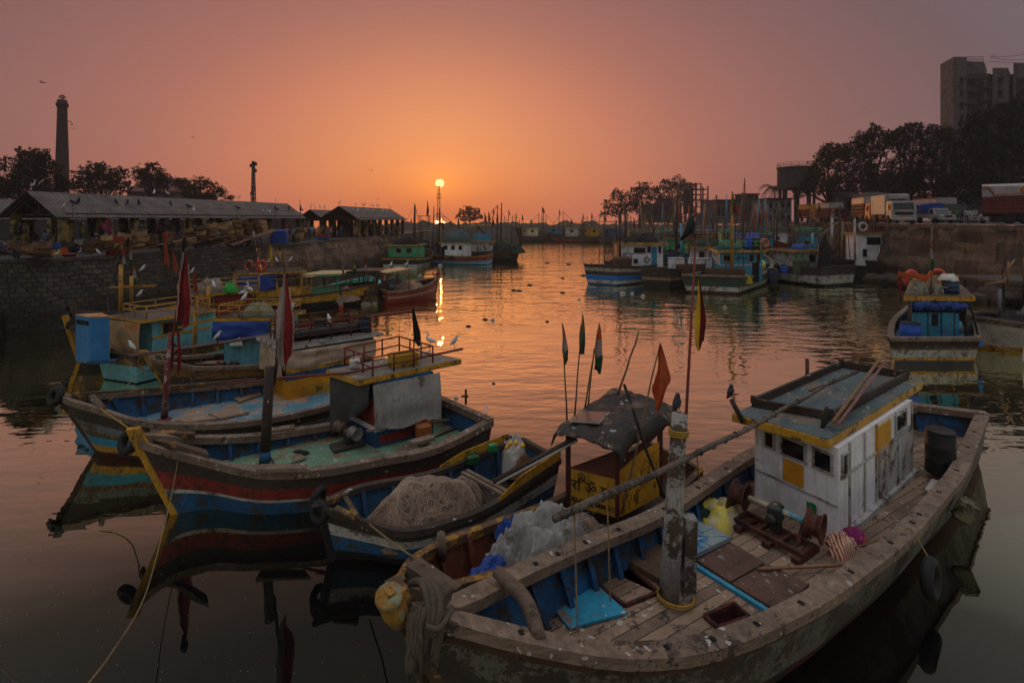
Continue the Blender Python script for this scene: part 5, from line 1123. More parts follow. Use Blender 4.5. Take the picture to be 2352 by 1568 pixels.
def trawler(label, bow, sn, sf, zs, bands, deck=WOOD2, inner=BLU, rail=WOOD2, cab=None, dz=.5, stem=WOOD2, masts=(), n=22, rw=.16, group=None, name='fishing_boat', nets=None, rake=.9, flare=.2):
    c = (V((*bow, 0)) + V((*sn, 0)) + V((*sf, 0))) / 3
    t = thing(name, label, 'boat', c, group); a, b_ = rails(bow, sn, sf, *zs); h = Hull(a, b_, n)
    h.build(t, bands, dz, rail=rail, inner=inner, deck=deck, rw=rw, stem=stem, rib=n > 20, rake=rake, flare=flare)
    t_ = None
    if cab:
        (t0, t1, w, z1, wall, roof, fas) = cab[:7]
        base = [h.pt(t0, w), h.pt(t1, w), h.pt(t1, -w), h.pt(t0, -w)]
        t_ = Cabin(t, base, dz, z1, wall, roof=roof, fascia=fas, over=.3, rt=.14, **(cab[7] if len(cab) > 7 else {}))
    for (mt, mw, mh, r, m) in masts:
        b = MB(); p = h.pt(mt, mw, dz); b.tube([p, p + V((.02 * mh, 0, mh * .6)), p + V((.03 * mh, 0, mh))], [r, r * .9, r * .55], 7); b.build('mast', m, t)
    r_ = random.Random(int(bow[0] * 7 + bow[1] * 13)); big = h.L > 9      # sticks, lines and a net on every deck
    for k in range(5 if big else 2):
        p = h.pt(r_.uniform(.3, .97), r_.choice([-.8, .8]), dz + .3); m = BAMBOO if k % 2 else WOOD2; hh = r_.uniform(2.5, 5.5) if big and bow[1] > 60 else r_.uniform(1.2, 2.4); b = MB(); b.tube([p, p + V((r_.uniform(-.5, .5), 0, hh))], [.05, .03], 5); b.build('pole', m, t)
    if big and bow[1] > 60:
        b = MB(); top = h.pt(.42, 0, 8.0 + r_.random() * 2)
        for q in (h.bow, h.pt(.97, .8), h.pt(.97, -.8), h.pt(.7, .9)): b.tube([top, q], .022, 4)
        b.tube([h.pt(.42, 0, dz), top], [.13, .07], 6); b.build('rigging', WOOD2, t)
    if big:
        c0 = h.pt(.3, r_.uniform(-.2, .2), dz); b = MB(); sd = r_.random() * 9
        b.grid(lambda u, v: c0 + V((math.cos(u * 6.283) * v * 1.5, math.sin(u * 6.283) * v * 1.5, max(0, 1 - v ** 2.2) ** .7 * .9 * (1 + .6 * noise.noise(V((u * 5, v * 4, sd)))))), 18, 7, True); b.build('deck_net', [NETG, NETD, NETB][r_.randrange(3)], t)
        for k in range(3): p = h.pt(r_.uniform(.2, .97), r_.choice([-.55, .55]), dz); b = MB(); b.cbox(p + V((0, 0, .25)), (.7, .5, .5), r_.random() * 3, .05); b.build('deck_box', [WOOD2, CYAN, WHT2, DRUMB][r_.randrange(4)], t)
    return t, h, t_
def pennant(root, base, top, mats, L=.9, w=.35, seed=0, **kw):
    flagpoles(root, 'flagpole', base, top, .035, .02, WOOD2, 5); flag(root, V(top) - V((0, .03, 0)), L, w, mats, seed=seed, **kw)

Hh, hH, cH = trawler('red cabined boat moored against the dark block quay', (-23.6, 27.6), (-14.2, 32.2), (-15.2, 34.4), (2.1, 1.2, 1.4), [(1, .4, WOOD2), (.4, -1, BLK)], cab=(.5, .82, .72, 2.55, RED, WOOD2, YEL), stem=YEL2)
cH.panel(0, .5, 2.0, 2.6, .14, YEL, name='trim'); cH.win(0, .3, 1.6, .6, .5, fm=None)
railing(cH.o, [p + V((0, 0, cH.zt - p.z)) for p in cH.rp], .6, YPIPE, .03, (.5,), 3)
heap('fishing_net', 'grey net and plastic heap on the roof of the red cabined boat', 'net', cH.ctr + V((-.6, 0, cH.zt - .52)), (1.6, 1.2, .7), paint('grey_net', (128, 120, 110), .9, .35, bump=.8, bscale=40), 61, .5, 14)
heap('plastic_bag', 'bright green plastic bag on the roof of the red cabined boat', 'bag', cH.ctr + V((.9, -.6, cH.zt - .52)), (.9, .6, .5), paint('green_bag', (10, 160, 50), .4, .2), 63, .5, 12, folds=.5)
pennant(Hh, hH.pt(.7, .5, 1), Q(446, 618, 29), [FABORA], 1.35, .32, 3)
H2, hH2, _ = trawler('short boat with a yellow stem showing behind the blue closet', (-21.7, 25.0), (-18.6, 27.0), (-19.6, 28.4), (1.9, 1.2, 1.3), [(1, .4, YEL2), (.4, -1, BLK)], stem=YEL, rake=.5)
for c, l in ((P(158, 742, 1.9), 'grey worn tyre slung on the yellow stem behind the blue closet'), (P(168, 715, 2.0) + V((0, 0, .1)), 'worn tyre slung on the stem of the red cabined boat')): tyre('tyre', l, c + V((0, -.2, 0)), .26, .13, (-.3, -.9, .2))
for i, (x, y0, y1, mats) in enumerate(((282, 640, 572, [FABORA, FABWHT, FABGRN]), (299, 680, 562, [FABORA, FABWHT, FABGRN]), (308, 690, 605, [FABORA, FABWHT, FABGRN]), (380, 640, 542, [FABORA]), (399, 640, 576, [FABORA]), (418, 650, 560, [FABWHT]))):
    pennant((G if i < 3 else Hh), Q(x + 2, y0, 27), Q(x, y1, 27), mats, 1.15 if i != 3 else 1.5, .3, i)

# ================================================================== boats further along the left quay
I1, hI, cI = trawler('yellow boat with white and blue curtains under a flat roof', (-11.5, 43.5), (-19.8, 36.8), (-21.4, 39.4), (1.8, 1.3, 1.3), [(1, .5, YEL), (.5, -1, BLK)], cab=(.60, .98, .8, 3.0, YEL, WOOD2, YEL, dict(openz=1.75)))
hang(cI.o, V((-21.2, 38.9, 2.95)), V((-19.7, 36.75, 2.95)), 1.55, 1.5, paint('pinkish_curtain', (168, 148, 144), .8, .2), 'curtain', V(), 2, .1, 4); hang(cI.o, V((-19.6, 36.75, 2.95)), V((-17.6, 38.3, 2.95)), 1.2, 1.1, BLUETARP, 'curtain', V(), 4, .1, 3)
railing(cI.o, [p + V((0, 0, cI.zt - p.z)) for p in cI.rp], .7, RUST, .03, (.5,), 3)
b = MB(); b.torus(cI.ctr + V((-.2, -.9, cI.zt - .1)), .36, .1, (.2, -1, .15), 18, 8); tag(b.build('lifebuoy', paint('orange_buoy', (206, 66, 34), .5, .15), None, loc=cI.ctr), 'bright orange lifebuoy standing on the curtained yellow boat roof', 'lifebuoy')
b = MB(); b.torus(cI.ctr + V((-1.1, -.9, cI.zt - .1)), .36, .1, (-.3, -1, .15), 18, 8); tag(b.build('lifebuoy', paint('faded_buoy', (160, 84, 60), .6, .2), None, loc=cI.ctr), 'faded lifebuoy leaning beside the brighter one on the curtained yellow boat', 'lifebuoy')
cI2 = Cabin(I1, [(-17.6, 38.3), (-15.6, 39.8), (-16.6, 41.2), (-18.5, 39.8)], .5, 2.5, YEL, roof=TANTARP, fascia=WOOD2, over=.25, rt=.08, name='aft_shelter', openz=1.9)
pennant(I1, V((-19.4, 38, 2.9)), Q(621, 560, 38), [FABYEL], 1.5, .35, 2); pennant(I1, V((-17.0, 39, 2.4)), Q(641, 564, 39), [FABMAR, FABYEL], .8, .3, 5); pennant(I1, V((-16.5, 38.5, 1)), Q(612, 690, 34), [paint('pink_flag_cloth', (176, 70, 90), .8, .3, trans=.3)], 1.2, .35, 6)
J, hJ, cJ = trawler('dark red boat with a green open cabin and lettered pale blue rail', (-13.4, 48.0), (-13.7, 41.6), (-17.6, 40.0), (1.7, 1.1, 1.15), [(1, .60, CYAN2), (.60, -1, RED2)], deck=paint('green_deck', (70, 128, 96), .7, .3, spots=.6), inner=GRN, cab=(.60, .97, .7, 2.5, GRN, paint('cream_roof', (188, 160, 116), .7, .2), GRN, dict(openz=1.45)), rail=CYAN2, flare=.12)
b = MB(); p, q = hJ.pt(1, -.95), hJ.pt(1, .95); u = (q - p).normalized(); nn = V((u.y, -u.x, 0)); nn = nn if nn.y < 0 else -nn
text_mesh('IND MH 7 MM 2100', .36, p.lerp(q, .62) + nn * .24 + V((0, 0, -.22)), u, nn, INK, J, bold=.008)
K, hK, cK = trawler('small dark boat with a shabby boxed cabin beside the green one', (-10.9, 48.5), (-11.1, 42.6), (-13.6, 41.8), (1.5, 1.05, 1.1), [(1, .55, WOOD2), (.55, .2, YEL2), (.2, -1, WHT2)], cab=(.66, .98, .75, 2.65, YEL2, paint('dark_roof', (58, 52, 50), .7, .3), BLK, dict(openz=1.5)))
Lb, hL, _ = trawler('rust red round bowed tug with a thin canopy on posts', (-6.9, 47.0), (-10.2, 41.7), (-11.7, 44.2), (1.75, 1.2, 1.15), [(1, .62, RED), (.62, .46, paint('rope_rubbing_strake', (150, 120, 96), .9, .4, bump=.8)), (.46, -1, RED)], rail=WOOD, inner=RED2, rake=.3, flare=.08, stem=RED)
b = MB(); q = [V((-11.6, 42.9, 2.68)), V((-10.3, 42.0, 2.62)), V((-8.9, 44.3, 2.72)), V((-10.0, 45.3, 2.76))]; b.slab(q, .07); cn = b.build('canopy', paint('pale_canopy', (196, 160, 112), .7, .2), Lb)
for p in q:
    b = MB(); b.tube([V((p.x, p.y, .5)), p], .035, 6); b.build('canopy_post', RUST, cn)
heap('fishing_net', 'pale net heap spread behind the canopy of the rust red tug', 'net', V((-8.9, 45.0, .75)), (3.0, 1.7, .8), paint('sandy_net', (150, 120, 100), .95, .35, bump=.8), 71, .4, 16)
tyre('tyre', 'green plastic fender hung on the bow of the rust red tug', V((-8.2, 44.0, .7)), .2, .2, (.7, -.6, 0), GRN)
pennant(K, hK.pt(.7, .9, 1), Q(838, 585, 43), [FABRED, FABWHT], 1.7, .3, 4); pennant(K, hK.pt(.9, -.9, 1), Q(813, 603, 42), [FABYEL, FABGRN], 1.0, .35, 7); pennant(K, hK.pt(.97, -.9, 1), Q(787, 608, 41.6), [FABWHT, paint('dusty_rose_cloth', (140, 70, 70), .8, .3, trans=.3)], .8, .25, 9); pennant(Lb, V((-12, 41.5, 0.6)), Q(780, 655, 38), [FABGRN, FABWHT, FABORA], 2.2, .5, 8)
M_, hM, cM = trawler('green cabined boat seen from its stern below the quay end', (-15.0, 86), (-13.4, 73.8), (-18.9, 73.8), (2.2, 1.4, 1.6), [(1, .78, YEL), (.78, .35, BLK), (.35, -1, WHT2)], cab=(.62, .93, .7, 3.2, GRN, WOOD2, YEL), rw=.25, masts=((.6, .1, 9.0, .12, WOOD2),))
for f in (.25, .62): cM.win(1, f, 2.5, .8, .7, fm=WHT2)
heap('fishing_net', 'dark net heap on the roof of the green cabined boat', 'net', cM.ctr + V((0, 0, 2.8)), (4.0, 2.6, 1.2), NETD, 72, .4, 14)
Nb, hN, cN = trawler('long boat with a white wheelhouse and red, yellow and blue stripes', (-17.2, 85.0), (-3.8, 79.0), (-3.0, 83.0), (3.1, 1.4, 1.7), [(1, .82, YEL), (.82, .4, RED), (.4, .05, paint('pale_blue_band', (96, 150, 184), .6, .2, wear=(80, 70, 60), wear_amt=.2)), (.05, -1, BLK)], cab=(.48, .75, .7, 3.3, WHT, NETG, YEL), rw=.2, stem=WOOD2, masts=((.40, 0, 8.5, .14, WOOD2),))
for f in (.2, .5, .8): cN.win(0, f, 2.6, .6, .7, fm=None)
cN.panel(0, .08, 1.9, .6, 1.7, DARK, name='door')
heap('tarpaulin', 'dark green tarpaulin heap covering the roof of the striped long boat', 'tarpaulin', cN.ctr + V((.3, 0, 2.9)), (4.6, 3.6, 1.7), paint('dark_green_tarpaulin', (40, 70, 66), .6, .3), 73, .3, 16, folds=.4)
for i, t in enumerate((.32, .5, .62)): tyre('tyre', 'black tyre fender hung on the red side of the striped long boat', hN.pt(t, 1.0, .95) + V((0, -.18, 0)), .34, .14, (.4, -.9, 0)); KIDT = None
for o in COL.objects:
    if o.get('label') == 'black tyre fender hung on the red side of the striped long boat': o['group'] = 'tyre fenders on the striped long boat'
Ob, hO, cO = trawler('dark trawler with a two storey white wheelhouse and green nets', (1.6, 88.5), (-9.5, 86.0), (-9.0, 90), (2.9, 1.7, 1.9), [(1, .3, WOOD2), (.3, -1, BLK)], cab=(.48, .80, .62, 3.3, WHT2, WOOD2, YEL), masts=((.38, 0, 9.5, .15, WOOD2), (.2, .2, 7.0, .1, WOOD2)))
up = Cabin(Ob, [p.lerp(cO.ctr, .25) for p in cO.b], cO.zt, 6.0, CYAN, roof=paint('tan_orange_roof', (190, 140, 80), .7, .2), fascia=YEL, over=.4, rt=.14, name='upper_house', openz=4.6)  # upper house roof in one even tan orange
heap('fishing_net', 'green net heap spread on the foredeck of the dark trawler', 'net', hO.pt(.25, 0, 1.3), (6.5, 3.2, 1.5), NETG, 74, .3, 20)
b = MB(); b.tube([hO.pt(.42, 0, 2), Q(1092, 513, 87)], .14, 7); b.build('derrick', WOOD2, Ob)
O2, hO2, _ = trawler('high bowed boat with a blue inside behind the striped long boat', (-18.6, 97), (-7.0, 91.0), (-6.0, 95), (4.0, 1.8, 1.9), [(1, .4, WOOD2), (.4, -1, BLK)], stem=WOOD2, masts=((.35, 0, 9.0, .14, STEEL),))
for i, (x, yb, yt, r_) in enumerate(((981, 600, 460, Nb), (1010, 560, 497, Nb), (1052, 560, 500, Ob), (1016, 560, 505, O2), (1113, 525, 488, Ob), (1122, 520, 486, Ob), (1131, 520, 497, Ob), (1141, 520, 490, Ob))):
    pennant(r_, Q(x + 2, yb, 86), Q(x, yt, 86), [[FABBLK, FABMAR][i % 2]], 2.6 if i == 0 else 1.6, .5, i)
# ================================================================== the boats on the right
P1, h1, c1 = trawler('boat with a white wheelhouse and a blue and white banded transom', (21.5, 64.5), (11.2, 54.0), (7.9, 56.2), (3.0, 2.0, 2.15), [(1, .86, WOOD2), (.86, .68, paint('grey_white_band', (150, 140, 126), .7, .25, wear=(70, 56, 44), wear_amt=.4)), (.68, .50, WOOD2), (.50, .24, paint('bright_blue_band', (30, 104, 178), .6, .2, wear=(70, 80, 84), wear_amt=.2)), (.24, .08, WHT2), (.08, -1, BLU)], rail=WOOD2, dz=1.2)
c1 = Cabin(P1, [(12.3, 58.0), (17.0, 57.6), (18.0, 61.5), (13.4, 62.0)], 1.5, 4.2, WHT, roof=WOOD2, fascia=YEL, rt=.22, over=.45, name='wheelhouse')
for f, z, w_, h in ((.45, 3.55, 1.3, .65), (.67, 3.65, .4, .7), (.92, 3.65, .3, .75), (.36, 2.35, .5, .5)): c1.win(0, f, z, w_, h, fm=WHT2)
c1.panel(0, .79, 2.85, .62, 2.2, CYAN, name='door')
for f, z, r in ((.17, 2.9, .62), (.62, 2.5, .42)):
    p, u, L, n = c1.wall(0); c = p + u * (L * f) + n * .03; c.z = z; b = MB()
    for k in (0, 1):
        q = [c + u * (r * math.sin(math.pi * k + 2 * math.pi * i / 3)) + V((0, 0, r * math.cos(math.pi * k + 2 * math.pi * i / 3))) for i in range(3)]
        for i in range(3): b.beam(q[i], q[(i + 1) % 3], .03, .05, n)
    b.build('star_emblem', INK, c1.o)
c1.panel(0, .5, 1.6, 4.7, .22, DARK, name='skirting')
heap('fishing_net', 'dark nets and rope heaped on the white wheelhouse roof', 'net', c1.ctr + V((0, -.3, 2.9)), (4.2, 2.6, .9), NETD, 81, .5, 16, 30, RUST)
b = MB(); b.cbox((12.2, 56.6, 2.2), (1.9, 1.2, 1.5), .1, .2); tag(b.build('net_box', paint('sacking_brown', (92, 66, 46), .9, .35, bump=.8), None, loc=(12.2, 56.6, 1.4)), 'brown sacking bale on deck against the white wheelhouse', 'bale')
for (x, y0, y1, r, m) in ((1425, 600, 488, .1, BLK), (1437, 560, 465, .06, RUST), (1418, 560, 505, .07, WOOD2)):
    b = MB(); b.tube([Q(x, y0, 56.5), Q(x - 3, y1, 56.5)], r, 7); b.build('mast', m, P1)
b = MB(); b.tube([Q(1410, 474, 56.5), Q(1427, 492, 56.5)], .06, 5); b.build('gaff', WOOD2, P1)
P0, h0, _ = trawler('brown open boat moored behind the white wheelhouse boat', (17, 72), (13.5, 63.5), (11.6, 64.5), (2.2, 1.7, 1.8), [(1, .4, paint('brown_boat', (96, 62, 44), .8, .35)), (.4, -1, BLK)])
cP0 = Cabin(P0, [(13.4, 65), (15.6, 65), (15.6, 68), (13.4, 68)], 1.2, 3.9, paint('salmon_paint', (170, 104, 78), .6, .2), roof=WOOD2, fascia=WOOD2, over=.2)
P2, h2, c2 = trawler('weathered brown boat carrying white boxes on its afterdeck', (30.0, 64.0), (16.4, 52.8), (13.6, 54.2), (2.9, 1.8, 1.95), [(1, .5, WOOD2), (.5, .36, paint('pale_brown_band', (140, 108, 82), .8, .3)), (.36, -1, BLK)], dz=1.1)
c2 = Cabin(P2, [(20.3, 58.5), (24.0, 57.8), (25.2, 61.0), (21.5, 62.0)], 1.2, 3.75, WHT, roof=NETG, fascia=YEL, rt=.2, over=.5, name='wheelhouse')
c2.win(0, .35, 3.0, .6, .8, fm=WHT2); c2.panel(0, .8, 2.4, .8, 2.3, DARK, name='door'); c2.panel(0, .6, 2.4, .1, 2.3, BLU, name='trim')
for c, s_, l in (((17.6, 54.9, 2.25), (1.5, 1.0, 1.2), 'white insulated box standing aft on the weathered brown boat'), ((20.0, 54.6, 2.2), (2.2, 1.1, 1.25), 'larger white insulated box beside the smaller one')):
    b = MB(); b.cbox(c, s_, .1, .08); o = b.build('ice_box', WHT, None, loc=c); tag(o, l, 'ice box'); b = MB(); b.cbox(V(c) + V((0, 0, s_[2] / 2 + .05)), (s_[0] + .08, s_[1] + .08, .1), .1, .04); b.build('lid', WHT2, o)
b = MB(); b.cbox((18.8, 53.9, 1.8), (3.2, .15, 1.1), .1, .03); tag(b.build('board', paint('brown_board', (96, 66, 50), .85, .3), None, loc=(18.8, 53.9, 1.3)), 'brown board leaning before the white insulated boxes', 'board')
b = MB()
for k in range(5): b.cbox((22.5, 55.4, 1.7 + .27 * k), (1.3, .9, .25), .05, .06)
tag(b.build('tub_stack', DRUMB, None, loc=(22.5, 55.4, 1.5)), 'stack of blue plastic tubs on the weathered brown boat', 'tubs')
b = MB(); b.tube([(21.6, 55.2, 3.4), (23.0, 54.6, 1.3)], .05, 6); tag(b.build('pole', YPIPE, None, loc=(23, 54.6, 1.3)), 'yellow pole leaning against the blue tubs', 'pole')
heap('fishing_net', 'green net over the roof of the weathered brown boat', 'net', c2.ctr + V((0, 0, 2.8)), (3.6, 3.2, .8), NETG, 83, .5, 14, 30)
for (x, y0, y1, r, m) in ((1566, 610, 512, .13, CYAN), (1583, 585, 470, .08, RED), (1664, 585, 500, .08, WOOD2)):
    b = MB(); b.tube([Q(x, y0, 56), Q(x - 1, y1, 56)], r, 7); b.build('mast', m, P2)
b = MB(); b.tube([Q(1559, 504, 56), Q(1566, 512, 56)], .08, 6); b.build('masthead', WOOD2, P2)
P3, h3, c3 = trawler('broad dark green boat with a turquoise wheelhouse and rusty white band', (29.5, 61.5), (21.4, 47.5), (16.2, 49.0), (3.2, 1.7, 1.75), [(1, .84, WOOD2), (.84, .40, DGRN), (.40, .16, WHT2), (.16, -1, paint('maroon_bottom', (66, 40, 36), .7, .3))], inner=CYAN2, deck=paint('pale_teal_deck', (110, 140, 136), .7, .3, spots=.6), rail=WOOD, dz=.9, rw=.3, flare=.25)
c3 = Cabin(P3, [(20.2, 49.6), (24.4, 49.9), (25.2, 53.0), (20.9, 53.0)], .9, 3.85, CYAN, roof=WOOD2, fascia=YEL, rt=.2, over=.35, name='wheelhouse', bands=[(.9, 2.55, CYAN), (2.55, 2.7, WHT2), (2.7, 3.85, CYAN)])
c3.win(0, .17, 3.3, .9, .55, fm=YEL); c3.win(0, .74, 3.3, .4, .6, fm=YEL2); c3.win(0, .9, 3.3, .3, .8, fm=YEL2); c3.panel(0, .84, 1.9, .7, 1.9, DARK, name='doorway')
p, u, L, n = c3.wall(0); text_mesh('श्री सागर', .34, V((p.x, p.y, 3.22)) + u * (L * .5) + n * .03, u, n, INK, c3.o)
for c, m, l in ((V((23.3, 50.6, 4.07)), DRUMB, 'dark blue barrel on the turquoise wheelhouse roof'), (V((24.1, 50.7, 4.07)), paint('olive_drum', (44, 56, 40), .5, .2), 'olive green barrel on the turquoise wheelhouse roof')): drum(l, c, .42, 1.1, m, 'barrel', m, name='barrel')
railing(c3.o, [V((21.0, 50.2, 4.07)), V((24.9, 50.3, 4.07)), V((25.2, 52.6, 4.07)), V((21.3, 52.6, 4.07))], .8, GRN, .035, (.5,), 4)
heap('fishing_net', 'teal net lying on the turquoise wheelhouse roof', 'net', V((21.6, 51.5, 4.07)), (2.6, 1.8, .5), paint('teal_roof_net', (40, 84, 84), .9, .4, bump=.8), 85, .5, 12, 20)
b = MB(); b.torus((25.1, 50.8, 4.7), .38, .12, (.3, -1, .2), 16, 8); tag(b.build('lifebuoy', paint('red_white_buoy', (200, 80, 56), .5, .2), None, loc=(25.1, 50.8, 4.2)), 'red lifebuoy behind the barrels on the turquoise wheelhouse', 'lifebuoy')
for (x, y0, y1, r, m) in ((1681, 633, 440, .17, YPIPE), (1689, 560, 490, .05, WOOD2)):
    b = MB(); b.tube([Q(x, y0, 49.3), Q(x + 1, y1, 49.3)], [r, r * .6], 8); b.build('mast', m, P3)
flag(P3, Q(1682, 440, 49.2), 2.2, .5, [FABGRN, FABMAR], seed=2); b = MB(); b.cbox((20.4, 48.9, 1.7), (3.6, .12, 1.4), -.12, .03); tag(b.build('board', paint('brown_ply_board', (92, 68, 52), .85, .3), None, loc=(20.4, 48.9, .95)), 'brown plywood sheet standing on the deck of the dark green boat', 'board')
drum('navy drum by the turquoise wheelhouse corner', V((25.0, 49.2, .95)), .42, 1.35, paint('navy_plastic', (26, 36, 66), .5, .2))
b = MB(); b.lathe((27.3, 54, 1.5), [(.5, -.5), (.5, -.4), (.3, -.35), (.3, .35), (.5, .4), (.5, .5)], 14, V((1, .2, 0))); b.build('winch', DGRN, P3)
heap('cloth', 'yellow cloth dropped on the deck of the dark green boat', 'cloth', V((22.3, 48.7, .95)), (1.3, .5, .7), FABYEL, 87, .5, 10, folds=.5)
P4, h4, c4 = trawler('dark hulled boat with a white transom band and small green edged cabin', (29.5, 66), (37.0, 55.0), (32.2, 53.0), (2.6, 1.9, 2.1), [(1, .56, WOOD2), (.56, .14, WHT2), (.14, -1, BLK)], dz=1.1)
c4 = Cabin(P4, [(31.0, 56.4), (34.5, 57.0), (33.6, 60), (30.2, 59.4)], 1.2, 3.5, WHT2, roof=WOOD2, fascia=YEL, rt=.18, over=.5)
for f in (.1, .32): c4.panel(0, f, 2.4, .5, 1.6, GRN, name='shutter')
c4.win(0, .65, 2.7, .8, .8, fm=GRN)
heap('tarpaulin', 'small blue tarpaulin on the green edged cabin roof', 'tarpaulin', c4.ctr + V((.2, -.3, 2.5)), (1.9, 1.2, .55), BLUETARP, 88, .4, 12, folds=.5)
heap('fishing_net', 'dark net hanging on the mast of the white banded boat', 'net', V((33.9, 55.6, 1.9)), (1.4, 1.0, 3.0), NETD, 89, .3, 14)
b = MB(); b.cbox((31.2, 55.2, 1.9), (2.0, .12, 1.5), .1, .03); tag(b.build('board', paint('mossy_board', (74, 78, 58), .85, .35), None, loc=(31.2, 55.2, 1.3)), 'mossy board standing aft on the white banded boat', 'board')
drum('blue drum on the white banded boat', V((29.4, 55.4, 1.2)), .35, .9, DRUMB)
b = MB(); b.lathe((27.5, 56.5, 1.5), [(.3, 0), (.42, .1), (.45, .5), (.42, .85), (.25, .95), (.2, 1.05)], 14); tag(b.build('barrel', paint('pale_yellow_plastic', (196, 190, 96), .5, .15), None, loc=(27.5, 56.5, 1.2)), 'pale yellow drum between the dark green boat and the white banded boat', 'barrel')
for (x, y0, y1, r, m) in ((1911, 570, 500, .13, WHT2), (1930, 610, 510, .09, BAMBOO), (1866, 570, 535, .12, CYAN2)):
    b = MB(); b.tube([Q(x, y0, 56), Q(x + (6 if r == .09 else 0), y1, 56)], r, 7); b.build('mast', m, P4)
b = MB(); b.tube([Q(1850, 566, 57), Q(1925, 510, 58)], .07, 6); b.build('boom', STEEL, P4)
P5, h5, c5 = trawler('black hulled boat with a white deckhouse under the lorry quay', (47.5, 62.0), (43.0, 64.5), (42.0, 70.0), (2.4, 2.2, 2.2), [(1, -1, BLK)])
P5['label'] = 'short black hulled boat lying against the concrete quay'
P6, h6, _ = trawler('black hulled boat with a white deckhouse and tall white tank', (36.0, 67.0), (48.0, 60.0), (47.0, 57.0), (2.5, 2.2, 2.3), [(1, -1, paint('black_hull', (30, 28, 27), .7, .35, wear=(54, 46, 40), wear_amt=.4))], dz=1.4)
c6 = Cabin(P6, [(40.9, 60.6), (45.0, 60.4), (45.6, 63.4), (41.6, 63.8)], 1.6, 5.3, WHT, roof=WOOD2, fascia=YEL, rt=.2, over=.3)
c6.win(0, .45, 4.5, 1.6, .9, fm=CYAN2); c6.win(0, .2, 3.1, .5, .9, fm=CYAN2); c6.panel(0, .6, 1.9, .5, .3, DARK, name='hatch')
b = MB(); b.cbox((45.3, 59.8, 3.1), (2.4, 1.6, 3.9), .02, .1); tk = b.build('tank', WHT, P6); b = MB(); b.cbox((45.3, 59.75, 3.1), (2.5, 1.7, .06), .02, .01); b.build('tank_band', STEEL, tk)
railing(c6.o, [V((41, 60.8, c6.zt)), V((45.2, 60.6, c6.zt)), V((45.6, 63.2, c6.zt)), V((41.6, 63.6, c6.zt))], 1.0, RUST, .05, (.33, .66), 4)
b = MB(); b.tube([Q(1964, 600, 60.2), Q(1963, 503, 60.2)], .13, 8); b.build('post', WHT2, P6)
b = MB(); b.torus((41.2, 60.1, 6.2), .45, .1, (0, -1, 0), 18, 8); tag(b.build('lifebuoy', WHITEP, None, loc=(41.2, 60.1, 5.7)), 'white lifebuoy on the railing above the white deckhouse', 'lifebuoy')
# stern-on boat at the right edge
U = thing('fishing_boat', 'turquoise boat seen from the stern with cluttered flat roof and blue barrel', 'boat', (20.5, 28, 0))
hU = Hull([P(2152, 678, 2.0), P(2180, 684, 1.7), P(2206, 700, 1.5), P(2238, 728, 1.4), P(2250, 752, 1.35), P(2251, 777, 1.35)], [P(2148, 678, 2.0), P(2108, 686, 1.7), P(2082, 704, 1.5), P(2052, 730, 1.4), P(2041, 752, 1.35), P(2041, 777, 1.35)], 30)
hU.build(U, [(1, .68, WOOD2), (.68, .58, YEL2), (.58, .30, WHT2), (.30, .20, YEL), (.20, -1, paint('grey_bottom', (62, 62, 66), .6, .3))], .8, rail=WOOD, inner=BLU, deck=DECKC, rw=.3, rh=.12, flare=.22, stem=WOOD2)
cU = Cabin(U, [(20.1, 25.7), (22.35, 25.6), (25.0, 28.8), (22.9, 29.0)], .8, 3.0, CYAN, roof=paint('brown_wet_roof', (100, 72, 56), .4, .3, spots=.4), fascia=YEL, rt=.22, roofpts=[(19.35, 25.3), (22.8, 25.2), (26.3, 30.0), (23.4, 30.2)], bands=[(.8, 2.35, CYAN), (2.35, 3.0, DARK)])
b = MB()
for k in range(7):
    p = V((20.1 + .36 * k, 25.35, 2.95)); b.ball(p + V((0, 0, -.18 + .05 * math.sin(k * 2))), .3, 8, 6, (1, .7, .75 + .2 * math.sin(k * 3)), .4, k)
b.build('rolled_curtain', BLUETARP, cU.o)
for f in (.33, .62, .9): cU.panel(0, f, 1.6, .05, 1.5, WOOD2, name='batten')
cU.panel(0, .48, 2.0, .3, .6, FABBLK, name='rag')
for x in (19.7, 22.5): b = MB(); b.tube([(x, 25.35, .8), (x, 25.35, 3.0)], .08, 8); b.build('roof_post', WOOD2, cU.o)
drum('big blue barrel with a black lid on the stern of the turquoise boat', V((19.45, 25.0, .82)), .42, 1.15, DRUMB, 'barrel', DRUMK, name='barrel')
b = MB(); b.cbox((22.4, 25.05, 1.05), (1.0, .5, .45), 0, .06); tag(b.build('cool_box', paint('bright_blue_box', (20, 110, 190), .45, .15), None, loc=(22.4, 25.05, .85)), 'low bright blue box in the right stern corner of the turquoise boat', 'box')
zt = cU.zt; railing(cU.o, [V((20.3, 26, zt)), V((22.4, 25.9, zt)), V((24.4, 28, zt)), V((22.4, 28.2, zt))], .7, YPIPE, .03, (.5,), 3)
for i, (x, r) in enumerate(((20.7, .62), (21.55, .55))): heap('net_bag', 'white net bag of floats on the flat roof, beside the round blue tub' if i else 'white net bag of floats at the left end of the flat roof', 'bag', V((x, 26.2, zt)), (r * 1.5, r * 1.4, .75), paint('netted_floats', (150, 142, 126), .9, .4, wear=(70, 70, 66), wear_amt=.5, wear_scale=7, bump=1), 91 + i, .3, 14, 40, ROPE)
drum('dark blue round tub on the flat roof', V((22.35, 26.2, zt)), .42, .62, paint('navy_tub', (24, 52, 84), .5, .2), 'tub', DARK, name='tub')
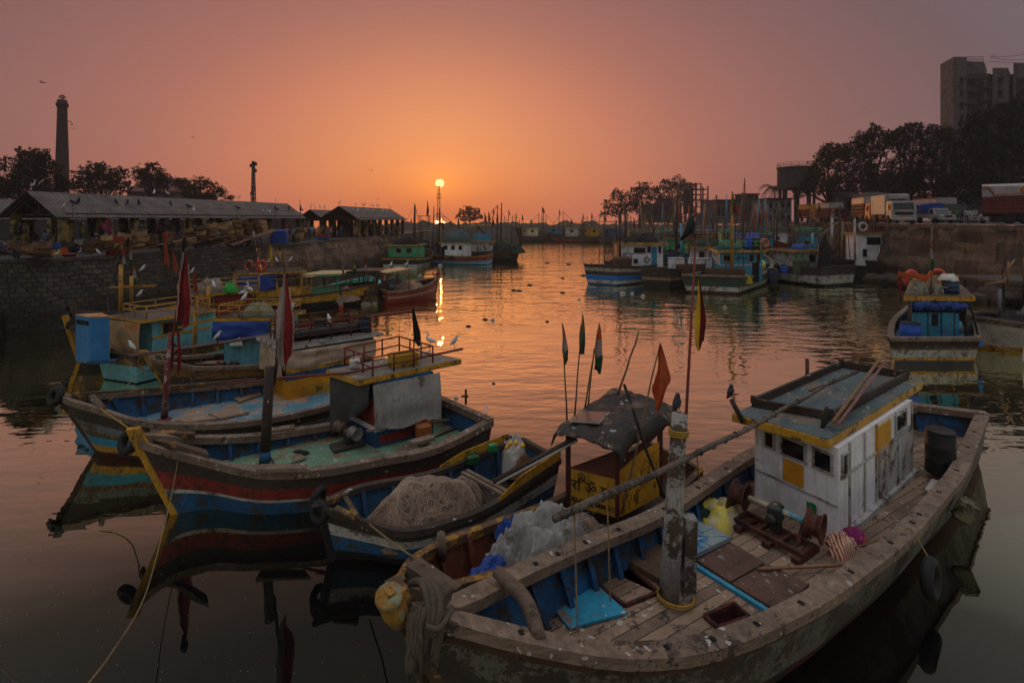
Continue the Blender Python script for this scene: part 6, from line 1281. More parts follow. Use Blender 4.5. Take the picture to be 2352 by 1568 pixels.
for i, (x, y) in enumerate(((21.3, 27.3), (23.1, 27.8))):
    b = MB(); b.torus((x, y, zt + .65), .38, .11, (.2 - .4 * i, -1, .1), 18, 8); tag(b.build('lifebuoy', paint('orange_ring', (206, 74, 44), .5, .15), None, loc=(x, y, zt + .2)), ['orange lifebuoy standing behind the float bags on the flat roof', 'orange lifebuoy behind the dark blue round tub'][i], 'lifebuoy')
heap('sack', 'bundled pale plastic over the dark blue tub', 'sack', V((22.4, 26.25, zt + .6)), (.95, .8, .35), WHITEP, 95, .5, 12, folds=.5)
for i in range(5):
    b = MB(); c = V((21.3 + .24 * i, 26.9, zt + .55 + .1 * (i % 2))); b.lathe(c, [(.05, 0), (.13, .01), (.13, .26), (.05, .27)], 10, V((.2, -1, .1 * i))); tag(b.build('float', paint('buff_cork', (150, 116, 84), .9, .2), None, loc=c), 'round buff cork float stacked on the flat roof', 'float', 'buff cork floats on the flat roof')
b = MB(); fu0, fu1 = V((21.2, 25.9, zt)), Q(2140, 520, 25.8); b.tube([fu0, fu1], [.04, .025], 7); b.build('flagpole', BAMBOO, U); flag(U, Q(2136, 548, 25.75), 1.55, .28, [FABORA, FABWHT, FABGRN], seed=4, down=V((0.02, 0, -1)))
b = MB(); a = Q(2066, 618, 24.6); b.tube([Q(2068, 700, 24.6), a], .035, 6); b.build('pole', WOOD2, U)
hang(U, Q(2060, 623, 24.5), Q(2130, 630, 25.2), .25, .3, FABORA, 'orange_cloth', V(), 3, .15, 1.5); hang(U, Q(2063, 636, 24.5), Q(2072, 640, 24.5), 1.1, .6, FABRED, 'red_cloth', V(), 5, .1, 1)
b = MB(); b.tube(spline([V((22.6, 25.3, 2.9)), V((22.8, 25.2, 1.9)), V((22.85, 25.1, 1.2)), V((22.5, 24.9, 1.1))], 14), .05, 6); b.build('hose', BLK, U)
b = MB(); b.tube([(20.6, 23.9, .95), (20.75, 23.85, .45), (20.85, 23.95, -.1)], .02, 5); b.build('stern_line', ROPE, U)
Vb, hV, _ = trawler('cream hulled open boat with blue decks at the right edge', (24.6, 28.0), (38.0, 29.0), (38.0, 33.5), (1.9, 1.25, 1.4), [(1, .8, WOOD), (.8, .12, paint('cream_hull', (176, 166, 152), .65, .2, wear=(110, 92, 78), wear_amt=.3)), (.12, -1, YEL)], deck=DECKC, inner=BLU, rail=WOOD, n=28, dz=.75, rw=.28)
for t in (.2, .42): b = MB(); b.beam(hV.pt(t, .85, 1.15), hV.pt(t, -.85, 1.15), .3, .07); b.build('thwart', WOOD2, Vb)
tyre('tyre', 'black tyre slung on the bow of the cream hulled boat', V((24.5, 27.9, 1.8)), .22, .1, (-.6, -.7, .3))
cV = Cabin(Vb, [(29.0, 30.2), (33.0, 30.4), (33.0, 33), (29.0, 32.8)], .75, 3.3, WOOD2, roof=WOOD2, fascia=YEL2, rt=.12, over=.5, openz=1.0)
b = MB()
for (x0, y0, x1, y1) in ((2314, 660, 2317, 601), (2352, 645, 2352, 590), (2262, 653, 2310, 645), (2300, 640, 2330, 596)): b.tube([Q(x0, y0, 29.5), Q(x1, y1, 29.5)], .05, 6)
b.build('gear_frame', BAMBOO, Vb)
b = MB(); b.tube([V((28.2, 29.6, .8)), V((28.4, 29.8, 3.0))], .09, 8); b.build('post', STEEL, Vb)
heap('fishing_gear', 'dark ropes and blocks heaped on the cream hulled boat', 'gear', V((29.3, 29.4, .8)), (1.3, .9, 1.0), STEEL, 97, .7, 12, 40, ROPE)
rope('mooring_line', 'slack line from the turquoise boat to the cream hulled boat with a white rag', [P(2250, 780, 1.35), V((24.5, 24.5, .6)), V((26.5, 24.5, .75)), V((29.5, 25.8, 1.25))], .02, ROPE)
heap('rag', 'torn white plastic rag caught on the slack mooring line', 'rag', V((24.6, 24.4, .3)), (.55, .2, .75), WHITEP, 99, .6, 10, folds=.8)

# ------------------------------------------------------------------ the crowd of boats behind, and the far basin
HC_ = [('brown', WOOD2), ('black', BLK), ('green', DGRN), ('blue', BLU), ('rust red', RED)]
CB_ = [('red', RED), ('white', WHT), ('yellow', YEL), ('turquoise', CYAN), ('green', GRN), ('cream', paint('cream_cabin', (196, 178, 140), .6, .2))]
RF_ = [('green net', NETG), ('dark net', NETD), ('blue tarpaulin', BLUETARP), ('teal net', paint('teal_pile', (50, 92, 90), .9, .4, bump=.8))]
FL_ = [('red', FABRED), ('saffron', FABORA), ('yellow', FABYEL), ('green', FABGRN), ('white', FABWHT), ('maroon', FABMAR)]
rn = random.Random(11)
spots = [(24, 74, .5), (29, 78, .35), (35, 75, .6), (40, 82, .3), (22, 88, .2), (29, 93, .5), (36, 96, .4), (44, 92, .5), (51, 88, .6), (27, 108, .4), (36, 112, .5), (46, 110, .3), (55, 106, .6), (58, 122, .4), (48, 128, .5), (38, 130, .3), (63, 100, .7), (52, 78, .6), (30, 66, .6), (70, 118, .5)]
used = set()
for i, (x, y, a) in enumerate(spots):
    for _ in range(60):
        k = (rn.randrange(5), rn.randrange(6), rn.randrange(6))
        if k not in used: used.add(k); break
    hc, cb, fl = HC_[k[0]], CB_[k[1]], FL_[k[2]]; rf = RF_[i % 4]
    d = V((math.sin(a), math.cos(a))); s_ = V((d.y, -d.x)); L = 9 + 4 * rn.random(); W = 3.4 + rn.random()
    bow = V((x, y)) + d * L / 2 if i % 3 else V((x, y)) - d * L / 2; st = V((x, y)) - d * L / 2 if i % 3 else V((x, y)) + d * L / 2
    t, h, c = trawler('%s boat with %s cabin, %s on roof and %s flags' % (hc[0], cb[0], rf[0], fl[0]), bow, st + s_ * W / 2, st - s_ * W / 2, (3.0, 1.8, 2.0), [(1, .5, hc[1]), (.5, .2, [YEL2, WHT2, RED2][i % 3]), (.2, -1, BLK)], cab=(.5, .82, .7, 4.1 + rn.random() * .6, cb[1], WOOD2, YEL), n=14, dz=1.1)
    for f in (.25, .65): c.win(0 if i % 2 else 2, f, 3.2, .7, .7, fm=WHT2)
    for w_ in (1, 3): c.win(w_, .5, 3.2, .8, .7, fm=WHT2)
    b = MB(); M_f = c.ctr
    def hp(u, v, c=c, i=i):
        q = c.rp[0].lerp(c.rp[1], u).lerp(c.rp[3].lerp(c.rp[2], u), v); e = min(1, min(u, 1 - u, v, 1 - v) * 6); return V((q.x, q.y, c.zt + e * (.5 + .45 * noise.noise(V((u * 4, v * 4, i * 3.1))))))
    b.grid(hp, 12, 12, True); b.build('roof_net', rf[1], c.o)
    mz = 8 + 4 * rn.random(); mp = h.pt(.4, 0, 1.1); b = MB(); mm = [WOOD2, YPIPE, RED, CYAN][i % 4]; b.tube([mp, mp + V((.2, 0, mz * .6)), mp + V((.3, 0, mz))], [.14, .12, .07], 7); b.build('mast', mm, t)
    b = MB(); b.tube([mp + V((0, 0, 2.5)), mp + V((rn.random() * 5 - 2.5, 1, mz * .8))], .07, 5); b.build('boom', WOOD2, t)
    b = MB(); b.tube([mp + V((.3, 0, mz)), h.bow], .025, 4); b.tube([mp + V((.3, 0, mz)), h.pt(.97, 0)], .025, 4); b.build('stay', ROPE, t)
    for j in range(2):
        fp = h.pt(.55 + .3 * j, .6 - 1.2 * j, 3.5); pennant(t, fp, fp + V((.2, 0, 3.5 + 3 * rn.random())), [fl[1]], 1.6, .5, i + j)
    railing(c.o, [p + V((0, 0, c.zt - p.z)) for p in c.rp], .8, [RUST, YPIPE, GRN][i % 3], .04, (.5,), 3)
far = [((-3.5, 166), 'white', WHT2, YEL2), ((7.5, 168), 'cream', CB_[5][1], WOOD2), ((18, 166), 'white and red', WHT2, RED), ((27, 165), 'yellow', YEL, WOOD2), ((1.5, 172), 'brown', WOOD2, WHT2), ((33, 160), 'blue', BLU, WOOD2), ((13, 175), 'turquoise', CYAN, BLK), ((24, 172), 'green', GRN, BLK), ((40, 166), 'red', RED, WOOD2), ((46, 158), 'grey', STEEL, WOOD2)]
for i, ((x, y), nm, m, hb) in enumerate(far):
    a = 1.2 if i % 2 else -1.3; d = V((math.sin(a), math.cos(a))); s_ = V((d.y, -d.x)); p = V((x, y))
    t, h, c = trawler('distant boat with a %s cabin below the breakwater' % nm, p + d * 6, p - d * 6 + s_ * 2.2, p - d * 6 - s_ * 2.2, (3.0, 1.8, 2.0), [(1, .45, WOOD2), (.45, .1, hb), (.1, -1, BLK)], cab=(.5, .82, .7, 4.4, m, WOOD2, YEL), n=12, dz=1.1)
    for w_ in range(4): c.win(w_, .5, 3.4, .9, .8, fm=None)
    for j, tt in enumerate((.3, .6, .9)):
        b = MB(); mp = h.pt(tt, 0, 1.1); hh = (9, 6, 7)[j] * (.8 + .4 * rn.random()); b.tube([mp, mp + V((.2, 0, hh))], [.16, .08], 6); b.build('mast', WOOD2, t)
        if j != 1: flag(t, mp + V((.2, -.05, hh)), 1.9, .7, [FL_[(i + j) % 6][1]], seed=i + j)
    b = MB(); b.tube([h.pt(.3, 0, 8), h.bow], .05, 4); b.build('stay', ROPE, t)
# ================================================================== market sheds on the left quay
def roof_mat():
    k = N('corrugated_sheet'); tc = k.n('ShaderNodeTexCoord'); sp = k.n('ShaderNodeSeparateXYZ'); k.l(tc.outputs['UV'], sp.inputs[0]); ob = tc.outputs['Object']
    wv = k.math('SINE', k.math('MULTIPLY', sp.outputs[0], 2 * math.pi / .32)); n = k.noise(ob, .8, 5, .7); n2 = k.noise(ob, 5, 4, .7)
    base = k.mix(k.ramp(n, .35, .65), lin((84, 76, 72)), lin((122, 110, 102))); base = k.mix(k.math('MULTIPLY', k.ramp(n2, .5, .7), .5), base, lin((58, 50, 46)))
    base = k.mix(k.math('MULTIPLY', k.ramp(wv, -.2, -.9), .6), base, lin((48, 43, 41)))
    row = k.math('LESS_THAN', k.math('ABSOLUTE', k.math('SUBTRACT', k.math('FRACT', k.math('MULTIPLY', sp.outputs[1], 2.0)), .5)), .48); base = k.mix(row, lin((44, 38, 36)), base)
    b_ = k.n('ShaderNodeBsdfPrincipled'); k.l(base, b_.inputs['Base Color']); b_.inputs['Roughness'].default_value = .75; b_.inputs['Specular IOR Level'].default_value = .3
    bp = k.n('ShaderNodeBump'); bp.inputs['Distance'].default_value = .05; k.l(wv, bp.inputs['Height']); k.l(bp.outputs[0], b_.inputs['Normal']); k.l(b_.outputs[0], k.out.inputs[0]); return k.m
ROOFC = roof_mat()
COLY = paint('shed_column_paint', (150, 126, 76), .8, .3, wear=(48, 42, 36), wear_amt=.62, wear_scale=1.2)
def shed(label, f0, f1, w, ze, zr, ncol, zg=QL, over=.9):
    f0, f1 = V((*f0, 0)), V((*f1, 0)); d = (f1 - f0).normalized(); lft = V((-d.y, d.x, 0)); L = (f1 - f0).length
    t = thing('market_shed', label, 'shed', V((*((f0 + f1) / 2 + lft * w / 2).xy, zg)))
    b = MB(); e0, e1 = -over, L + over
    for s0, s1 in ((-over * .5, w / 2), (w + over * .5, w / 2)):
        def fn(u, v): 
            q = f0 + d * lerp(e0, e1, u) + lft * lerp(s0, s1, v); ze2 = ze - .5 * over * (zr - ze) / (w / 2); return V((q.x, q.y, lerp(ze2, zr, v) + .02 * noise.noise(V((u * 30, v * 3, w)))))
        b.grid(fn, 40, 6, False, lambda u, v: (u * L, v), thick=.06, flip=(s0 > 0))
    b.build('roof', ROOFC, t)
    for i in range(ncol):
        for s_ in (0.15, w - .15):
            p = f0 + d * (L * i / (ncol - 1)) + lft * s_; b = MB(); b.box((p.x, p.y, (zg + ze) / 2), (.48, .48, ze - zg), math.atan2(d.y, d.x)); b.build('column', COLY, t)
    b = MB(); nt = ncol
    for i in range(nt):
        p = f0 + d * (L * i / (nt - 1)); a, c, top = V((p.x, p.y, ze - .1)), V((*(p + lft * w).xy, ze - .1)), V((*(p + lft * w / 2).xy, zr - .12))
        for q, r in ((a, c), (a, top), (c, top), (a.lerp(c, .5), top), (a.lerp(c, .5), a.lerp(top, .5)), (a.lerp(c, .5), c.lerp(top, .5))): b.beam(q, r, .1, .12)
    for s_ in (.0, w): a, c = f0 + lft * s_, f1 + lft * s_; b.beam(V((a.x, a.y, ze - .12)), V((c.x, c.y, ze - .12)), .25, .3)
    b.build('truss', WOOD2, t); return t, f0, d, lft, L
S1 = shed('long corrugated market shed nearest the camera with crowds under it', (-33.2, 38), (-27.6, 66.5), 4.7, 7.5, 9.15, 11)
S0 = shed('corrugated shed cut off by the left edge behind the long shed', (-40.6, 38.5), (-35, 66), 4.7, 7.3, 8.75, 9)
S3 = shed('rear market shed with its gable facing the camera and birds along the ridge', (-21.9, 73.5), (-19.6, 92.5), 5.5, 7.3, 9.0, 8)
S2 = shed('small shed between the long shed and the rear gabled shed', (-27.9, 76.5), (-26.0, 92), 4.0, 7.2, 8.55, 6)
for i, t in enumerate((.0, .36, .58, .8, .97)):
    p = S1[1] + S1[2] * (S1[4] * t) - S1[3] * .75; lp = thing('floodlight', 'floodlight on a bent arm at the long shed eave, number of posts from the gable %s' % ['none', 'one', 'two', 'three', 'four'][i], 'floodlight', V((p.x, p.y, 7.0)))
    lp['label'] = ['floodlight on the gable corner of the long shed', 'floodlight with a bird on it at the long shed eave', 'floodlight at the middle of the long shed eave above the basket stacks', 'floodlight near the far third of the long shed eave', 'floodlight at the far end of the long shed eave'][i]
    b = MB(); b.tube([p + V((.6, 0, 6.9)), p + V((0, 0, 7.2)), p + V((0, 0, 8.25))], .045, 6); b.build('arm', STEEL, lp); b = MB(); b.box(p + V((.12, -.05, 8.33)), (.42, .34, .16), .3, Matrix.Rotation(R(25), 3, 'Y')); b.build('lamp_head', BLK, lp)
bw = thing('boundary_wall', 'long low grey yard wall seen between the columns behind the long shed', 'wall', (-58, 80, QL)); b = MB(); q = [V((-95, 52, QL)), V((-58, 64, QL)), V((-44, 110, QL))]
for a, c in zip(q, q[1:]): b.beam(a + V((0, 0, 1.9)), c + V((0, 0, 1.9)), .3, 3.8)
b.build('masonry', paint('yard_wall', (70, 62, 58), .9, .3, wear=(48, 42, 40), wear_amt=.4), bw)
for i in range(14): a = q[1].lerp(q[2], i / 13); b = MB(); b.box((a.x + .2, a.y, QL + 2.1), (.35, .35, 4.3)); b.build('post', COLY, bw)
# chimney
cp = Q(143, 505, 120); ch = thing('chimney', 'tall dark tapering brick mill chimney with weeds on top', 'chimney', V((cp.x, cp.y, QL)))
def brick(name, c):
    return paint(name, c, .9, .35, wear=tuple(v * .6 for v in c), wear_amt=.4, bump=.5)
b = MB(); H0 = 34.6; c0 = V((cp.x, cp.y, QL))
b.lathe(c0, [(1.5, 0), (1.4, 8), (1.2, 18), (.98, 26), (.95, 27), (1.04, 27.2), (.95, 27.5), (.94, 28.6), (1.0, 28.8), (1.2, 29.3), (1.2, 29.6), (.98, 30), (.94, 30.5), (.8, 30.5), (.7, 29)], 16, smooth=False); b.build('shaft', brick('chimney_brick', (54, 38, 36)), ch)
FOL = [paint('foliage_%s' % n, c, .9, .5, bump=0, trans=.15, spec=.1) for n, c in (('dark', (26, 29, 20)), ('olive', (34, 34, 24)), ('brown', (38, 33, 27)))]
BARK = paint('bark', (66, 52, 42), .95, .4, bump=.6)
def leaves(b, c, r, s, dens, rng, sq=(1, 1, .85)):
    n = int(dens * 26 * r * r / (s * s)); 
    if n < 4: n = 4
    d = rng.normal(size=(n, 3)); d /= np.linalg.norm(d, axis=1)[:, None] + 1e-9; rad = r * (0.35 + .68 * rng.random(n) ** .55)
    lump = 1 + .22 * np.sin(d[:, 0] * 5 + c[0]) * np.sin(d[:, 1] * 4 + c[1]) + .15 * np.sin(d[:, 2] * 9 + c[2] * 3)
    p = np.array(c) + d * (rad * lump)[:, None] * np.array(sq)
    a = rng.normal(size=(n, 3)); a /= np.linalg.norm(a, axis=1)[:, None]; e = rng.normal(size=(n, 3)); e -= a * (a * e).sum(1)[:, None]; e /= np.linalg.norm(e, axis=1)[:, None]
    k = (s * (.55 + .8 * rng.random(n)))[:, None] / 2; q = np.stack([p - a * k, p - e * k * .55, p + a * k, p + e * k * .55], 1).reshape(-1, 3)
    o = len(b.v); b.v += [tuple(x) for x in q.tolist()]; b.f += [(o + 4 * i, o + 4 * i + 1, o + 4 * i + 2, o + 4 * i + 3) for i in range(n)]; b.m += [b.mi] * n; b.sm += [False] * n; b.uv += [None] * n
def tree(label, Y, clumps, foot, zg, seed, s=.5, dens=1.0, m=0, name='tree', cat='tree', group=None):
    rng = np.random.default_rng(seed); rn = random.Random(seed); f = Q(foot, YH, Y); f.z = zg; t = thing(name, label, cat, f, group); cb, tb = MB(), MB()
    cs = [(Q(x, y, Y + rn.uniform(-.8, .8) * r * Y / FL), r * Y / FL) for x, y, r in clumps]; lo = min(c.z - r for c, r in cs); fork = f + V((0, 0, max(.8, (lo - zg) * .8 + .5)))
    H = max(c.z for c, r in cs) - zg; r0 = .035 * H + .05; tb.tube([f - V((0, 0, .3)), f.lerp(fork, .6) + V((.05 * H * rn.uniform(-.5, .5), 0, 0)), fork], [r0 * 1.3, r0, r0 * .85], 8)
    for i, (c, r) in enumerate(cs):
        mid = fork.lerp(c, .55) + V((rn.uniform(-1, 1), rn.uniform(-1, 1), rn.uniform(0, 1))) * r * .3; tb.tube([fork, mid, c + V((0, 0, r * .3))], [r0 * .55, r0 * .35, r0 * .1], 5)
        for _ in range(4): e = c + V((rn.uniform(-1, 1), rn.uniform(-1, 1), rn.uniform(-.3, 1))) * r * .8; tb.tube([c.lerp(mid, .4), e], [r0 * .16, r0 * .05], 4)
        cb.mat(i % 2); leaves(cb, c, r, s, dens, rng)
        for _ in range(8):
            dd = V((rn.uniform(-1, 1), rn.uniform(-1, 1), rn.uniform(-.4, 1))).normalized(); cb.mat(rn.randrange(2)); leaves(cb, c + dd * r * rn.uniform(.75, 1.15), r * rn.uniform(.18, .4), s, dens * .7, rng)
    tb.build('trunk', BARK, t); cb.build('crown', [FOL[m], FOL[(m + 1) % 3]], t); return t
b = MB(); leaves(b, V((cp.x, cp.y, QL + 31.2)), .7, .25, 1.0, np.random.default_rng(3)); b.build('weeds', FOL[0], ch)
tree('big domed tree at the left edge in front of the chimney foot', 84, [(75, 372, 30), (45, 388, 30), (105, 385, 26), (20, 418, 26), (60, 420, 38), (112, 418, 32), (140, 424, 20), (0, 440, 25), (90, 355, 18), (60, 360, 18), (30, 450, 30), (110, 448, 30)], 70, QL, 1, .5)
tree('wide dark tree just right of the chimney behind the long shed', 98, [(188, 404, 18), (172, 425, 14), (215, 394, 20), (245, 398, 22), (275, 402, 18), (235, 422, 30), (200, 436, 24), (275, 430, 22)], 235, QL, 2, .5)
tree('rounded tree left of the tiled roof behind the long shed', 100, [(322, 400, 16), (350, 396, 22), (378, 408, 16), (340, 418, 24), (372, 425, 18)], 345, QL, 3, .5)
tree('low spreading tree right of the tiled roof behind the long shed', 104, [(408, 422, 14), (435, 426, 20), (462, 422, 18), (486, 432, 18), (510, 444, 15), (528, 456, 9), (440, 446, 20), (480, 450, 16)], 460, QL, 4, .45, .8)
tree('lone round tree on the breakwater right of the sun', 190, [(1062, 488, 10), (1078, 482, 11), (1094, 488, 10), (1078, 496, 12), (1053, 499, 7), (1103, 498, 7), (1090, 502, 8), (1066, 503, 8)], 1079, 4.5, 5, .75, .8, 2)
CT = [[(1398, 470, 14), (1420, 452, 18), (1440, 464, 20), (1405, 490, 12), (1388, 492, 9), (1425, 482, 16)], [(1462, 442, 18), (1480, 430, 17), (1500, 444, 20), (1475, 466, 22), (1452, 478, 18)], [(1530, 426, 18), (1556, 422, 18), (1575, 432, 14), (1545, 446, 22), (1590, 430, 10), (1520, 462, 20), (1565, 460, 18)]]
for i, (cl, l) in enumerate(zip(CT, ('leaning airy tree at the left end of the headland grove', 'middle tree of the headland grove behind the dark house', 'tall airy tree beside the steel framework on the headland'))): tree(l, 196 + 4 * i, cl, (1425, 1478, 1545)[i], 5.9, 10 + i, .8, .75, 2)
RT = [(108, [(1905, 344, 20), (1890, 372, 24), (1925, 372, 30), (1868, 402, 18), (1940, 346, 16), (1880, 425, 30), (1930, 430, 38), (1840, 440, 20)], 1905, 'leftmost bushy tree of the dark wood behind the lorries'), (100, [(1980, 320, 20), (2010, 304, 18), (1960, 346, 24), (2000, 346, 32), (2040, 316, 20), (1990, 400, 48), (2040, 430, 45)], 2000, 'second tree of the dark wood, above the white reefer lorry'),
      (95, [(2075, 300, 16), (2100, 294, 16), (2060, 328, 26), (2100, 332, 32), (2090, 390, 48), (2080, 440, 45)], 2090, 'tall ragged tree of the dark wood, above the pickup'), (92, [(2140, 298, 14), (2168, 308, 16), (2150, 342, 36), (2170, 400, 48), (2150, 450, 40)], 2155, 'tree of the dark wood next to the palm before the apartment block'),
      (82, [(2250, 272, 20), (2300, 258, 26), (2340, 246, 26), (2230, 300, 26), (2290, 308, 42), (2352, 300, 38), (2240, 352, 44), (2320, 372, 50), (2230, 430, 45), (2300, 440, 40), (2370, 350, 40)], 2290, 'huge dark tree at the right edge hiding the apartment block foot')]
for i, (Y, cl, ft, l) in enumerate(RT): tree(l, Y, cl, ft, RD, 20 + i, .5, 1.15, i % 2)
def palm(label, x, y, Y, zg, seed, L=3.0):
    c = Q(x, y, Y); t = thing('palm_tree', label, 'palm', V((c.x, c.y, zg))); b = MB(); b.tube([V((c.x + .4, c.y, zg)), V((c.x + .1, c.y, lerp(zg, c.z, .6))), c], [.3, .2, .16], 7); b.build('trunk', BARK, t); b = MB(); rn = random.Random(seed)
    for i in range(20):
        a = i * 2.4; up = rn.uniform(-.2, 1.1); pts = [c + V((math.cos(a) * L * s_, math.sin(a) * L * s_, L * (up * s_ - .95 * s_ * s_))) for s_ in (0, .25, .5, .75, 1)]
        for p, q in zip(pts, pts[1:]):
            for k in range(5):
                m_ = p.lerp(q, k / 5); d = (q - p).normalized(); sd = d.cross(V((0, 0, 1))).normalized(); 
                for sg in (1, -1): e = m_ + sd * sg * L * .17 + d * L * .14 - V((0, 0, L * .13)); b.add([m_, m_ + d * L * .035, e], [(0, 1, 2)])
    b.build('crown', FOL[1], t)
palm('slender palm beside the water tank', 1779, 432, 140, 5.9, 1, 4.0); palm('palm with drooping fronds before the apartment block corner', 2150, 308, 100, RD, 2, 4.5); palm('second palm leaning right of the first before the apartment block', 2172, 318, 98, RD, 3, 4.0)
# ------------------------------------------------------------------ buildings
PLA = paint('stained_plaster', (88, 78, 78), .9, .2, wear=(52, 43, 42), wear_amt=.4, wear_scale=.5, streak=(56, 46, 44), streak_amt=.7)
PLD = paint('dark_plaster', (50, 44, 45), .9, .25, wear=(52, 44, 42), wear_amt=.4, wear_scale=.35, streak=(44, 36, 34), streak_amt=.8)  # darker plaster tone for the set-back blocks and headland buildings
AB = thing('apartment_block', 'tall stained concrete apartment block with balconies rising behind the trees', 'building', (105, 120, RD)); zz = lambda y: 7 + (YH - y) * 115 / FL
b = MB(); b.slab([V((99.2, 115, RD)), V((102.2, 115.0, RD)), V((103.4, 121, RD)), V((100.8, 120.5, RD))], zz(131) - RD); b.build('stair_tower', PLA, AB)
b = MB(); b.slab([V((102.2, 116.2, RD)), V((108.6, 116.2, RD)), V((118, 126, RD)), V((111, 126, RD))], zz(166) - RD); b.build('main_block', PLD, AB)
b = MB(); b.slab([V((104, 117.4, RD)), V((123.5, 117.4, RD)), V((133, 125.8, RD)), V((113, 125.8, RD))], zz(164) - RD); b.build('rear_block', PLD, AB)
b = MB(); b.slab([V((102.6, 117, zz(168))), V((108.5, 117.6, zz(168))), V((115, 124, zz(168))), V((109, 124, zz(168)))], zz(134) - zz(168)); pent = b.build('penthouse', PLA, AB)
b = MB()
for i in range(9): q = V((104.5 + .5 * i, 117.8, zz(134))); b.tube([q, q + V((0, 0, 1.2))], .05, 4)
for h in (.6, 1.2): b.tube([(104.5, 117.8, zz(134) + h), (108.5, 117.8, zz(134) + h)], .05, 4)
b.build('roof_railing', BLK, pent)
b = MB(); b.slab([V((108.6, 115.7, RD)), V((112.2, 115.7, RD)), V((122.5, 126, RD)), V((118.6, 126, RD))], zz(154) - RD); b.build('bay_block', PLA, AB)
b = MB(); b.slab([V((112.3, 116.4, RD)), V((113.2, 116.5, RD)), V((123.6, 126, RD)), V((122.6, 126, RD))], zz(160) - RD); b.slab([V((113.3, 115.7, RD)), V((124, 115.7, RD)), V((135, 126, RD)), V((124, 126, RD))], zz(143) - RD); b.build('end_block', PLA, AB)
for fl in range(7):
    z = zz(188 + 29.3 * fl)
    for x0, x1, y in ((105.6, 108.4, 116.15), (114.0, 118.5, 115.65), (119.3, 123.4, 115.65)):
        b = MB(); b.box(((x0 + x1) / 2, y - .02, z + .1), (x1 - x0, .1, 1.9)); bl = b.build('balcony', DARK, AB); b = MB(); b.box(((x0 + x1) / 2, y - .4, z - 1.0), (x1 - x0 + .2, .9, .2)); b.build('balcony_slab', PLA, bl)  # near-black sheet paints the shade of the balcony recess
        b = MB(); [b.tube([(x0 + (x1 - x0) * i / 8, y - .75, z - .9), (x0 + (x1 - x0) * i / 8, y - .75, z - .05)], .03, 4) for i in range(9)]; b.tube([(x0, y - .75, z - .05), (x1, y - .75, z - .05)], .04, 4); b.build('balustrade', BLK, bl)
        b = MB(); b.box(((x0 + x1) / 2 + .3, y - .08, z + .1), (.8, .04, 1.5)); b.build('balcony_door', PLA, bl)
    for x, w_, y in ((103.2, 1.1, 116.15), (104.7, .8, 116.15), (110.3, .9, 115.65), (101.0, .5, 114.95)):
        wd = MB(); wd.mat(1); wd.box((x, y - .02, z + .2), (w_, .06, 1.4)); wd.mat(0); wd.box((x, y - .06, z + .2), (.06, .08, 1.15)); wd.box((x, y - .3, z + .95), (w_ + .5, .6, .1)); wd.build('window', [PLA, DARK], AB)
def house(label, x0, x1, ytop, Y, zg, wall, roof=None, depth=10, nw=0, rows=1, pitch=0, cat='building', name='house'):
    a, c = Q(x0, ytop, Y), Q(x1, ytop, Y); z1 = a.z; t = thing(name, label, cat, V(((a.x + c.x) / 2, Y + depth / 2, zg))); b = MB(); b.slab([V((a.x, Y, zg)), V((c.x, Y, zg)), V((c.x, Y + depth, zg)), V((a.x, Y + depth, zg))], z1 - zg); w_ = b.build('wall', wall, t)
    b = MB()
    if pitch:
        o = .5; q = [V((a.x - o, Y - o, z1)), V((c.x + o, Y - o, z1)), V((c.x + o, Y + depth + o, z1)), V((a.x - o, Y + depth + o, z1))]; r0, r1 = V((a.x + 1, Y + depth / 2, z1 + pitch)), V((c.x - 1, Y + depth / 2, z1 + pitch)); b.add(q + [r0, r1], [(0, 1, 5, 4), (2, 3, 4, 5), (1, 2, 5), (3, 0, 4), (3, 2, 1, 0)])
    else: b.slab([V((a.x - .4, Y - .4, z1)), V((c.x + .4, Y - .4, z1)), V((c.x + .4, Y + depth, z1)), V((a.x - .4, Y + depth, z1))], .35)
    b.build('roof', roof or wall, t)
    for r_ in range(rows):
        for i in range(nw):
            x = lerp(a.x, c.x, (i + .5) / nw); b = MB(); hh = (z1 - zg) / rows; b.box((x, Y - .02, zg + hh * (r_ + .55)), ((c.x - a.x) / nw * .5, .1, hh * .42)); b.build('window', DARK, w_)
    return t, w_
house('tiled roof house half hidden by trees behind the long shed', 292, 400, 440, 112, QL, brick('old_brick', (92, 66, 58)), brick('roof_tiles', (104, 62, 52)), 10, 5, 1, 3.4)
house('small pale house right of the tiled roof behind the long shed', 430, 462, 447, 108, QL, PLA, None, 6, 2)
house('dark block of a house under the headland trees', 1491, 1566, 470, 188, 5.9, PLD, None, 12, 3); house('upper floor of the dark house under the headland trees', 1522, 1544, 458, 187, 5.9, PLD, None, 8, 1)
LBt, LBw = house('long two storey building on the headland with a row of windows', 1646, 1768, 461, 150, 5.9, PLA, PLD, 12, 12, 1)
house('square stair block on top of the long headland building', 1708, 1742, 447, 154, 5.9, PLD, None, 6, 0); house('shabby grey workshop beside the palm', 1764, 1818, 458, 120, 5.9, paint('blue_grey_wall', (120, 124, 128), .85, .3, wear=(80, 70, 62), wear_amt=.5, wear_scale=.6), PLD, 8, 4, 2)
house('low white hut on the far quay at the breakwater', 1150, 1166, 513, 160, 3.5, WHT2, None, 5, 2); house('second low white hut beside the first at the breakwater', 1169, 1180, 517, 162, 3.5, WHT2, None, 4, 1)
house('corrugated lean-to behind the red slatted lorry', 1938, 1988, 449, 104, RD, paint('grey_cladding', (84, 76, 72), .8, .3), ROOFC, 6, 2, 1, 1.0); house('low dark shed roof between the lorries and the wood', 2000, 2060, 449, 84, RD, paint('dark_shed_wall', (52, 46, 42), .9, .3), ROOFC, 5, 0, 1, .7)
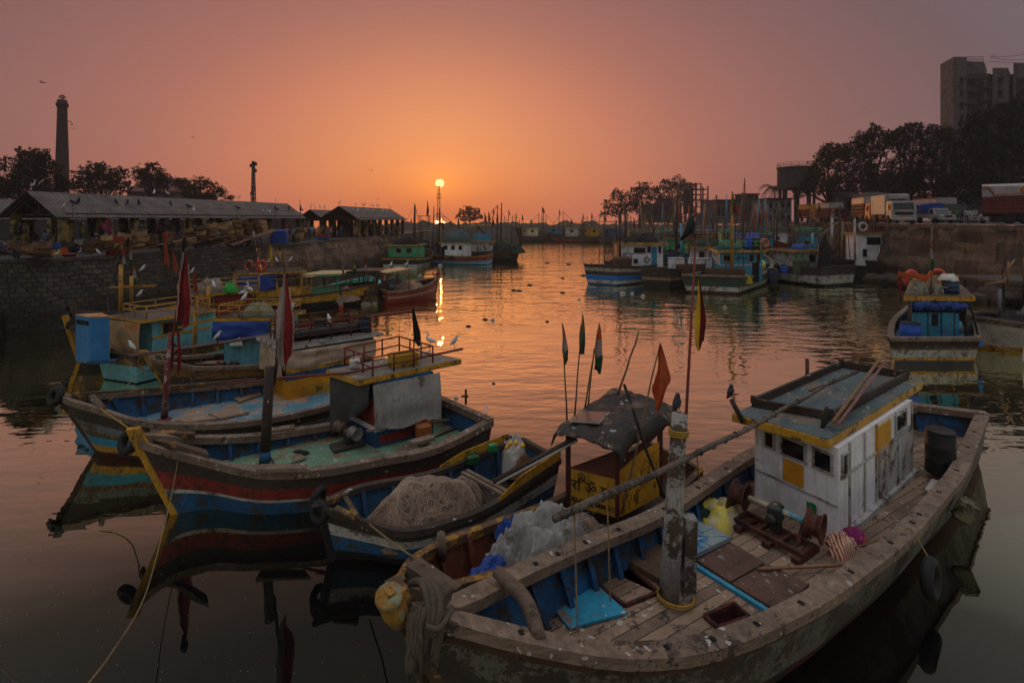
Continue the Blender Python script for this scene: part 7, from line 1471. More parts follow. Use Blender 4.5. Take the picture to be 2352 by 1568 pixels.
# steel framework, blue hoarding, tank, masts
fx = thing('steel_framework', 'dark steel framework of an unfinished tower on the headland', 'framework', Q(1598, 489, 192)); b = MB(); X = [Q(x, 0, 192).x for x in (1572, 1586, 1598, 1610, 1626)]; zt_ = [7 + (YH - y) * 192 / FL for y in (418, 419, 419, 421, 427)]
for yy in (0, 5):
    for x, z1 in zip(X, zt_): b.beam((x, 192 + yy, 5.9), (x, 192 + yy, z1), .4, .4, V((0, 1, 0)))
    for z in (9.5, 12, 14.5, 16.5, 18.5, 20.5):
        if z < 19 or True: b.beam((X[0], 192 + yy, z), (X[3] if z > 19 else X[4], 192 + yy, z), .25, .3)
    for i in range(4):
        for z in (5.9, 12): b.beam((X[i], 192 + yy, z), (X[i + 1], 192 + yy, z + 4), .18, .18)
for x in X:
    for z in (9.5, 14.5, 18.5): b.beam((x, 192, z), (x, 197, z), .25, .25)
b.build('frame', paint('rusted_frame', (62, 46, 42), .85, .3), fx); b = MB(); b.box(((X[0] + X[2]) / 2, 194, 14), (X[2] - X[0] - 1, 2, 9)); b.build('cladding', PLD, fx)
hx = thing('hoarding', 'long pale blue sheet hoarding on the headland', 'fence', Q(1635, 500, 160)); b = MB(); a, c = Q(1600, 489, 160), Q(1672, 489, 160); b.slab([V((a.x, 160, 5.9)), V((c.x, 160, 5.9)), V((c.x, 160.3, 5.9)), V((a.x, 160.3, 5.9))], a.z - 5.9); b.build('sheeting', paint('hoarding_blue', (92, 112, 140), .7, .25), hx)
for i in range(7): x = lerp(a.x, c.x, i / 6); b = MB(); b.beam((x, 159.9, 5.9), (x, 159.9, a.z + .4), .15, .15, V((0, 1, 0))); b.build('post', STEEL, hx)
tk = thing('water_tank', 'big round concrete water tank on legs beside the dark wood', 'water tank', Q(1825, 470, 132)); c = Q(1830, 436, 134); b = MB(); zt0, zt1 = c.z, 7 + (YH - 388) * 134 / FL; b.lathe((c.x, c.y, 0), [(4.4, zt0), (4.6, zt0 + .3), (4.6, zt1), (4.8, zt1 + .1), (4.8, zt1 + .4), (0, zt1 + .9)], 12, smooth=False); b.build('tank', PLD, tk)
for i in range(8): a_ = i * math.pi / 4 + .2; p = V((c.x + 3.9 * math.cos(a_), c.y + 3.9 * math.sin(a_), 0)); b = MB(); b.beam(p + V((0, 0, 5.9)), p + V((0, 0, zt0 + .2)), .5, .5, V((0, 1, 0))); b.build('leg', PLD, tk)
b = MB()
for i in range(16): a_ = i * math.pi / 8; p = V((c.x + 4.6 * math.cos(a_), c.y + 4.6 * math.sin(a_), zt1 + .4)); b.tube([p, p + V((0, 0, 1.1))], .05, 4); q = V((c.x + 4.6 * math.cos(a_ + math.pi / 8), c.y + 4.6 * math.sin(a_ + math.pi / 8), zt1 + .4)); [b.tube([p + V((0, 0, h)), q + V((0, 0, h))], .045, 4) for h in (.55, 1.1)]
b.build('railing', BLK, tk)
def mast_tower(label, x, y0, y1, Y, w0, w1, cat='mast', name='lattice_mast'):
    a, c = Q(x, y0, Y), Q(x, y1, Y); t = thing(name, label, cat, a); b = MB(); n = 14
    for i in range(n):
        z0, z1 = lerp(a.z, c.z, i / n), lerp(a.z, c.z, (i + 1) / n); h0, h1 = lerp(w0, w1, i / n) / 2, lerp(w0, w1, (i + 1) / n) / 2
        for sx, sy in ((1, 1), (1, -1), (-1, -1), (-1, 1)):
            b.beam((a.x + sx * h0, Y + sy * h0, z0), (a.x + sx * h1, Y + sy * h1, z1), .12, .12); b.beam((a.x + sx * h0, Y + sy * h0, z0), (a.x - sy * h1, Y + sx * h1, z1), .07, .07)
    b.build('lattice', STEEL, t); return t, a, c
t, a, c = mast_tower('slender lattice mast standing under the sun', 1008, 522, 428, 240, 1.5, .7); b = MB(); b.tube([V((c.x, 240, c.z)), V((c.x, 240, c.z + 4.5))], .12, 6); b.build('spike', STEEL, t); b = MB()
for z in (.72, .8, 1.0): b.box((c.x, 240, lerp(a.z, c.z, z)), (2.0, 2.0, .25))
b.build('platform', STEEL, t)
t, a, c = mast_tower('floodlight mast rising behind the long shed', 582, 505, 378, 92, .7, .3, 'light mast', 'light_mast'); b = MB(); [b.box((c.x + dx, 92, c.z + dz), (.5, .35, .55)) for dx, dz in ((-.35, -.2), (.35, .1), (0, -.8), (.3, -1.1), (0, .3), (.1, -4.2), (-.25, -5.2))]; b.tube([V((c.x, 92, 4)), V((c.x, 92, c.z + .5))], .12, 6); b.build('lamp_cluster', BLK, t)
pl = thing('lookout_frame', 'spindly lookout frame on the rocks left of the sun mast', 'frame', Q(973, 525, 150)); b = MB(); a, c = Q(964, 496, 150), Q(984, 496, 150)
for x in (a.x, c.x):
    for y in (150, 152): b.beam((x, y, 4), (x, y, a.z + .2), .15, .15, V((0, 1, 0)))
for z in (a.z, a.z - 1.8, a.z - 3): b.beam((a.x, 150, z), (c.x, 150, z), .12, .12); b.beam((a.x, 152, z), (c.x, 152, z), .12, .12)
b.box(((a.x + c.x) / 2, 151, a.z), (c.x - a.x + .8, 2.6, .15)); b.build('frame', WOOD2, pl)
for i, (x, y0, y1) in enumerate(((689, 492, 458), (944, 515, 502))):
    t = thing('flagpole', ['black pennant on a pole behind the long shed end', 'small pennant pole at the quay end'][i], 'flagpole', Q(x, y0, (70, 95)[i])); flagpoles(t, 'pole', Q(x, y0, (70, 95)[i]), Q(x, y1, (70, 95)[i]), .05, .03, WOOD2); flag(t, Q(x, y1 + 10 * (1 - i), (70, 95)[i]), .8, .35, [FABBLK], seed=i)
wl = thing('overhead_wires', 'thin sagging wires from the apartment block roof to the right edge', 'wires', Q(2274, 132, 116)); b = MB()
for y0, y1, sg in ((131, 112, .6), (131, 124, 1.0), (141, 138, .4)): a, c = Q(2273, y0, 117), Q(2400, y1, 112); b.tube([a.lerp(c, i / 10) - V((0, 0, sg * 4 * i / 10 * (1 - i / 10))) for i in range(11)], .045, 4)
b.build('wire', BLK, wl)

# ================================================================== vehicles on the right quay
SLAT = paint('red_lorry_boards', (140, 52, 38), .6, .25, wear=(70, 44, 36), wear_amt=.25); TW = paint('lorry_white', (160, 152, 148), .5, .12, wear=(150, 130, 112), wear_amt=.15, streak=(120, 96, 80), streak_amt=.3); ORNG = paint('lorry_orange', (190, 92, 44), .5, .2); LAMP = paint('headlamp_glass', (190, 190, 186), .15, .1, bump=0)
def vehicle(name, label, cat, c, hd):
    """returns thing and a function from local (right, forward, up) to the place"""
    f = V((*hd, 0)).normalized(); r = V((f.y, -f.x, 0)); c = V(c); t = thing(name, label, cat, c); rot = Matrix((r, f, V((0, 0, 1)))).transposed()
    return t, (lambda x, y, z: c + r * x + f * y + V((0, 0, z))), rot
def wheels(t, P_, rot, ys, w, r):
    for y in ys:
        for sx in (1, -1):
            b = MB(); q = P_(sx * (w / 2 - .13), y, r); ax = rot @ V((sx, 0, 0)); b.lathe(q - ax * .12, [(r * .55, 0), (r * .92, 0), (r, .05), (r, .2), (r * .92, .25), (r * .55, .25)], 18, ax); wo = b.build('wheel', TYRE, t)
            b = MB(); b.lathe(q + ax * .05, [(r * .56, 0), (r * .52, .05), (r * .2, .02), (r * .15, .07), (0, .07)], 12, ax); b.build('rim', STEEL, wo)
def lorry(label, fl, Y, hd, L, w=2.45, h=3.3, box='white', cab=TW, cabl=1.7, cabh=2.5, zg=RD, boxm=None):
    f = V((*hd, 0)).normalized(); r = V((f.y, -f.x, 0)); p = Q(fl, 0, Y); c = V((p.x, Y, zg)) - r * 0; c = c - f * (L / 2)
    # fl is where the corner of the nose on its own right hand side is sighted
    c = c - r * (w / 2); t, T_, rot = vehicle('lorry', label, 'lorry', c, hd); bl = L - cabl - .15; m = boxm or {'white': TW, 'slat': SLAT}[box]
    b = MB(); b.cbox(T_(0, -L / 2 + bl / 2, 1.0 + (h - 1.0) / 2), (w, bl, h - 1.0), ch=.06, rot=rot); bo = b.build('cargo_box', m if box == 'white' else SLAT, t)
    if box == 'slat':
        b = MB(); n = int(bl / .35)
        for sx in (1, -1):
            for i in range(n + 1): q0 = T_(sx * (w / 2 + .03), -L / 2 + bl * i / n, 1.0); b.beam(q0, q0 + V((0, 0, (h - 1.0) * .62)), .07, .05, rot @ V((1, 0, 0)))
            for z in (1.05, 1.5, 2.0, 2.4): b.beam(T_(sx * (w / 2 + .05), -L / 2, z), T_(sx * (w / 2 + .05), -L / 2 + bl, z), .05, .1)
        b.build('side_slats', paint('dark_red_rails', (92, 36, 30), .6, .25), bo)
        b = MB(); nn = 8
        prof = [(w / 2 + .04, h * .72), (w / 2 + .04, h - .25), (w / 2 - .2, h), (-w / 2 + .2, h), (-w / 2 - .04, h - .25), (-w / 2 - .04, h * .72)]
        for (x0, z0), (x1, z1) in zip(prof, prof[1:]): b.add([T_(x0, -L / 2 - .03, z0), T_(x0, -L / 2 + bl + .03, z0), T_(x1, -L / 2 + bl + .03, z1), T_(x1, -L / 2 - .03, z1)], [(0, 1, 2, 3)])
        for y in (-L / 2 - .03, -L / 2 + bl + .03): b.add([T_(x, y, z) for x, z in prof], [tuple(range(6))])
        b.build('cover', boxm or TW, bo)
    b = MB(); b.box(T_(0, -L / 2 + L * .48, .8), (w * .5, L * .92, .25), rot=rot); b.build('chassis', BLK, t)
    yc = L / 2 - cabl; b = MB(); W = w * .48
    lo = [T_(-W, yc, .55), T_(W, yc, .55), T_(W, L / 2, .55), T_(-W, L / 2, .55)]; md = [T_(-W, yc, 1.5), T_(W, yc, 1.5), T_(W, L / 2 + .03, 1.5), T_(-W, L / 2 + .03, 1.5)]; hi = [T_(-W * .95, yc, cabh), T_(W * .95, yc, cabh), T_(W * .93, L / 2 - .22, cabh), T_(-W * .93, L / 2 - .22, cabh)]
    b.hexa(lo, md); b.hexa(md, hi); co_ = b.build('cab', cab, t)
    b = MB(); q = [T_(-W * .86, L / 2 + .035, 1.55), T_(W * .86, L / 2 + .035, 1.55), T_(W * .82, L / 2 - .16, cabh - .2), T_(-W * .82, L / 2 - .16, cabh - .2)]; b.add(q, [(0, 1, 2, 3)]); b.build('windscreen', GLASS, co_)
    for sx in (1, -1):
        b = MB(); b.add([T_(sx * W * 1.012, L / 2 - 1.05, 1.5), T_(sx * W * 1.012, L / 2 - .25, 1.5), T_(sx * W * .985, L / 2 - .38, cabh - .2), T_(sx * W * .985, L / 2 - 1.05, cabh - .2)], [(0, 1, 2, 3)]); b.build('side_window', GLASS, co_)
        b = MB(); b.cbox(T_(sx * W * .78, L / 2 + .03, .82), (.36, .08, .2), ch=.03, rot=rot); b.build('headlight', LAMP, t); b = MB(); b.cbox(T_(sx * (W + .22), L / 2 - .1, 1.85), (.16, .1, .4), ch=.03, rot=rot); b.tube([T_(sx * W, L / 2 - .15, 2.0), T_(sx * (W + .22), L / 2 - .1, 2.0)], .02, 4); b.build('mirror', BLK, co_)
    b = MB(); b.cbox(T_(0, L / 2 + .06, .48), (w, .18, .34), ch=.05, rot=rot); b.build('bumper', TW if cab is TW else cab, t); b = MB(); b.box(T_(0, L / 2 + .045, 1.15), (W * 1.5, .04, .32), rot=rot); b.build('grille', BLK, co_); b = MB(); b.box(T_(0, L / 2 + .165, .5), (.5, .02, .14), rot=rot); b.build('number_plate', paint('plate_yellow', (206, 160, 40), .5, .1), t)
    wheels(t, T_, rot, (L / 2 - 1.0, -L / 2 + 1.3), w, .5); return t, T_, rot, bo, bl
t, T_, rot, bo, bl = lorry('white refrigerated box lorry with a dark windscreen facing the basin', 2047, 58, (-.3, -.95), 6.3, cabh=2.55, h=3.35)
b = MB(); b.cbox(T_(0, 1.5, 3.1), (1.9, .7, .6), ch=.1, rot=rot); b.build('cooling_unit', TW, bo); b = MB(); b.box(T_(1.23 * -1, -.9, 3.3), (.02, 4.3, .12), rot=rot); b.build('red_band', SLAT, bo); b = MB(); b.box(T_(0, 1.36, 1.25), (2.46, .3, .3), rot=rot); b.build('blue_band', BLU, bo)
lorry('red slatted lorry with a white hood and orange cab beside the refrigerated lorry', 1996, 65, (-.3, -.95), 6.5, box='slat', cab=ORNG, h=3.5)
lorry('maroon cabbed slatted lorry under a white hood parked further along', 1917, 92, (-.1, -1), 6.5, box='slat', cab=paint('maroon_cab', (84, 34, 36), .5, .2), h=3.6)
lorry('red boxed lorry with a yellow hood farthest along the quay', 1868, 102, (-.1, -1), 6.5, box='slat', cab=ORNG, h=3.6, boxm=YEL)
lorry('orange and white slatted lorry hidden behind the pickup', 2172, 67, (-.15, -1), 7.0, box='slat', cab=paint('dark_cab', (52, 40, 38), .5, .2), h=3.4)
# big lorry cut off at the right
t, T_, rot = vehicle('lorry', 'long red slatted lorry with a white striped hood cut by the right edge', 'lorry', (51.7, 50.06, RD), (.736, -.68)); L, w = 8.4, 2.5; b = MB(); b.cbox(T_(0, 0, 2.15), (w, L, 2.1), ch=.05, rot=rot); bo = b.build('cargo_box', SLAT, t); b = MB()
for i in range(28): q = T_(w / 2 + .04, -L / 2 + .05 + i * (L - .1) / 27, 1.1); b.beam(q, q + V((0, 0, 1.6)), .09, .06, rot @ V((1, 0, 0)))
for z in (1.1, 1.5, 1.9, 2.3, 2.65): b.beam(T_(w / 2 + .06, -L / 2, z), T_(w / 2 + .06, L / 2, z), .05, .12)
b.build('side_slats', paint('dark_red_rails', (92, 36, 30)), bo); b = MB(); prof = [(w / 2 + .08, 2.65), (w / 2 + .08, 3.75), (w / 2 - .25, 4.0), (-w / 2 + .25, 4.0), (-w / 2 - .05, 3.75), (-w / 2 - .05, 2.65)]
for (x0, z0), (x1, z1) in zip(prof, prof[1:]): b.add([T_(x0, -L / 2 - .03, z0), T_(x0, L / 2 + .03, z0), T_(x1, L / 2 + .03, z1), T_(x1, -L / 2 - .03, z1)], [(0, 1, 2, 3)])
b.add([T_(x, -L / 2 - .03, z) for x, z in prof], [tuple(range(6))]); hood = b.build('hood', TW, bo)
for z, m in ((2.95, paint('stripe_red', (196, 72, 40), .5, .1)), (2.75, DGRN)):
    b = MB(); b.beam(T_(w / 2 + .09, -L / 2 + .9, z), T_(w / 2 + .09, L / 2, z), .02, .11); b.beam(T_(w / 2 + .09, -L / 2 + .9, z), T_(w / 2 + .09, -L / 2 + .45, z + .8), .02, .11); b.beam(T_(w / 2 + .09, -L / 2 + .45, z + .8), T_(w / 2 + .09, -L / 2, z + .8), .02, .11); b.build('stripe', m, hood)
b = MB(); b.lathe(T_(w / 2 + .085, -L / 2 + 3.1, 3.3), [(.36, 0), (.36, .02), (0, .02)], 24, rot @ V((1, 0, 0)), sy=1.25); b.build('sun_emblem', paint('emblem_orange', (206, 112, 34), .5, .2), hood); b = MB(); b.torus(T_(w / 2 + .11, -L / 2 + 3.1, 3.3), .33, .03, rot @ V((1, 0, 0)), 24, 5); b.build('emblem_ring', BLU, hood)
wheels(t, T_, rot, (-L / 2 + 2.0, -L / 2 + 3.1, L / 2 - .8), w, .55); b = MB(); b.box(T_(0, 0, .9), (1.2, L, .35), rot=rot); b.build('chassis', BLK, t); b = MB(); b.beam(T_(w / 2 + .03, -L / 2 + 4.2, .75), T_(w / 2 + .03, L / 2, .75), .06, .12); b.build('side_guard', YEL, t)
# pickup
hd = (-.15, -.99); t, T_, rot = vehicle('pickup', 'white pickup with a blue and violet tarpaulin over its load', 'pickup', V((49.0, 59.4, RD)), hd); L, w = 4.7, 1.75
b = MB(); b.cbox(T_(0, -1.05, .95), (w, 2.6, .5), ch=.04, rot=rot); b.build('load_bed', TW, t); b = MB(); prof = [(w / 2 + .03, 1.15), (w / 2 + .03, 2.15), (w / 2 - .2, 2.35), (-w / 2 + .2, 2.35), (-w / 2 - .03, 2.15), (-w / 2 - .03, 1.15)]
for k, (y0, y1) in enumerate(((-2.38, -.95), (-.95, .28))):
    b.mat(k)
    for (x0, z0), (x1, z1) in zip(prof, prof[1:]): b.add([T_(x0, y0, z0), T_(x0, y1, z0), T_(x1, y1, z1), T_(x1, y0, z1)], [(0, 1, 2, 3)])
    for y in (y0, y1): b.add([T_(x, y, z) for x, z in prof], [tuple(range(6))])
b.build('tarpaulin', [paint('violet_tarpaulin', (96, 84, 136), .6, .2), BLUETARP], t)
b = MB(); W = w / 2 - .04; lo = [T_(-W, .3, .45), T_(W, .3, .45), T_(W, 2.35, .45), T_(-W, 2.35, .45)]; md = [T_(-W, .3, 1.05), T_(W, .3, 1.05), T_(W, 2.3, .95), T_(-W, 2.3, .95)]; b.hexa(lo, md); b.hexa([T_(-W, .3, 1.05), T_(W, .3, 1.05), T_(W, 1.45, 1.02), T_(-W, 1.45, 1.02)], [T_(-W * .88, .35, 1.72), T_(W * .88, .35, 1.72), T_(W * .86, 1.0, 1.72), T_(-W * .86, 1.0, 1.72)]); cb_ = b.build('cab', TW, t)
b = MB(); b.add([T_(-W * .88, 1.46, 1.07), T_(W * .88, 1.46, 1.07), T_(W * .8, 1.06, 1.66), T_(-W * .8, 1.06, 1.66)], [(0, 1, 2, 3)]); b.build('windscreen', GLASS, cb_)
for sx in (1, -1):
    b = MB(); b.add([T_(sx * W * 1.01, .5, 1.08), T_(sx * W * 1.01, 1.25, 1.08), T_(sx * W * .9, .98, 1.64), T_(sx * W * .9, .5, 1.64)], [(0, 1, 2, 3)]); b.build('side_window', GLASS, cb_); b = MB(); b.cbox(T_(sx * W * .72, 2.36, .82), (.34, .06, .17), ch=.02, rot=rot); b.build('headlight', LAMP, t)
b = MB(); b.box(T_(0, 2.37, .82), (.7, .05, .2), rot=rot); b.build('grille', BLK, t); b = MB(); b.cbox(T_(0, 2.42, .5), (w, .16, .26), ch=.04, rot=rot); b.build('bumper', TW, t); wheels(t, T_, rot, (1.55, -1.3), w, .36)
# small car
t, T_, rot = vehicle('car', 'small white hatchback parked behind the scooter', 'car', V((56.0, 63.0, RD)), (.35, -.94)); w = 1.65; W = w / 2; b = MB(); b.hexa([T_(-W, -1.8, .3), T_(W, -1.8, .3), T_(W, 1.8, .3), T_(-W, 1.8, .3)], [T_(-W, -1.8, .9), T_(W, -1.8, .9), T_(W, 1.75, .78), T_(-W, 1.75, .78)]); b.hexa([T_(-W, -1.75, .9), T_(W, -1.75, .9), T_(W, .85, .88), T_(-W, .85, .88)], [T_(-W * .8, -1.45, 1.5), T_(W * .8, -1.45, 1.5), T_(W * .8, .1, 1.5), T_(-W * .8, .1, 1.5)]); bd = b.build('body', TW, t)
b = MB(); b.add([T_(-W * .86, .84, .94), T_(W * .86, .84, .94), T_(W * .76, .15, 1.46), T_(-W * .76, .15, 1.46)], [(0, 1, 2, 3)]); b.build('windscreen', GLASS, bd)
for sx in (1, -1):
    b = MB(); b.add([T_(sx * W * 1.0, -1.4, .95), T_(sx * W * 1.0, .6, .93), T_(sx * W * .83, .1, 1.45), T_(sx * W * .83, -1.3, 1.45)], [(0, 1, 2, 3)]); b.build('side_window', GLASS, bd); b = MB(); b.cbox(T_(sx * W * .7, 1.77, .66), (.36, .08, .16), ch=.03, rot=rot); b.build('headlight', LAMP, t)
wheels(t, T_, rot, (1.15, -1.1), w, .3)
# scooter
t, T_, rot = vehicle('scooter', 'white motor scooter standing at the quay edge', 'scooter', V((50.4, 55.6, RD)), (.8, -.6)); b = MB(); b.tube([T_(0, -.6, .62), T_(0, -.3, .68), T_(0, .1, .6)], [.14, .19, .12], 8); b.tube([T_(0, .1, .3), T_(0, -.5, .42)], [.1, .17], 8); b.tube([T_(0, .45, .35), T_(0, .42, .75), T_(0, .36, .98)], [.1, .17, .1], 8); b.build('body', TW, t)
b = MB(); b.cbox(T_(0, -.22, .83), (.26, .66, .1), ch=.04, rot=rot); b.build('seat', BLK, t); b = MB(); b.tube([T_(-.32, .3, 1.02), T_(0, .38, 1.0), T_(.32, .3, 1.02)], .025, 6); b.build('handlebar', BLK, t)
for y in (.58, -.55): b = MB(); b.torus(T_(0, y, .22), .17, .06, rot @ V((1, 0, 0)), 16, 7); b.build('wheel', TYRE, t)
# ================================================================== people
def body(J, E, name):
    """one continuous body grown over a skeleton: J joint -> (place, radius)"""
    ks = list(J); me = bpy.data.meshes.new(name); me.from_pydata([J[k][0] for k in ks], [(ks.index(a), ks.index(c)) for a, c in E], [])
    o = bpy.data.objects.new(name, me); COL.objects.link(o); sk = o.modifiers.new('skin', 'SKIN'); sk.use_smooth_shade = True
    for v, k_ in zip(me.skin_vertices[0].data, ks): r = J[k_][1]; v.radius = (r, r) if not hasattr(r, '__len__') else r; v.use_root = (k_ == 'hip')
    sb = o.modifiers.new('sub', 'SUBSURF'); sb.levels = 1; sb.render_levels = 1
    m2 = bpy.data.meshes.new_from_object(o.evaluated_get(bpy.context.evaluated_depsgraph_get())); bpy.data.objects.remove(o); bpy.data.meshes.remove(me); m2.name = name; return m2
def hand(J, E, s, wrist, d):
    w = V(wrist); d = V(d).normalized(); sd = V((0, 1, 0)) if abs(d.y) < .8 else V((1, 0, 0)); J['palm' + s] = (w + d * .07, .026); E.append(('wr' + s, 'palm' + s))
    for i in range(4): J['f%d' % i + s] = (w + d * (.15 - .01 * abs(i - 1.4)) + sd * (.017 * (i - 1.5)), .008); E.append(('palm' + s, 'f%d' % i + s))
    J['th' + s] = (w + d * .09 + sd * .05, .009); E.append(('palm' + s, 'th' + s))
def figure(pose):
    J = {}; E = []
    hz = .92 if pose != 'sit' else .26; lean = .0 if pose == 'stand' else (.04 if pose == 'walk' else .12)
    t = lambda z, y=0, x=0: V((x, y + lean * (z / .6), hz + z))
    J['hip'] = (t(0), (.155, .115)); J['waist'] = (t(.17), (.14, .10)); J['chest'] = (t(.38), (.17, .115)); J['neck'] = (t(.53, .01), .052); J['jaw'] = (t(.60, .03), .062); J['head'] = (t(.70, .02), (.085, .1)); J['top'] = (t(.79, .0), .06); J['nose'] = (t(.665, .125), .012)
    E += [('hip', 'waist'), ('waist', 'chest'), ('chest', 'neck'), ('neck', 'jaw'), ('jaw', 'head'), ('head', 'top'), ('head', 'nose')]
    for s, k_ in (('l', -1), ('r', 1)):
        J['sh' + s] = (t(.46, -.01, .17 * k_), .062); E.append(('chest', 'sh' + s))
        if pose == 'stand': el, wr = t(.2, -.03, .245 * k_), t(-.05, .05, .25 * k_)
        elif pose == 'walk': el, wr = t(.21, .02, .25 * k_), t(.12, .22, .2 * k_) if k_ > 0 else t(-.02, .1, -.26)
        else: el, wr = t(.22, .18, .25 * k_), t(.08, .38, .14 * k_)
        J['el' + s] = (el, .044); J['wr' + s] = (wr, .03); E += [('sh' + s, 'el' + s), ('el' + s, 'wr' + s)]; hand(J, E, s, wr, wr - el)
        if pose == 'sit': kn, an, toe = V((.17 * k_, .42, .5)), V((.15 * k_, .28, .09)), V((.15 * k_, .46, .04))
        else:
            st = 0 if pose == 'stand' else .2 * k_; kn, an, toe = V((.1 * k_, .04 + st * .6, .49)), V((.1 * k_, -.02 + st, .09)), V((.11 * k_, .16 + st, .04))
        J['th_' + s] = (V((.09 * k_, .0, hz - .06)), .1); J['kn' + s] = (kn, .062); J['an' + s] = (an, .042); J['toe' + s] = (toe, .03); E += [('hip', 'th_' + s), ('th_' + s, 'kn' + s), ('kn' + s, 'an' + s), ('an' + s, 'toe' + s)]
    me = body(J, E, 'person_' + pose)
    for _ in range(4): me.materials.append(None)
    for p in me.polygons:
        c = p.center; z = c.z - hz
        if z > .56: m = 3 if (z > .70 or c.y < lean + .02) else 0
        elif z > .50 and abs(c.x) < .09: m = 0
        elif abs(c.x) > .2 and z < .28 and (pose != 'sit' or c.y < .5): m = 0
        elif z > .02 and (pose != 'sit' or c.y < .32): m = 1
        elif c.z < .09: m = 0
        else: m = 2
        p.material_index = m; p.use_smooth = True
    return me
SKIN = [paint('skin_%d' % i, c, .6, .15, bump=0) for i, c in enumerate(((112, 74, 54), (92, 60, 44), (134, 92, 68)))]; HAIR = paint('black_hair', (20, 17, 16), .6, .2, bump=0)
CL = {n: paint('cloth_' + n.replace(' ', '_'), c, .85, .2, bump=0) for n, c in (('white', (168, 164, 160)), ('pale blue', (110, 136, 160)), ('dark blue', (38, 46, 80)), ('red', (140, 40, 38)), ('pink', (168, 92, 112)), ('green', (64, 110, 70)), ('yellow', (176, 146, 60)), ('purple', (84, 52, 100)), ('grey', (96, 94, 94)), ('black', (30, 29, 30)), ('brown', (88, 66, 50)), ('orange', (176, 92, 44)), ('khaki', (120, 106, 80)))}
SH = ['white', 'pale blue', 'dark blue', 'red', 'pink', 'green', 'yellow', 'purple', 'grey', 'orange', 'brown', 'black']; TR = ['dark blue', 'grey', 'black', 'brown', 'khaki']
BODY = {p: figure(p) for p in ('stand', 'walk', 'sit')}; WORD = {'stand': 'standing', 'walk': 'walking', 'sit': 'squatting'}; TRN = {'dark blue': 'navy'}
SEEN = {}
def person(pos, ry, pose, sh, tr, place, group, hid, sc=1.0):
    o = bpy.data.objects.new('person', BODY[pose]); COL.objects.link(o); o.location = pos; o.rotation_euler = (0, 0, ry); o.scale = (sc, sc, sc); o['_w'] = tuple(pos)
    for i, m in enumerate((SKIN[hid % 3], CL[sh], CL[tr], HAIR)): o.material_slots[i].link = 'OBJECT'; o.material_slots[i].material = m
    return tag(o, 'person in %s top and %s trousers %s %s' % (TRN.get(sh, sh).replace('pale blue', 'light-blue'), TRN.get(tr, tr), WORD[pose], place), 'person', group)
rn = random.Random(77)
def quay_at(Yd, off, z=QL):
    """place at distance Yd, off metres behind the quay edge"""
    for a, c in zip(LE[1:], LE[2:]):
        if a.y <= Yd <= c.y or c is LE[-1]:
            t = (Yd - a.y) / (c.y - a.y); p = a.lerp(c, t); d = (c - a).normalized(); return V((p.x, Yd, z)) + V((-d.y, d.x, 0)) * off
combos = [(s_, t_) for s_ in SH for t_ in TR]; rn.shuffle(combos)
for i in range(82):
    Yd = rn.uniform(62, 99); off = rn.uniform(1.2, 4.6) if rn.random() < .75 else rn.uniform(4.6, 8); p = quay_at(Yd, off); pose = rn.choice(['stand', 'stand', 'walk', 'walk', 'sit'] if off < 4 else ['stand', 'walk']); s_, t_ = combos[i % len(combos)]
    person(p, rn.uniform(0, 6.28), pose, s_, t_, 'in the crowd before the rear sheds', 'market crowd before the rear sheds', i, rn.uniform(.94, 1.08))
for i in range(44):
    t = rn.uniform(.02, .98); off = rn.uniform(.5, 5.6); p = S1[1] + S1[2] * (S1[4] * t) + S1[3] * off; s_, t_ = combos[(i + 23) % len(combos)]; 
    person(V((p.x, p.y, QL)), rn.uniform(0, 6.28), rn.choice(['stand', 'walk', 'stand', 'sit']), s_, t_, 'under the long shed roof', 'market people under the long shed', i, rn.uniform(.94, 1.06))
for i, (x, y, s_) in enumerate(((18, 588, 'pink'), (30, 587, 'purple'), (20, 580, 'pale blue'), (44, 585, 'red'), (60, 584, 'white'), (52, 578, 'khaki'), (68, 580, 'brown'), (10, 590, 'dark blue'), (34, 592, 'grey'), (78, 582, 'green'))): person(P(x, y, QL), i * 1.3, 'sit', s_, TR[i % 5], 'at the left edge behind the basket cart', 'seated market group', i)
for i, (x, Y, s_, t_, pose) in enumerate(((450, 44, 'white', 'black', 'stand'), (500, 45, 'grey', 'brown', 'stand'), (583, 47, 'white', 'grey', 'walk'), (570, 50, 'pale blue', 'brown', 'stand'), (381, 41, 'red', 'brown', 'stand'), (666, 54, 'black', 'grey', 'stand'), (672, 57, 'pale blue', 'black', 'walk'), (649, 56, 'khaki', 'brown', 'stand'), (223, 41.5, 'pale blue', 'black', 'stand'))):
    pp = Q(x, 0, Y); person(V((pp.x, Y, QL)), i * .9, pose, s_, t_, 'among the carts on the quay', None, i)
for x, Y, s_, t_, pose, pl in ((2199, 57.0, 'green', 'black', 'stand', 'beside the pickup'), (2209, 57.5, 'dark blue', 'black', 'stand', 'beside the person in green'), (2191, 60, 'brown', 'grey', 'walk', 'behind the pickup'), (2220, 56.6, 'white', 'dark blue', 'stand', 'leaning near the scooter front'), (2240, 57.2, 'white', 'grey', 'walk', 'behind the scooter seat'), (1912, 88, 'pale blue', 'grey', 'stand', 'by the maroon cabbed lorry')):
    pp = Q(x, 0, Y); person(V((pp.x, Y, RD)), 2.8, pose, s_, t_, pl, None, int(x))
person(hM.pt(.3, -.3, 1.6), 3.0, 'stand', 'pale blue', 'dark blue', 'on the deck of the green cabined boat', None, 1); person(hN.pt(.12, .2, 1.5), 3.0, 'walk', 'orange', 'black', 'in the bow of the striped long boat', None, 2)

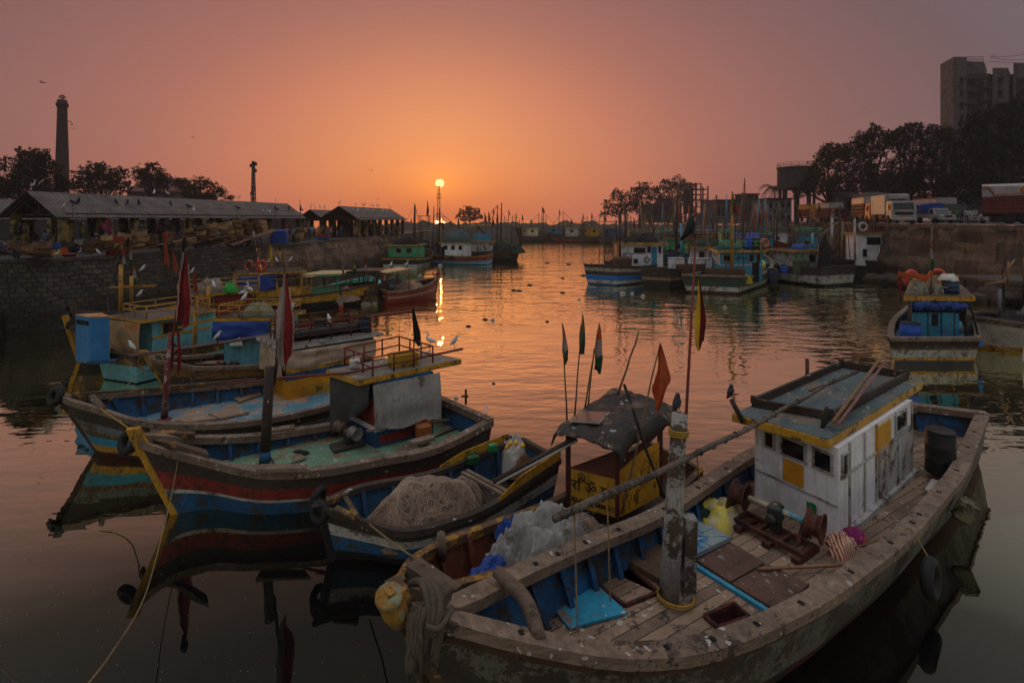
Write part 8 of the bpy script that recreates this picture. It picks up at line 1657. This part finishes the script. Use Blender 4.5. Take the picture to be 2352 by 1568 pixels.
# ================================================================== market goods
WICK = paint('cane_wicker', (140, 104, 68), .85, .35, wear=(84, 60, 40), wear_amt=.5, wear_scale=6, bump=1, bscale=40)
b = MB(); b.lathe((0, 0, 0), [(.34, 0), (.40, .06), (.44, .16), (.45, .28), (.42, .37), (.455, .40), (.455, .44), (.40, .44)], 16); b.mat(1); b.lathe((0, 0, 0), [(0, .06), (.36, .08), (.38, .36), (.40, .44)], 16); b.mat(0)  # inner shell takes the near-black slot, shade painted inside the basket
for z in (.12, .22, .32): b.torus((0, 0, z), .44, .016, (0, 0, 1), 16, 4)
bk0 = None; WICK2 = paint('dark_wicker', (100, 72, 48), .85, .4, bump=1, bscale=40); WICK3 = paint('pale_wicker', (172, 134, 92), .85, .35, wear=(120, 90, 58), wear_amt=.4, wear_scale=6, bump=1, bscale=40)
def basket(pos, tilt=(0, 0), label='', group=None, sc=1.0):
    global bk0
    if bk0 is None: bk0 = b_basket.build('basket', [WICK, DARK], None, loc=(0, 0, 0)); o = bk0
    else: o = bk0.copy(); COL.objects.link(o)
    o.material_slots[0].link = 'OBJECT'; o.material_slots[0].material = [WICK, WICK2, WICK3][rn.randrange(3)]
    o.location = pos; o.rotation_euler = (tilt[0], tilt[1], rn.random() * 6); o.scale = (sc, sc, sc); o['_w'] = tuple(pos); return tag(o, label, 'basket', group)
b_basket = b
def cart(label, foot, L, W, tilt, stacks, hd=None, planks=True, blabel='', dark=False):
    f0 = V(foot); d = V((.16, .987, 0)) if hd is None else V((*hd, 0)).normalized(); sd = V((d.y, -d.x, 0)); up = V((0, 0, 1)); e = d * math.cos(tilt) + up * math.sin(tilt); n_ = up * math.cos(tilt) - d * math.sin(tilt); t = thing('handcart', label, 'handcart', f0); a = f0 + up * .22
    b = MB(); nn = 5
    for i in range(nn): o = sd * (W * ((i + .5) / nn - .5)); b.beam(a + o, a + e * L + o, W / nn * .9, .06)
    for t_ in (.05, .5, .95): b.beam(a + e * L * t_ - sd * W / 2 - n_ * .06, a + e * L * t_ + sd * W / 2 - n_ * .06, .1, .08)
    b.build('platform', WOOD2 if dark else paint('red_brown_planks', (112, 72, 54), .8, .35, wear=(130, 108, 84), wear_amt=.4), t); ax = a + e * L * .52; r = max(.25, ax.z - f0.z - .08); r = min(r, .42)
    for sg in (1, -1):
        b = MB(); c = V((ax.x, ax.y, f0.z + r)) + sd * sg * (W / 2 + .06); b.torus(c, r - .05, .05, sd, 18, 6); b.lathe(c - sd * .04, [(.1, 0), (.1, .08)], 8, sd)
        for k in range(6): an = k * math.pi / 3; b.beam(c, c + (d * math.cos(an) + up * math.sin(an)) * (r - .04), .03, .05, sd)
        b.build('wheel', BLK, t)
    b = MB(); b.beam(V((ax.x, ax.y, f0.z + r)) - sd * W / 2, V((ax.x, ax.y, f0.z + r)) + sd * W / 2, .07, .07); b.beam(V((ax.x, ax.y, f0.z + r)), ax, .2, .07, sd); b.build('axle', BLK, t)
    for s_, u, k in stacks:
        for j in range(k): basket(a + e * (L * s_) + sd * (W * u) + n_ * (.04 + .40 * j), (tilt + rn.uniform(-.06, .06), rn.uniform(-.08, .08)), blabel + (' on the bottom layer', ' on the second layer', ' on the third layer', ' on the top of its stack')[j], 'baskets ' + blabel.split(' ', 2)[2] if False else 'baskets on the ' + blabel.split('the ', 1)[-1]); 
    return t
cart('loaded low handcart with five baskets at the left quay edge', P(100, 598, QL), 3.4, 1.0, .12, [(.05, 0, 2), (.28, 0, 1), (.5, 0, 1), (.72, 0, 1), (.93, 0, 1)], (-1, .42), blabel='cane basket on the leftmost handcart', dark=True)
cart('handcart with four pairs of stacked baskets before the long shed', P(198, 590, QL), 3.6, 1.1, .2, [(.12, -.1, 2), (.37, -.05, 2), (.62, 0, 2), (.88, .05, 2)], (.62, .78), blabel='cane basket on the four paired handcart', dark=True)
cart('handcart with baskets and a crate by the middle of the long shed', P(308, 580, QL), 4.2, 1.1, .2, [(.08, 0, 2), (.28, 0, 2)], (.7, .7), blabel='cane basket on the crate carrying handcart')
cart('handcart with tightly packed basket stacks left of the tallest stacks', P(400, 574, QL), 4.2, 1.4, .22, [(.06, -.2, 2), (.06, .35, 2), (.3, 0, 3), (.52, 0, 3), (.76, 0, 3), (.95, 0, 2)], (.6, .8), blabel='cane basket on the tightly packed handcart')
cart('handcart carrying the tallest basket stacks', P(470, 570, QL), 5.2, 1.5, .2, [(.05, -.3, 3), (.07, .32, 3), (.25, -.1, 4), (.42, .1, 4), (.6, 0, 4), (.78, 0, 3), (.95, 0, 3)], (.55, .83), blabel='cane basket on the tallest stacked handcart')
cart('second tall handcart load just beyond the tallest one', P(505, 567, QL), 5.0, 1.4, .2, [(.3, 0, 3), (.5, 0, 3), (.7, 0, 3), (.9, 0, 3)], (.5, .86), blabel='cane basket on the far tall handcart')
cart('empty plank handcart tipped towards the edge', P(528, 569, QL), 4.4, 1.2, .3, [], (.55, .83))
for i, (x, y, k) in enumerate(((678, 556, 2), (690, 552, 3), (700, 548, 3), (684, 547, 3))):
    for j in range(k): basket(P(x, y, QL) + V((0, 0, .42 * j)), (0, 0), 'cane basket in the stacks at the far end of the long shed', 'baskets stacked at the far shed end', 1.15)
CRD, CYE, CBL = paint('red_crate', (150, 44, 34), .5, .2), paint('yellow_crate', (190, 138, 30), .5, .2), paint('blue_crate', (30, 78, 140), .5, .2)
for j, (m, n_) in enumerate(((CRD, 'bottom red'), (CYE, 'middle yellow'), (CRD, 'top red'))): crate('%s crate of the three stacked at the quay edge' % n_, P(268, 587, QL) + V((0, 0, .46 * j)), (1.0, .7, .44), m, .2)
crate('blue crate on the orange one behind the seated group', P(99, 590, QL) + V((0, .5, .5)), (1.0, .7, .4), CBL, .2); crate('orange crate under the blue one behind the seated group', P(99, 590, QL) + V((0, .5, 0)), (1.0, .7, .45), CYE, .2)
crate('plain orange box by the shed corner', P(130, 587, QL), (.9, .7, .55), paint('orange_crate', (196, 74, 34), .5, .2), .1); crate('yellow crate with a pink cloth on the handcart', P(345, 570, QL) + V((0, 0, .75)), (1.0, .8, .45), CYE, .6); crate('red crate over the blue one in the crowd before the rear sheds', P(743, 552, QL) + V((0, 0, .4)), (1.4, .9, .35), CRD, .2); crate('blue crate under the red one in the crowd before the rear sheds', P(743, 552, QL), (1.4, .9, .4), CBL, .2)
for x, y, m, l in ((160, 592, CRD, 'red basin on the quay by the edge'), (158, 577, CRD, 'red tub inside the shed entrance'), (173, 579, CBL, 'blue tub inside the shed entrance')):
    b = MB(); c = P(x, y, QL); b.lathe(c, [(.25, 0), (.38, .25), (.4, .27), (.36, .25), (.24, .03), (0, .03)], 16); tag(b.build('basin', m, None, loc=c), l, 'basin')
for i in range(12):
    c = P(596, 561, QL) + V((.9 * (i % 3) - .3, 1.0 * ((i // 3) % 2) + .3 * (i % 3), .55 * (i // 6))); b = MB(); b.cbox(c + V((0, 0, .26)), (.85, .95, .5), .25 + .1 * rn.random(), .03); tag(b.build('foam_box', paint('dirty_foam', (176, 164, 148), .8, .25, wear=(120, 106, 90), wear_amt=.3), None, loc=c), 'off white foam fish box in the pile beside the blue wrapped bale', 'box', 'foam boxes beside the blue bale')
b = MB(); c = P(636, 562, QL); b.cbox(c + V((0, .6, .75)), (1.5, 1.2, 1.5), .2, .12); tag(b.build('bale', BLUETARP, None, loc=c), 'bale wrapped in blue tarpaulin at the quay edge', 'bale')
BAGM = [paint('bag_%s' % n, c, .8, .25, bump=.2) for n, c in (('tan', (150, 124, 80)), ('white', (160, 154, 146)), ('grey', (80, 78, 76)), ('pink', (150, 50, 84)), ('blue', (44, 88, 150)))]; BN = ['tan', 'white', 'dark grey', 'pink', 'blue']
bag0 = {}
for i in range(26):
    p = S1[1] + S1[2] * (S1[4] * rn.uniform(.05, .98)) - S1[3] * rn.uniform(.4, 2.2); s_, t_ = combos[(i * 3 + 7) % len(combos)]; person(V((p.x, p.y, QL)), rn.uniform(0, 6.28), rn.choice(['stand', 'walk', 'stand']), s_, t_, 'on the open quay beside the carts', 'people among the carts', i, rn.uniform(.95, 1.05))
for i in range(46):
    t = rn.random(); k_ = i % 5; side = rn.choice([-.15, .3, 4.3]); nc = round(t * 10) / 10; p = S1[1] + S1[2] * (S1[4] * nc + rn.uniform(-.4, .4)) + S1[3] * side; pos = V((p.x, p.y, rn.uniform(5.5, 6.9)))
    if k_ not in bag0:
        b = MB(); b.ball((0, 0, 0), .32, 10, 8, (1, .6, 1.15), .5, k_); b.tube([(-.15, 0, .3), (-.1, 0, .5), (.1, 0, .5), (.15, 0, .3)], .015, 4); o = b.build('bag', BAGM[k_], None, loc=(0, 0, 0)); bag0[k_] = o
    else: o = bag0[k_].copy(); COL.objects.link(o)
    o.location = pos; o.rotation_euler = (0, 0, rn.random() * 6); o['_w'] = tuple(pos); o.scale = [rn.uniform(.55, 1.0)] * 3; tag(o, '%s bag hanging from the long shed columns' % BN[k_], 'bag', '%s bags hung in the long shed' % BN[k_])
# ================================================================== birds
EW = paint('egret_white', (206, 206, 204), .8, .1, bump=.1, trans=.1); BILL = paint('yellow_bill', (190, 140, 40), .5, .1, bump=0); LEG = paint('dark_leg', (34, 30, 28), .6, .1, bump=0); CROWM = paint('crow_black', (18, 17, 19), .5, .2, bump=.1); PIG = paint('pigeon_grey', (62, 64, 74), .6, .25, bump=.1)
def egret_proto(hunch):
    t = thing('egret', '', 'egret', (0, 0, 0)); b = MB()
    if hunch: pts = [(-.20, 0, .26), (-.12, 0, .32), (-.02, 0, .40), (.06, 0, .50), (.09, 0, .58), (.10, 0, .63), (.14, 0, .655), (.20, 0, .64)]; rr = [.012, .055, .095, .09, .06, .045, .042, .015]
    else: pts = [(-.26, 0, .34), (-.16, 0, .38), (-.04, 0, .43), (.07, 0, .47), (.13, 0, .54), (.10, 0, .63), (.09, 0, .71), (.13, 0, .765), (.18, 0, .76), (.215, 0, .745)]; rr = [.012, .055, .09, .07, .036, .026, .026, .036, .032, .012]
    b.tube(pts, rr, 9); b.build('egret_body', EW, t); e = V(pts[-1]); b = MB(); b.tube([e - V((.02, 0, 0)), e + V((.13, 0, -.03))], [.014, .002], 6); b.build('bill', BILL, t)
    for s_ in (.035, -.035): b = MB(); b.tube([(-.02, s_, .36), (.02, s_, .19), (0, s_, .01)], .009, 5); b.tube([(-.03, s_, .008), (.07, s_, .006)], .008, 4); b.build('leg', LEG, t)
    return t
EG = [egret_proto(0), egret_proto(1)]; used_e = [False, False]
def egret(pos, rz, k_, label, sc=1.15, group=None):
    sc *= .66
    if not used_e[k_]: o = EG[k_]; used_e[k_] = True; KIDS[o.name] = [(c, []) for c in kids(o)]; o.location = pos; o.rotation_euler = (0, 0, rz); o.scale = (sc,) * 3; o['_w'] = tuple(pos)
    else: o = dup(EG[k_], pos, rz, sc)
    o['label'] = label
    if group: o['group'] = group
    elif 'group' in o: del o['group']
    return o
def on_line(p0, p1, x):
    """place on the segment p0 p1 sighted in column x"""
    k_ = (x - CX) / FL; t = (k_ * p0.y - p0.x) / ((p1.x - p0.x) - k_ * (p1.y - p0.y)); return p0.lerp(p1, t)
egret(P(988, 806, 3.22), math.pi, 0, 'large egret with curved neck on the roof railing of the blue and dark red boat', 1.1); egret(Q(1043, 806, 16.0), 0, 1, 'egret hunched at the end of the long red roof pipe', 1.1); egret(P(1117, 958, 1.47), 1.4, 0, 'small egret on the stern rail of the blue and dark red boat', .62)
egret(Q(303, 815, 19.7), math.pi, 1, 'egret hunched on the left end of the long boom', 1.25); egret(Q(499, 790, 20.4), .3, 1, 'egret facing right on the middle of the long boom', 1.15)
for x, y, Y, k_, rz, l in ((757, 754, 19.4, 1, 2.5, 'egret on the rusty roof railing of the yellow cabined boat'), (669, 726, 20.5, 1, 0, 'egret on the far corner of the yellow cabin roof'), (559, 689, 22.0, 0, 0, 'slim egret on the pale net bundle'), (573, 681, 22.3, 0, 2.8, 'egret stooping beside the slim one on the net bundle'), (561, 700, 21.8, 1, 1, 'egret sitting low on the net bundle'), (321, 690, 25, 1, 0, 'egret on the yellow roof railing of the pale cyan boat'), (491, 668, 26.5, 1, 2.5, 'egret on the yellow gantry post end'), (327, 630, 29, 1, .4, 'egret perched by the quay wall above the gantry beam'), (441, 636, 29.5, 1, 0, 'egret on the red cabined boat next to the saffron flag'), (617, 611, 39, 1, 0, 'egret left of the lifebuoys'), (636, 609, 39.5, 1, 2.8, 'egret right of the lifebuoys'), (667, 607, 41, 1, .5, 'egret on the aft shelter roof of the curtained boat'), (671, 669, 40, 1, 2, 'egret on the lettered rail of the dark red boat'), (898, 617, 43.5, 1, 1, 'egret on the left of the thin tug canopy'), (934, 616, 43.5, 0, .2, 'tall egret on the right of the thin tug canopy'), (964, 644, 46, 1, 0, 'egret on the bow of the rust red tug'), (862, 640, 44, 1, 0, 'egret on the bow of the shabby boxed cabin boat'), (1341, 604, 55.5, 1, 0, 'egret alone on the corner of the blue banded transom')): egret(Q(x, y, Y), rz, k_, l, 1.2 if Y < 30 else 1.35)
for x, y, l in ((184, 590, 'egret in front of the paired basket cart'), (226, 590, 'egret under the paired basket cart'), (131, 595, 'egret feeding beside the red basin'), (327, 560, 'egret by the shed column behind the crate cart')): egret(P(x, y, QL), x * .1, 1 if x > 200 else 0, l, 1.2)
rd0, rd1 = S1[1] + S1[3] * 2.35 - S1[2] * .9, S1[1] + S1[3] * 2.35 + S1[2] * (S1[4] + .9); rd0.z = rd1.z = 9.18
for i, x in enumerate((76, 354, 384, 499, 549, 633)): egret(on_line(rd0, rd1, x), i * 1.7, i % 2, 'egret on the long shed ridge, %s' % ['at the gable peak', 'left one of the middle pair', 'right one of the middle pair', 'beyond the middle pair', 'near the light mast', 'at the far end'][i], 1.5)
ev0, ev1 = S1[1] - S1[2] * .9, S1[1] + S1[2] * (S1[4] + .9); ev0.z = ev1.z = 7.62
for i, x in enumerate((146, 445, 605, 613, 620)): egret(on_line(ev0, ev1, x), i * 2, 1, 'egret on the long shed roof slope, %s' % ['by the gable', 'below the floodlight', 'first of three at the far end', 'second of three at the far end', 'third of three at the far end'][i], 1.4)
r3 = [S3[1] + S3[3] * 2.75 - S3[2] * .9, S3[1] + S3[3] * 2.75 + S3[2] * (S3[4] + .9)]; e3 = [S3[1] + S3[3] * 1.2 - S3[2] * .9, S3[1] + S3[3] * 1.2 + S3[2] * (S3[4] + .9)]; r2 = [S2[1] + S2[3] * 2 - S2[2] * .9, S2[1] + S2[3] * 2 + S2[2] * (S2[4] + .9)]
for ln, z, xs, nm in ((r3, 9.03, (780, 817, 833, 837, 850, 857, 865, 869, 896), 'ridge of the rear gabled shed'), (e3, 8.05, (809, 822, 845, 858, 879, 890), 'near slope of the rear gabled shed'), (r2, 8.58, (714, 724, 735, 745), 'ridge of the small shed')):
    for i, x in enumerate(xs): q = on_line(V((ln[0].x, ln[0].y, z)), V((ln[1].x, ln[1].y, z)), x); egret(q, i * 1.9, i % 2, 'egret standing on the %s' % nm, 1.5, 'egrets on the ' + nm)
def bird_proto(name, m, fly=False, beak=.05):
    b = MB()
    if not fly:
        b.tube([(-.24, 0, .10), (-.14, 0, .13), (-.02, 0, .18), (.06, 0, .24), (.10, 0, .31), (.14, 0, .335), (.17, 0, .33)], [.02, .045, .085, .08, .05, .05, .02], 9); b.tube([(.16, 0, .33), (.17 + beak, 0, .315)], [.018, .003], 5)
        for s_ in (.03, -.03): b.tube([(0, s_, .12), (.01, s_, 0)], .008, 4)
    else:
        b.tube([(-.2, 0, 0), (-.05, 0, 0), (.08, 0, .01), (.16, 0, .02), (.22, 0, .01)], [.015, .05, .05, .035, .004], 7)
        for s_ in (1, -1): b.add([(.08, s_ * .03, .02), (-.06, s_ * .03, .02), (-.08, s_ * .26, .14), (.05, s_ * .28, .14), (-.10, s_ * .52, .06), (-.04, s_ * .55, .06)], [(0, 1, 2, 3), (3, 2, 4, 5)])
        b.add([(-.18, .02, 0), (-.18, -.02, 0), (-.32, -.06, 0), (-.32, .06, 0)], [(0, 1, 2, 3)])
    o = b.build(name, m, None, loc=(0, 0, 0)); o['_u'] = 0; return o
PR = {}
def bird(kind, pos, rz, label, sc=1.0, group=None):
    nm, m, fl = {'crow': ('crow', CROWM, False), 'pigeon': ('pigeon', PIG, False), 'fly': ('flying_bird', CROWM, True), 'gull': ('flying_egret', EW, True)}[kind]
    if kind not in PR: o = PR[kind] = bird_proto(nm, m, fl)
    else: o = PR[kind].copy(); COL.objects.link(o)
    o.location = pos; o.rotation_euler = (0, 0 if fl else -.55, rz); o.scale = (sc,) * 3; o['_w'] = tuple(pos); return tag(o, label, nm.replace('flying_', '') if nm != 'flying_bird' else 'bird', group)
bird('crow', Q(1598, 546, m1.y + .1), 0, 'black crow on top of the tall pole with the yellow flag', 1.0); bird('crow', Q(427, 576, e0.y), -.7, 'black crow on top of the tall red flag', 1.15); bird('crow', Q(297, 562, 30), -.5, 'black crow on the tricolour flagpole', 1.2); bird('crow', P(1903, 975, 2.72), .5, 'black crow on the roof edge of the white wheelhouse', 1.0)
bird('pigeon', Q(1560, 950, m1.y + .05), -1.4, 'grey pigeon on top of the white mast stump', .85, None); bird('pigeon', Q(1683, 918, 11.2), -1.4, 'grey pigeon on the post at the wheelhouse roof corner', .85); b = MB(); b.tube([P(1706, 968, 2.6), Q(1680, 918, 11.2)], [.06, .05], 7); b.build('corner_post', WOOD2, A)
for i, x in enumerate((112, 122, 242, 262, 318, 185, 295, 390, 630, 665)):
    ln = (rd0, rd1) if i in (0, 1, 2) else (rd0.lerp(ev0, .55), rd1.lerp(ev1, .55)); bird('crow', on_line(*ln, x), i * 1.3, 'small black crow on the long shed roof', 1.25, 'crows on the long shed roof')
for i, (x, y, Y) in enumerate(((97, 190, 60), (165, 286, 110), (169, 296, 110), (444, 316, 110), (320, 377, 120), (853, 392, 120), (867, 457, 120), (160, 280, 110), (307, 388, 120), (545, 432, 120), (1020, 498, 130), (2282, 128, 116))): bird('fly', Q(x, y, Y), i * .9, 'lone dark bird flying high at the upper left' if i == 0 else 'tiny dark bird flying in the orange sky', 1.2 if i == 0 else 1.4, None if i == 0 else 'distant birds in the sky')
# ================================================================== litter on the water, lines
rn = random.Random(5); LIT = [paint('litter_dark', (40, 34, 30), .7, .3), paint('litter_pale', (170, 160, 150), .6, .2)]
for i, (x, y, pale) in enumerate(((1131, 735, 1), (1115, 733, 0), (1180, 667, 0), (1192, 668, 0), (1292, 672, 0), (1339, 633, 0), (1292, 639, 0), (1257, 604, 0), (1216, 655, 0), (1306, 607, 0), (1076, 749, 0), (1134, 880, 0), (1047, 914, 1), (1452, 674, 1), (1477, 680, 1), (1665, 706, 1), (1330, 688, 1), (1256, 738, 0), (997, 690, 0), (1010, 611, 1), (845, 698, 1), (1552, 729, 1), (1430, 674, 1))):
    c = P(x, y, .02); b = MB(); s_ = c.y / FL * (3.4 + 2 * rn.random()); b.ball(c, s_, 7, 5, (1.2, .8, .5 + .4 * pale), .7, i); tag(b.build('litter', LIT[pale], None, loc=c), '%s scrap of litter floating in the basin' % ('pale' if pale else 'dark'), 'litter', '%s litter floating in the basin' % ('pale' if pale else 'dark'))
b = MB()
for i in range(200):
    x, y = rn.uniform(0, 980) if i < 300 else rn.uniform(2150, 2352), rn.uniform(900, 1568); c = P(x, y, .004); s_ = rn.uniform(.003, .008) * c.y / 9; b.lathe(c, [(s_, 0), (s_ * .7, .004), (0, .005)], 5, smooth=False)
sp_ = b.build('scum_specks', LIT[1]); sp_['kind'] = 'stuff'; sp_['label'] = 'pale specks of scum scattered on the dark water'
rope('mooring_line', 'long rope running from the blue and dark red boat towards the camera', [P(411, 1046, 1.35), P(395, 1130, 1.05), P(374, 1220, 1.0), P(332, 1370, 1.3), P(262, 1490, 1.8), P(190, 1585, 2.6)], .010, ROPE); rope('mooring_line', 'dark rope crossing the bottom left corner', [P(-20, 1515, 1.5), P(20, 1555, 1.5), P(60, 1590, 1.5)], .02, WOOD2)
for i, pts in enumerate((((24, 600), (45, 650), (95, 690), (150, 724)), ((54, 604), (80, 635), (120, 670), (165, 698)), ((10, 601), (22, 680), (40, 735), (65, 755)), ((270, 590), (262, 620), (268, 660)))):
    L = [V((P(pts[0][0], pts[0][1], QL).x + .1, P(pts[0][0], pts[0][1], QL).y, QL + .1))] + [Q(x, y, 31.0 + x * .004 - .045 * (y - 600) / 10 * .35 - .6) for x, y in pts[1:]]; rope('mooring_line', ['dark rope sagging down the block wall to the red cabined boat', 'second dark rope running down the block wall', 'slack dark rope hanging at the left of the block wall', 'short rope hanging below the crates on the block wall'][i], L, .035, TYRE)
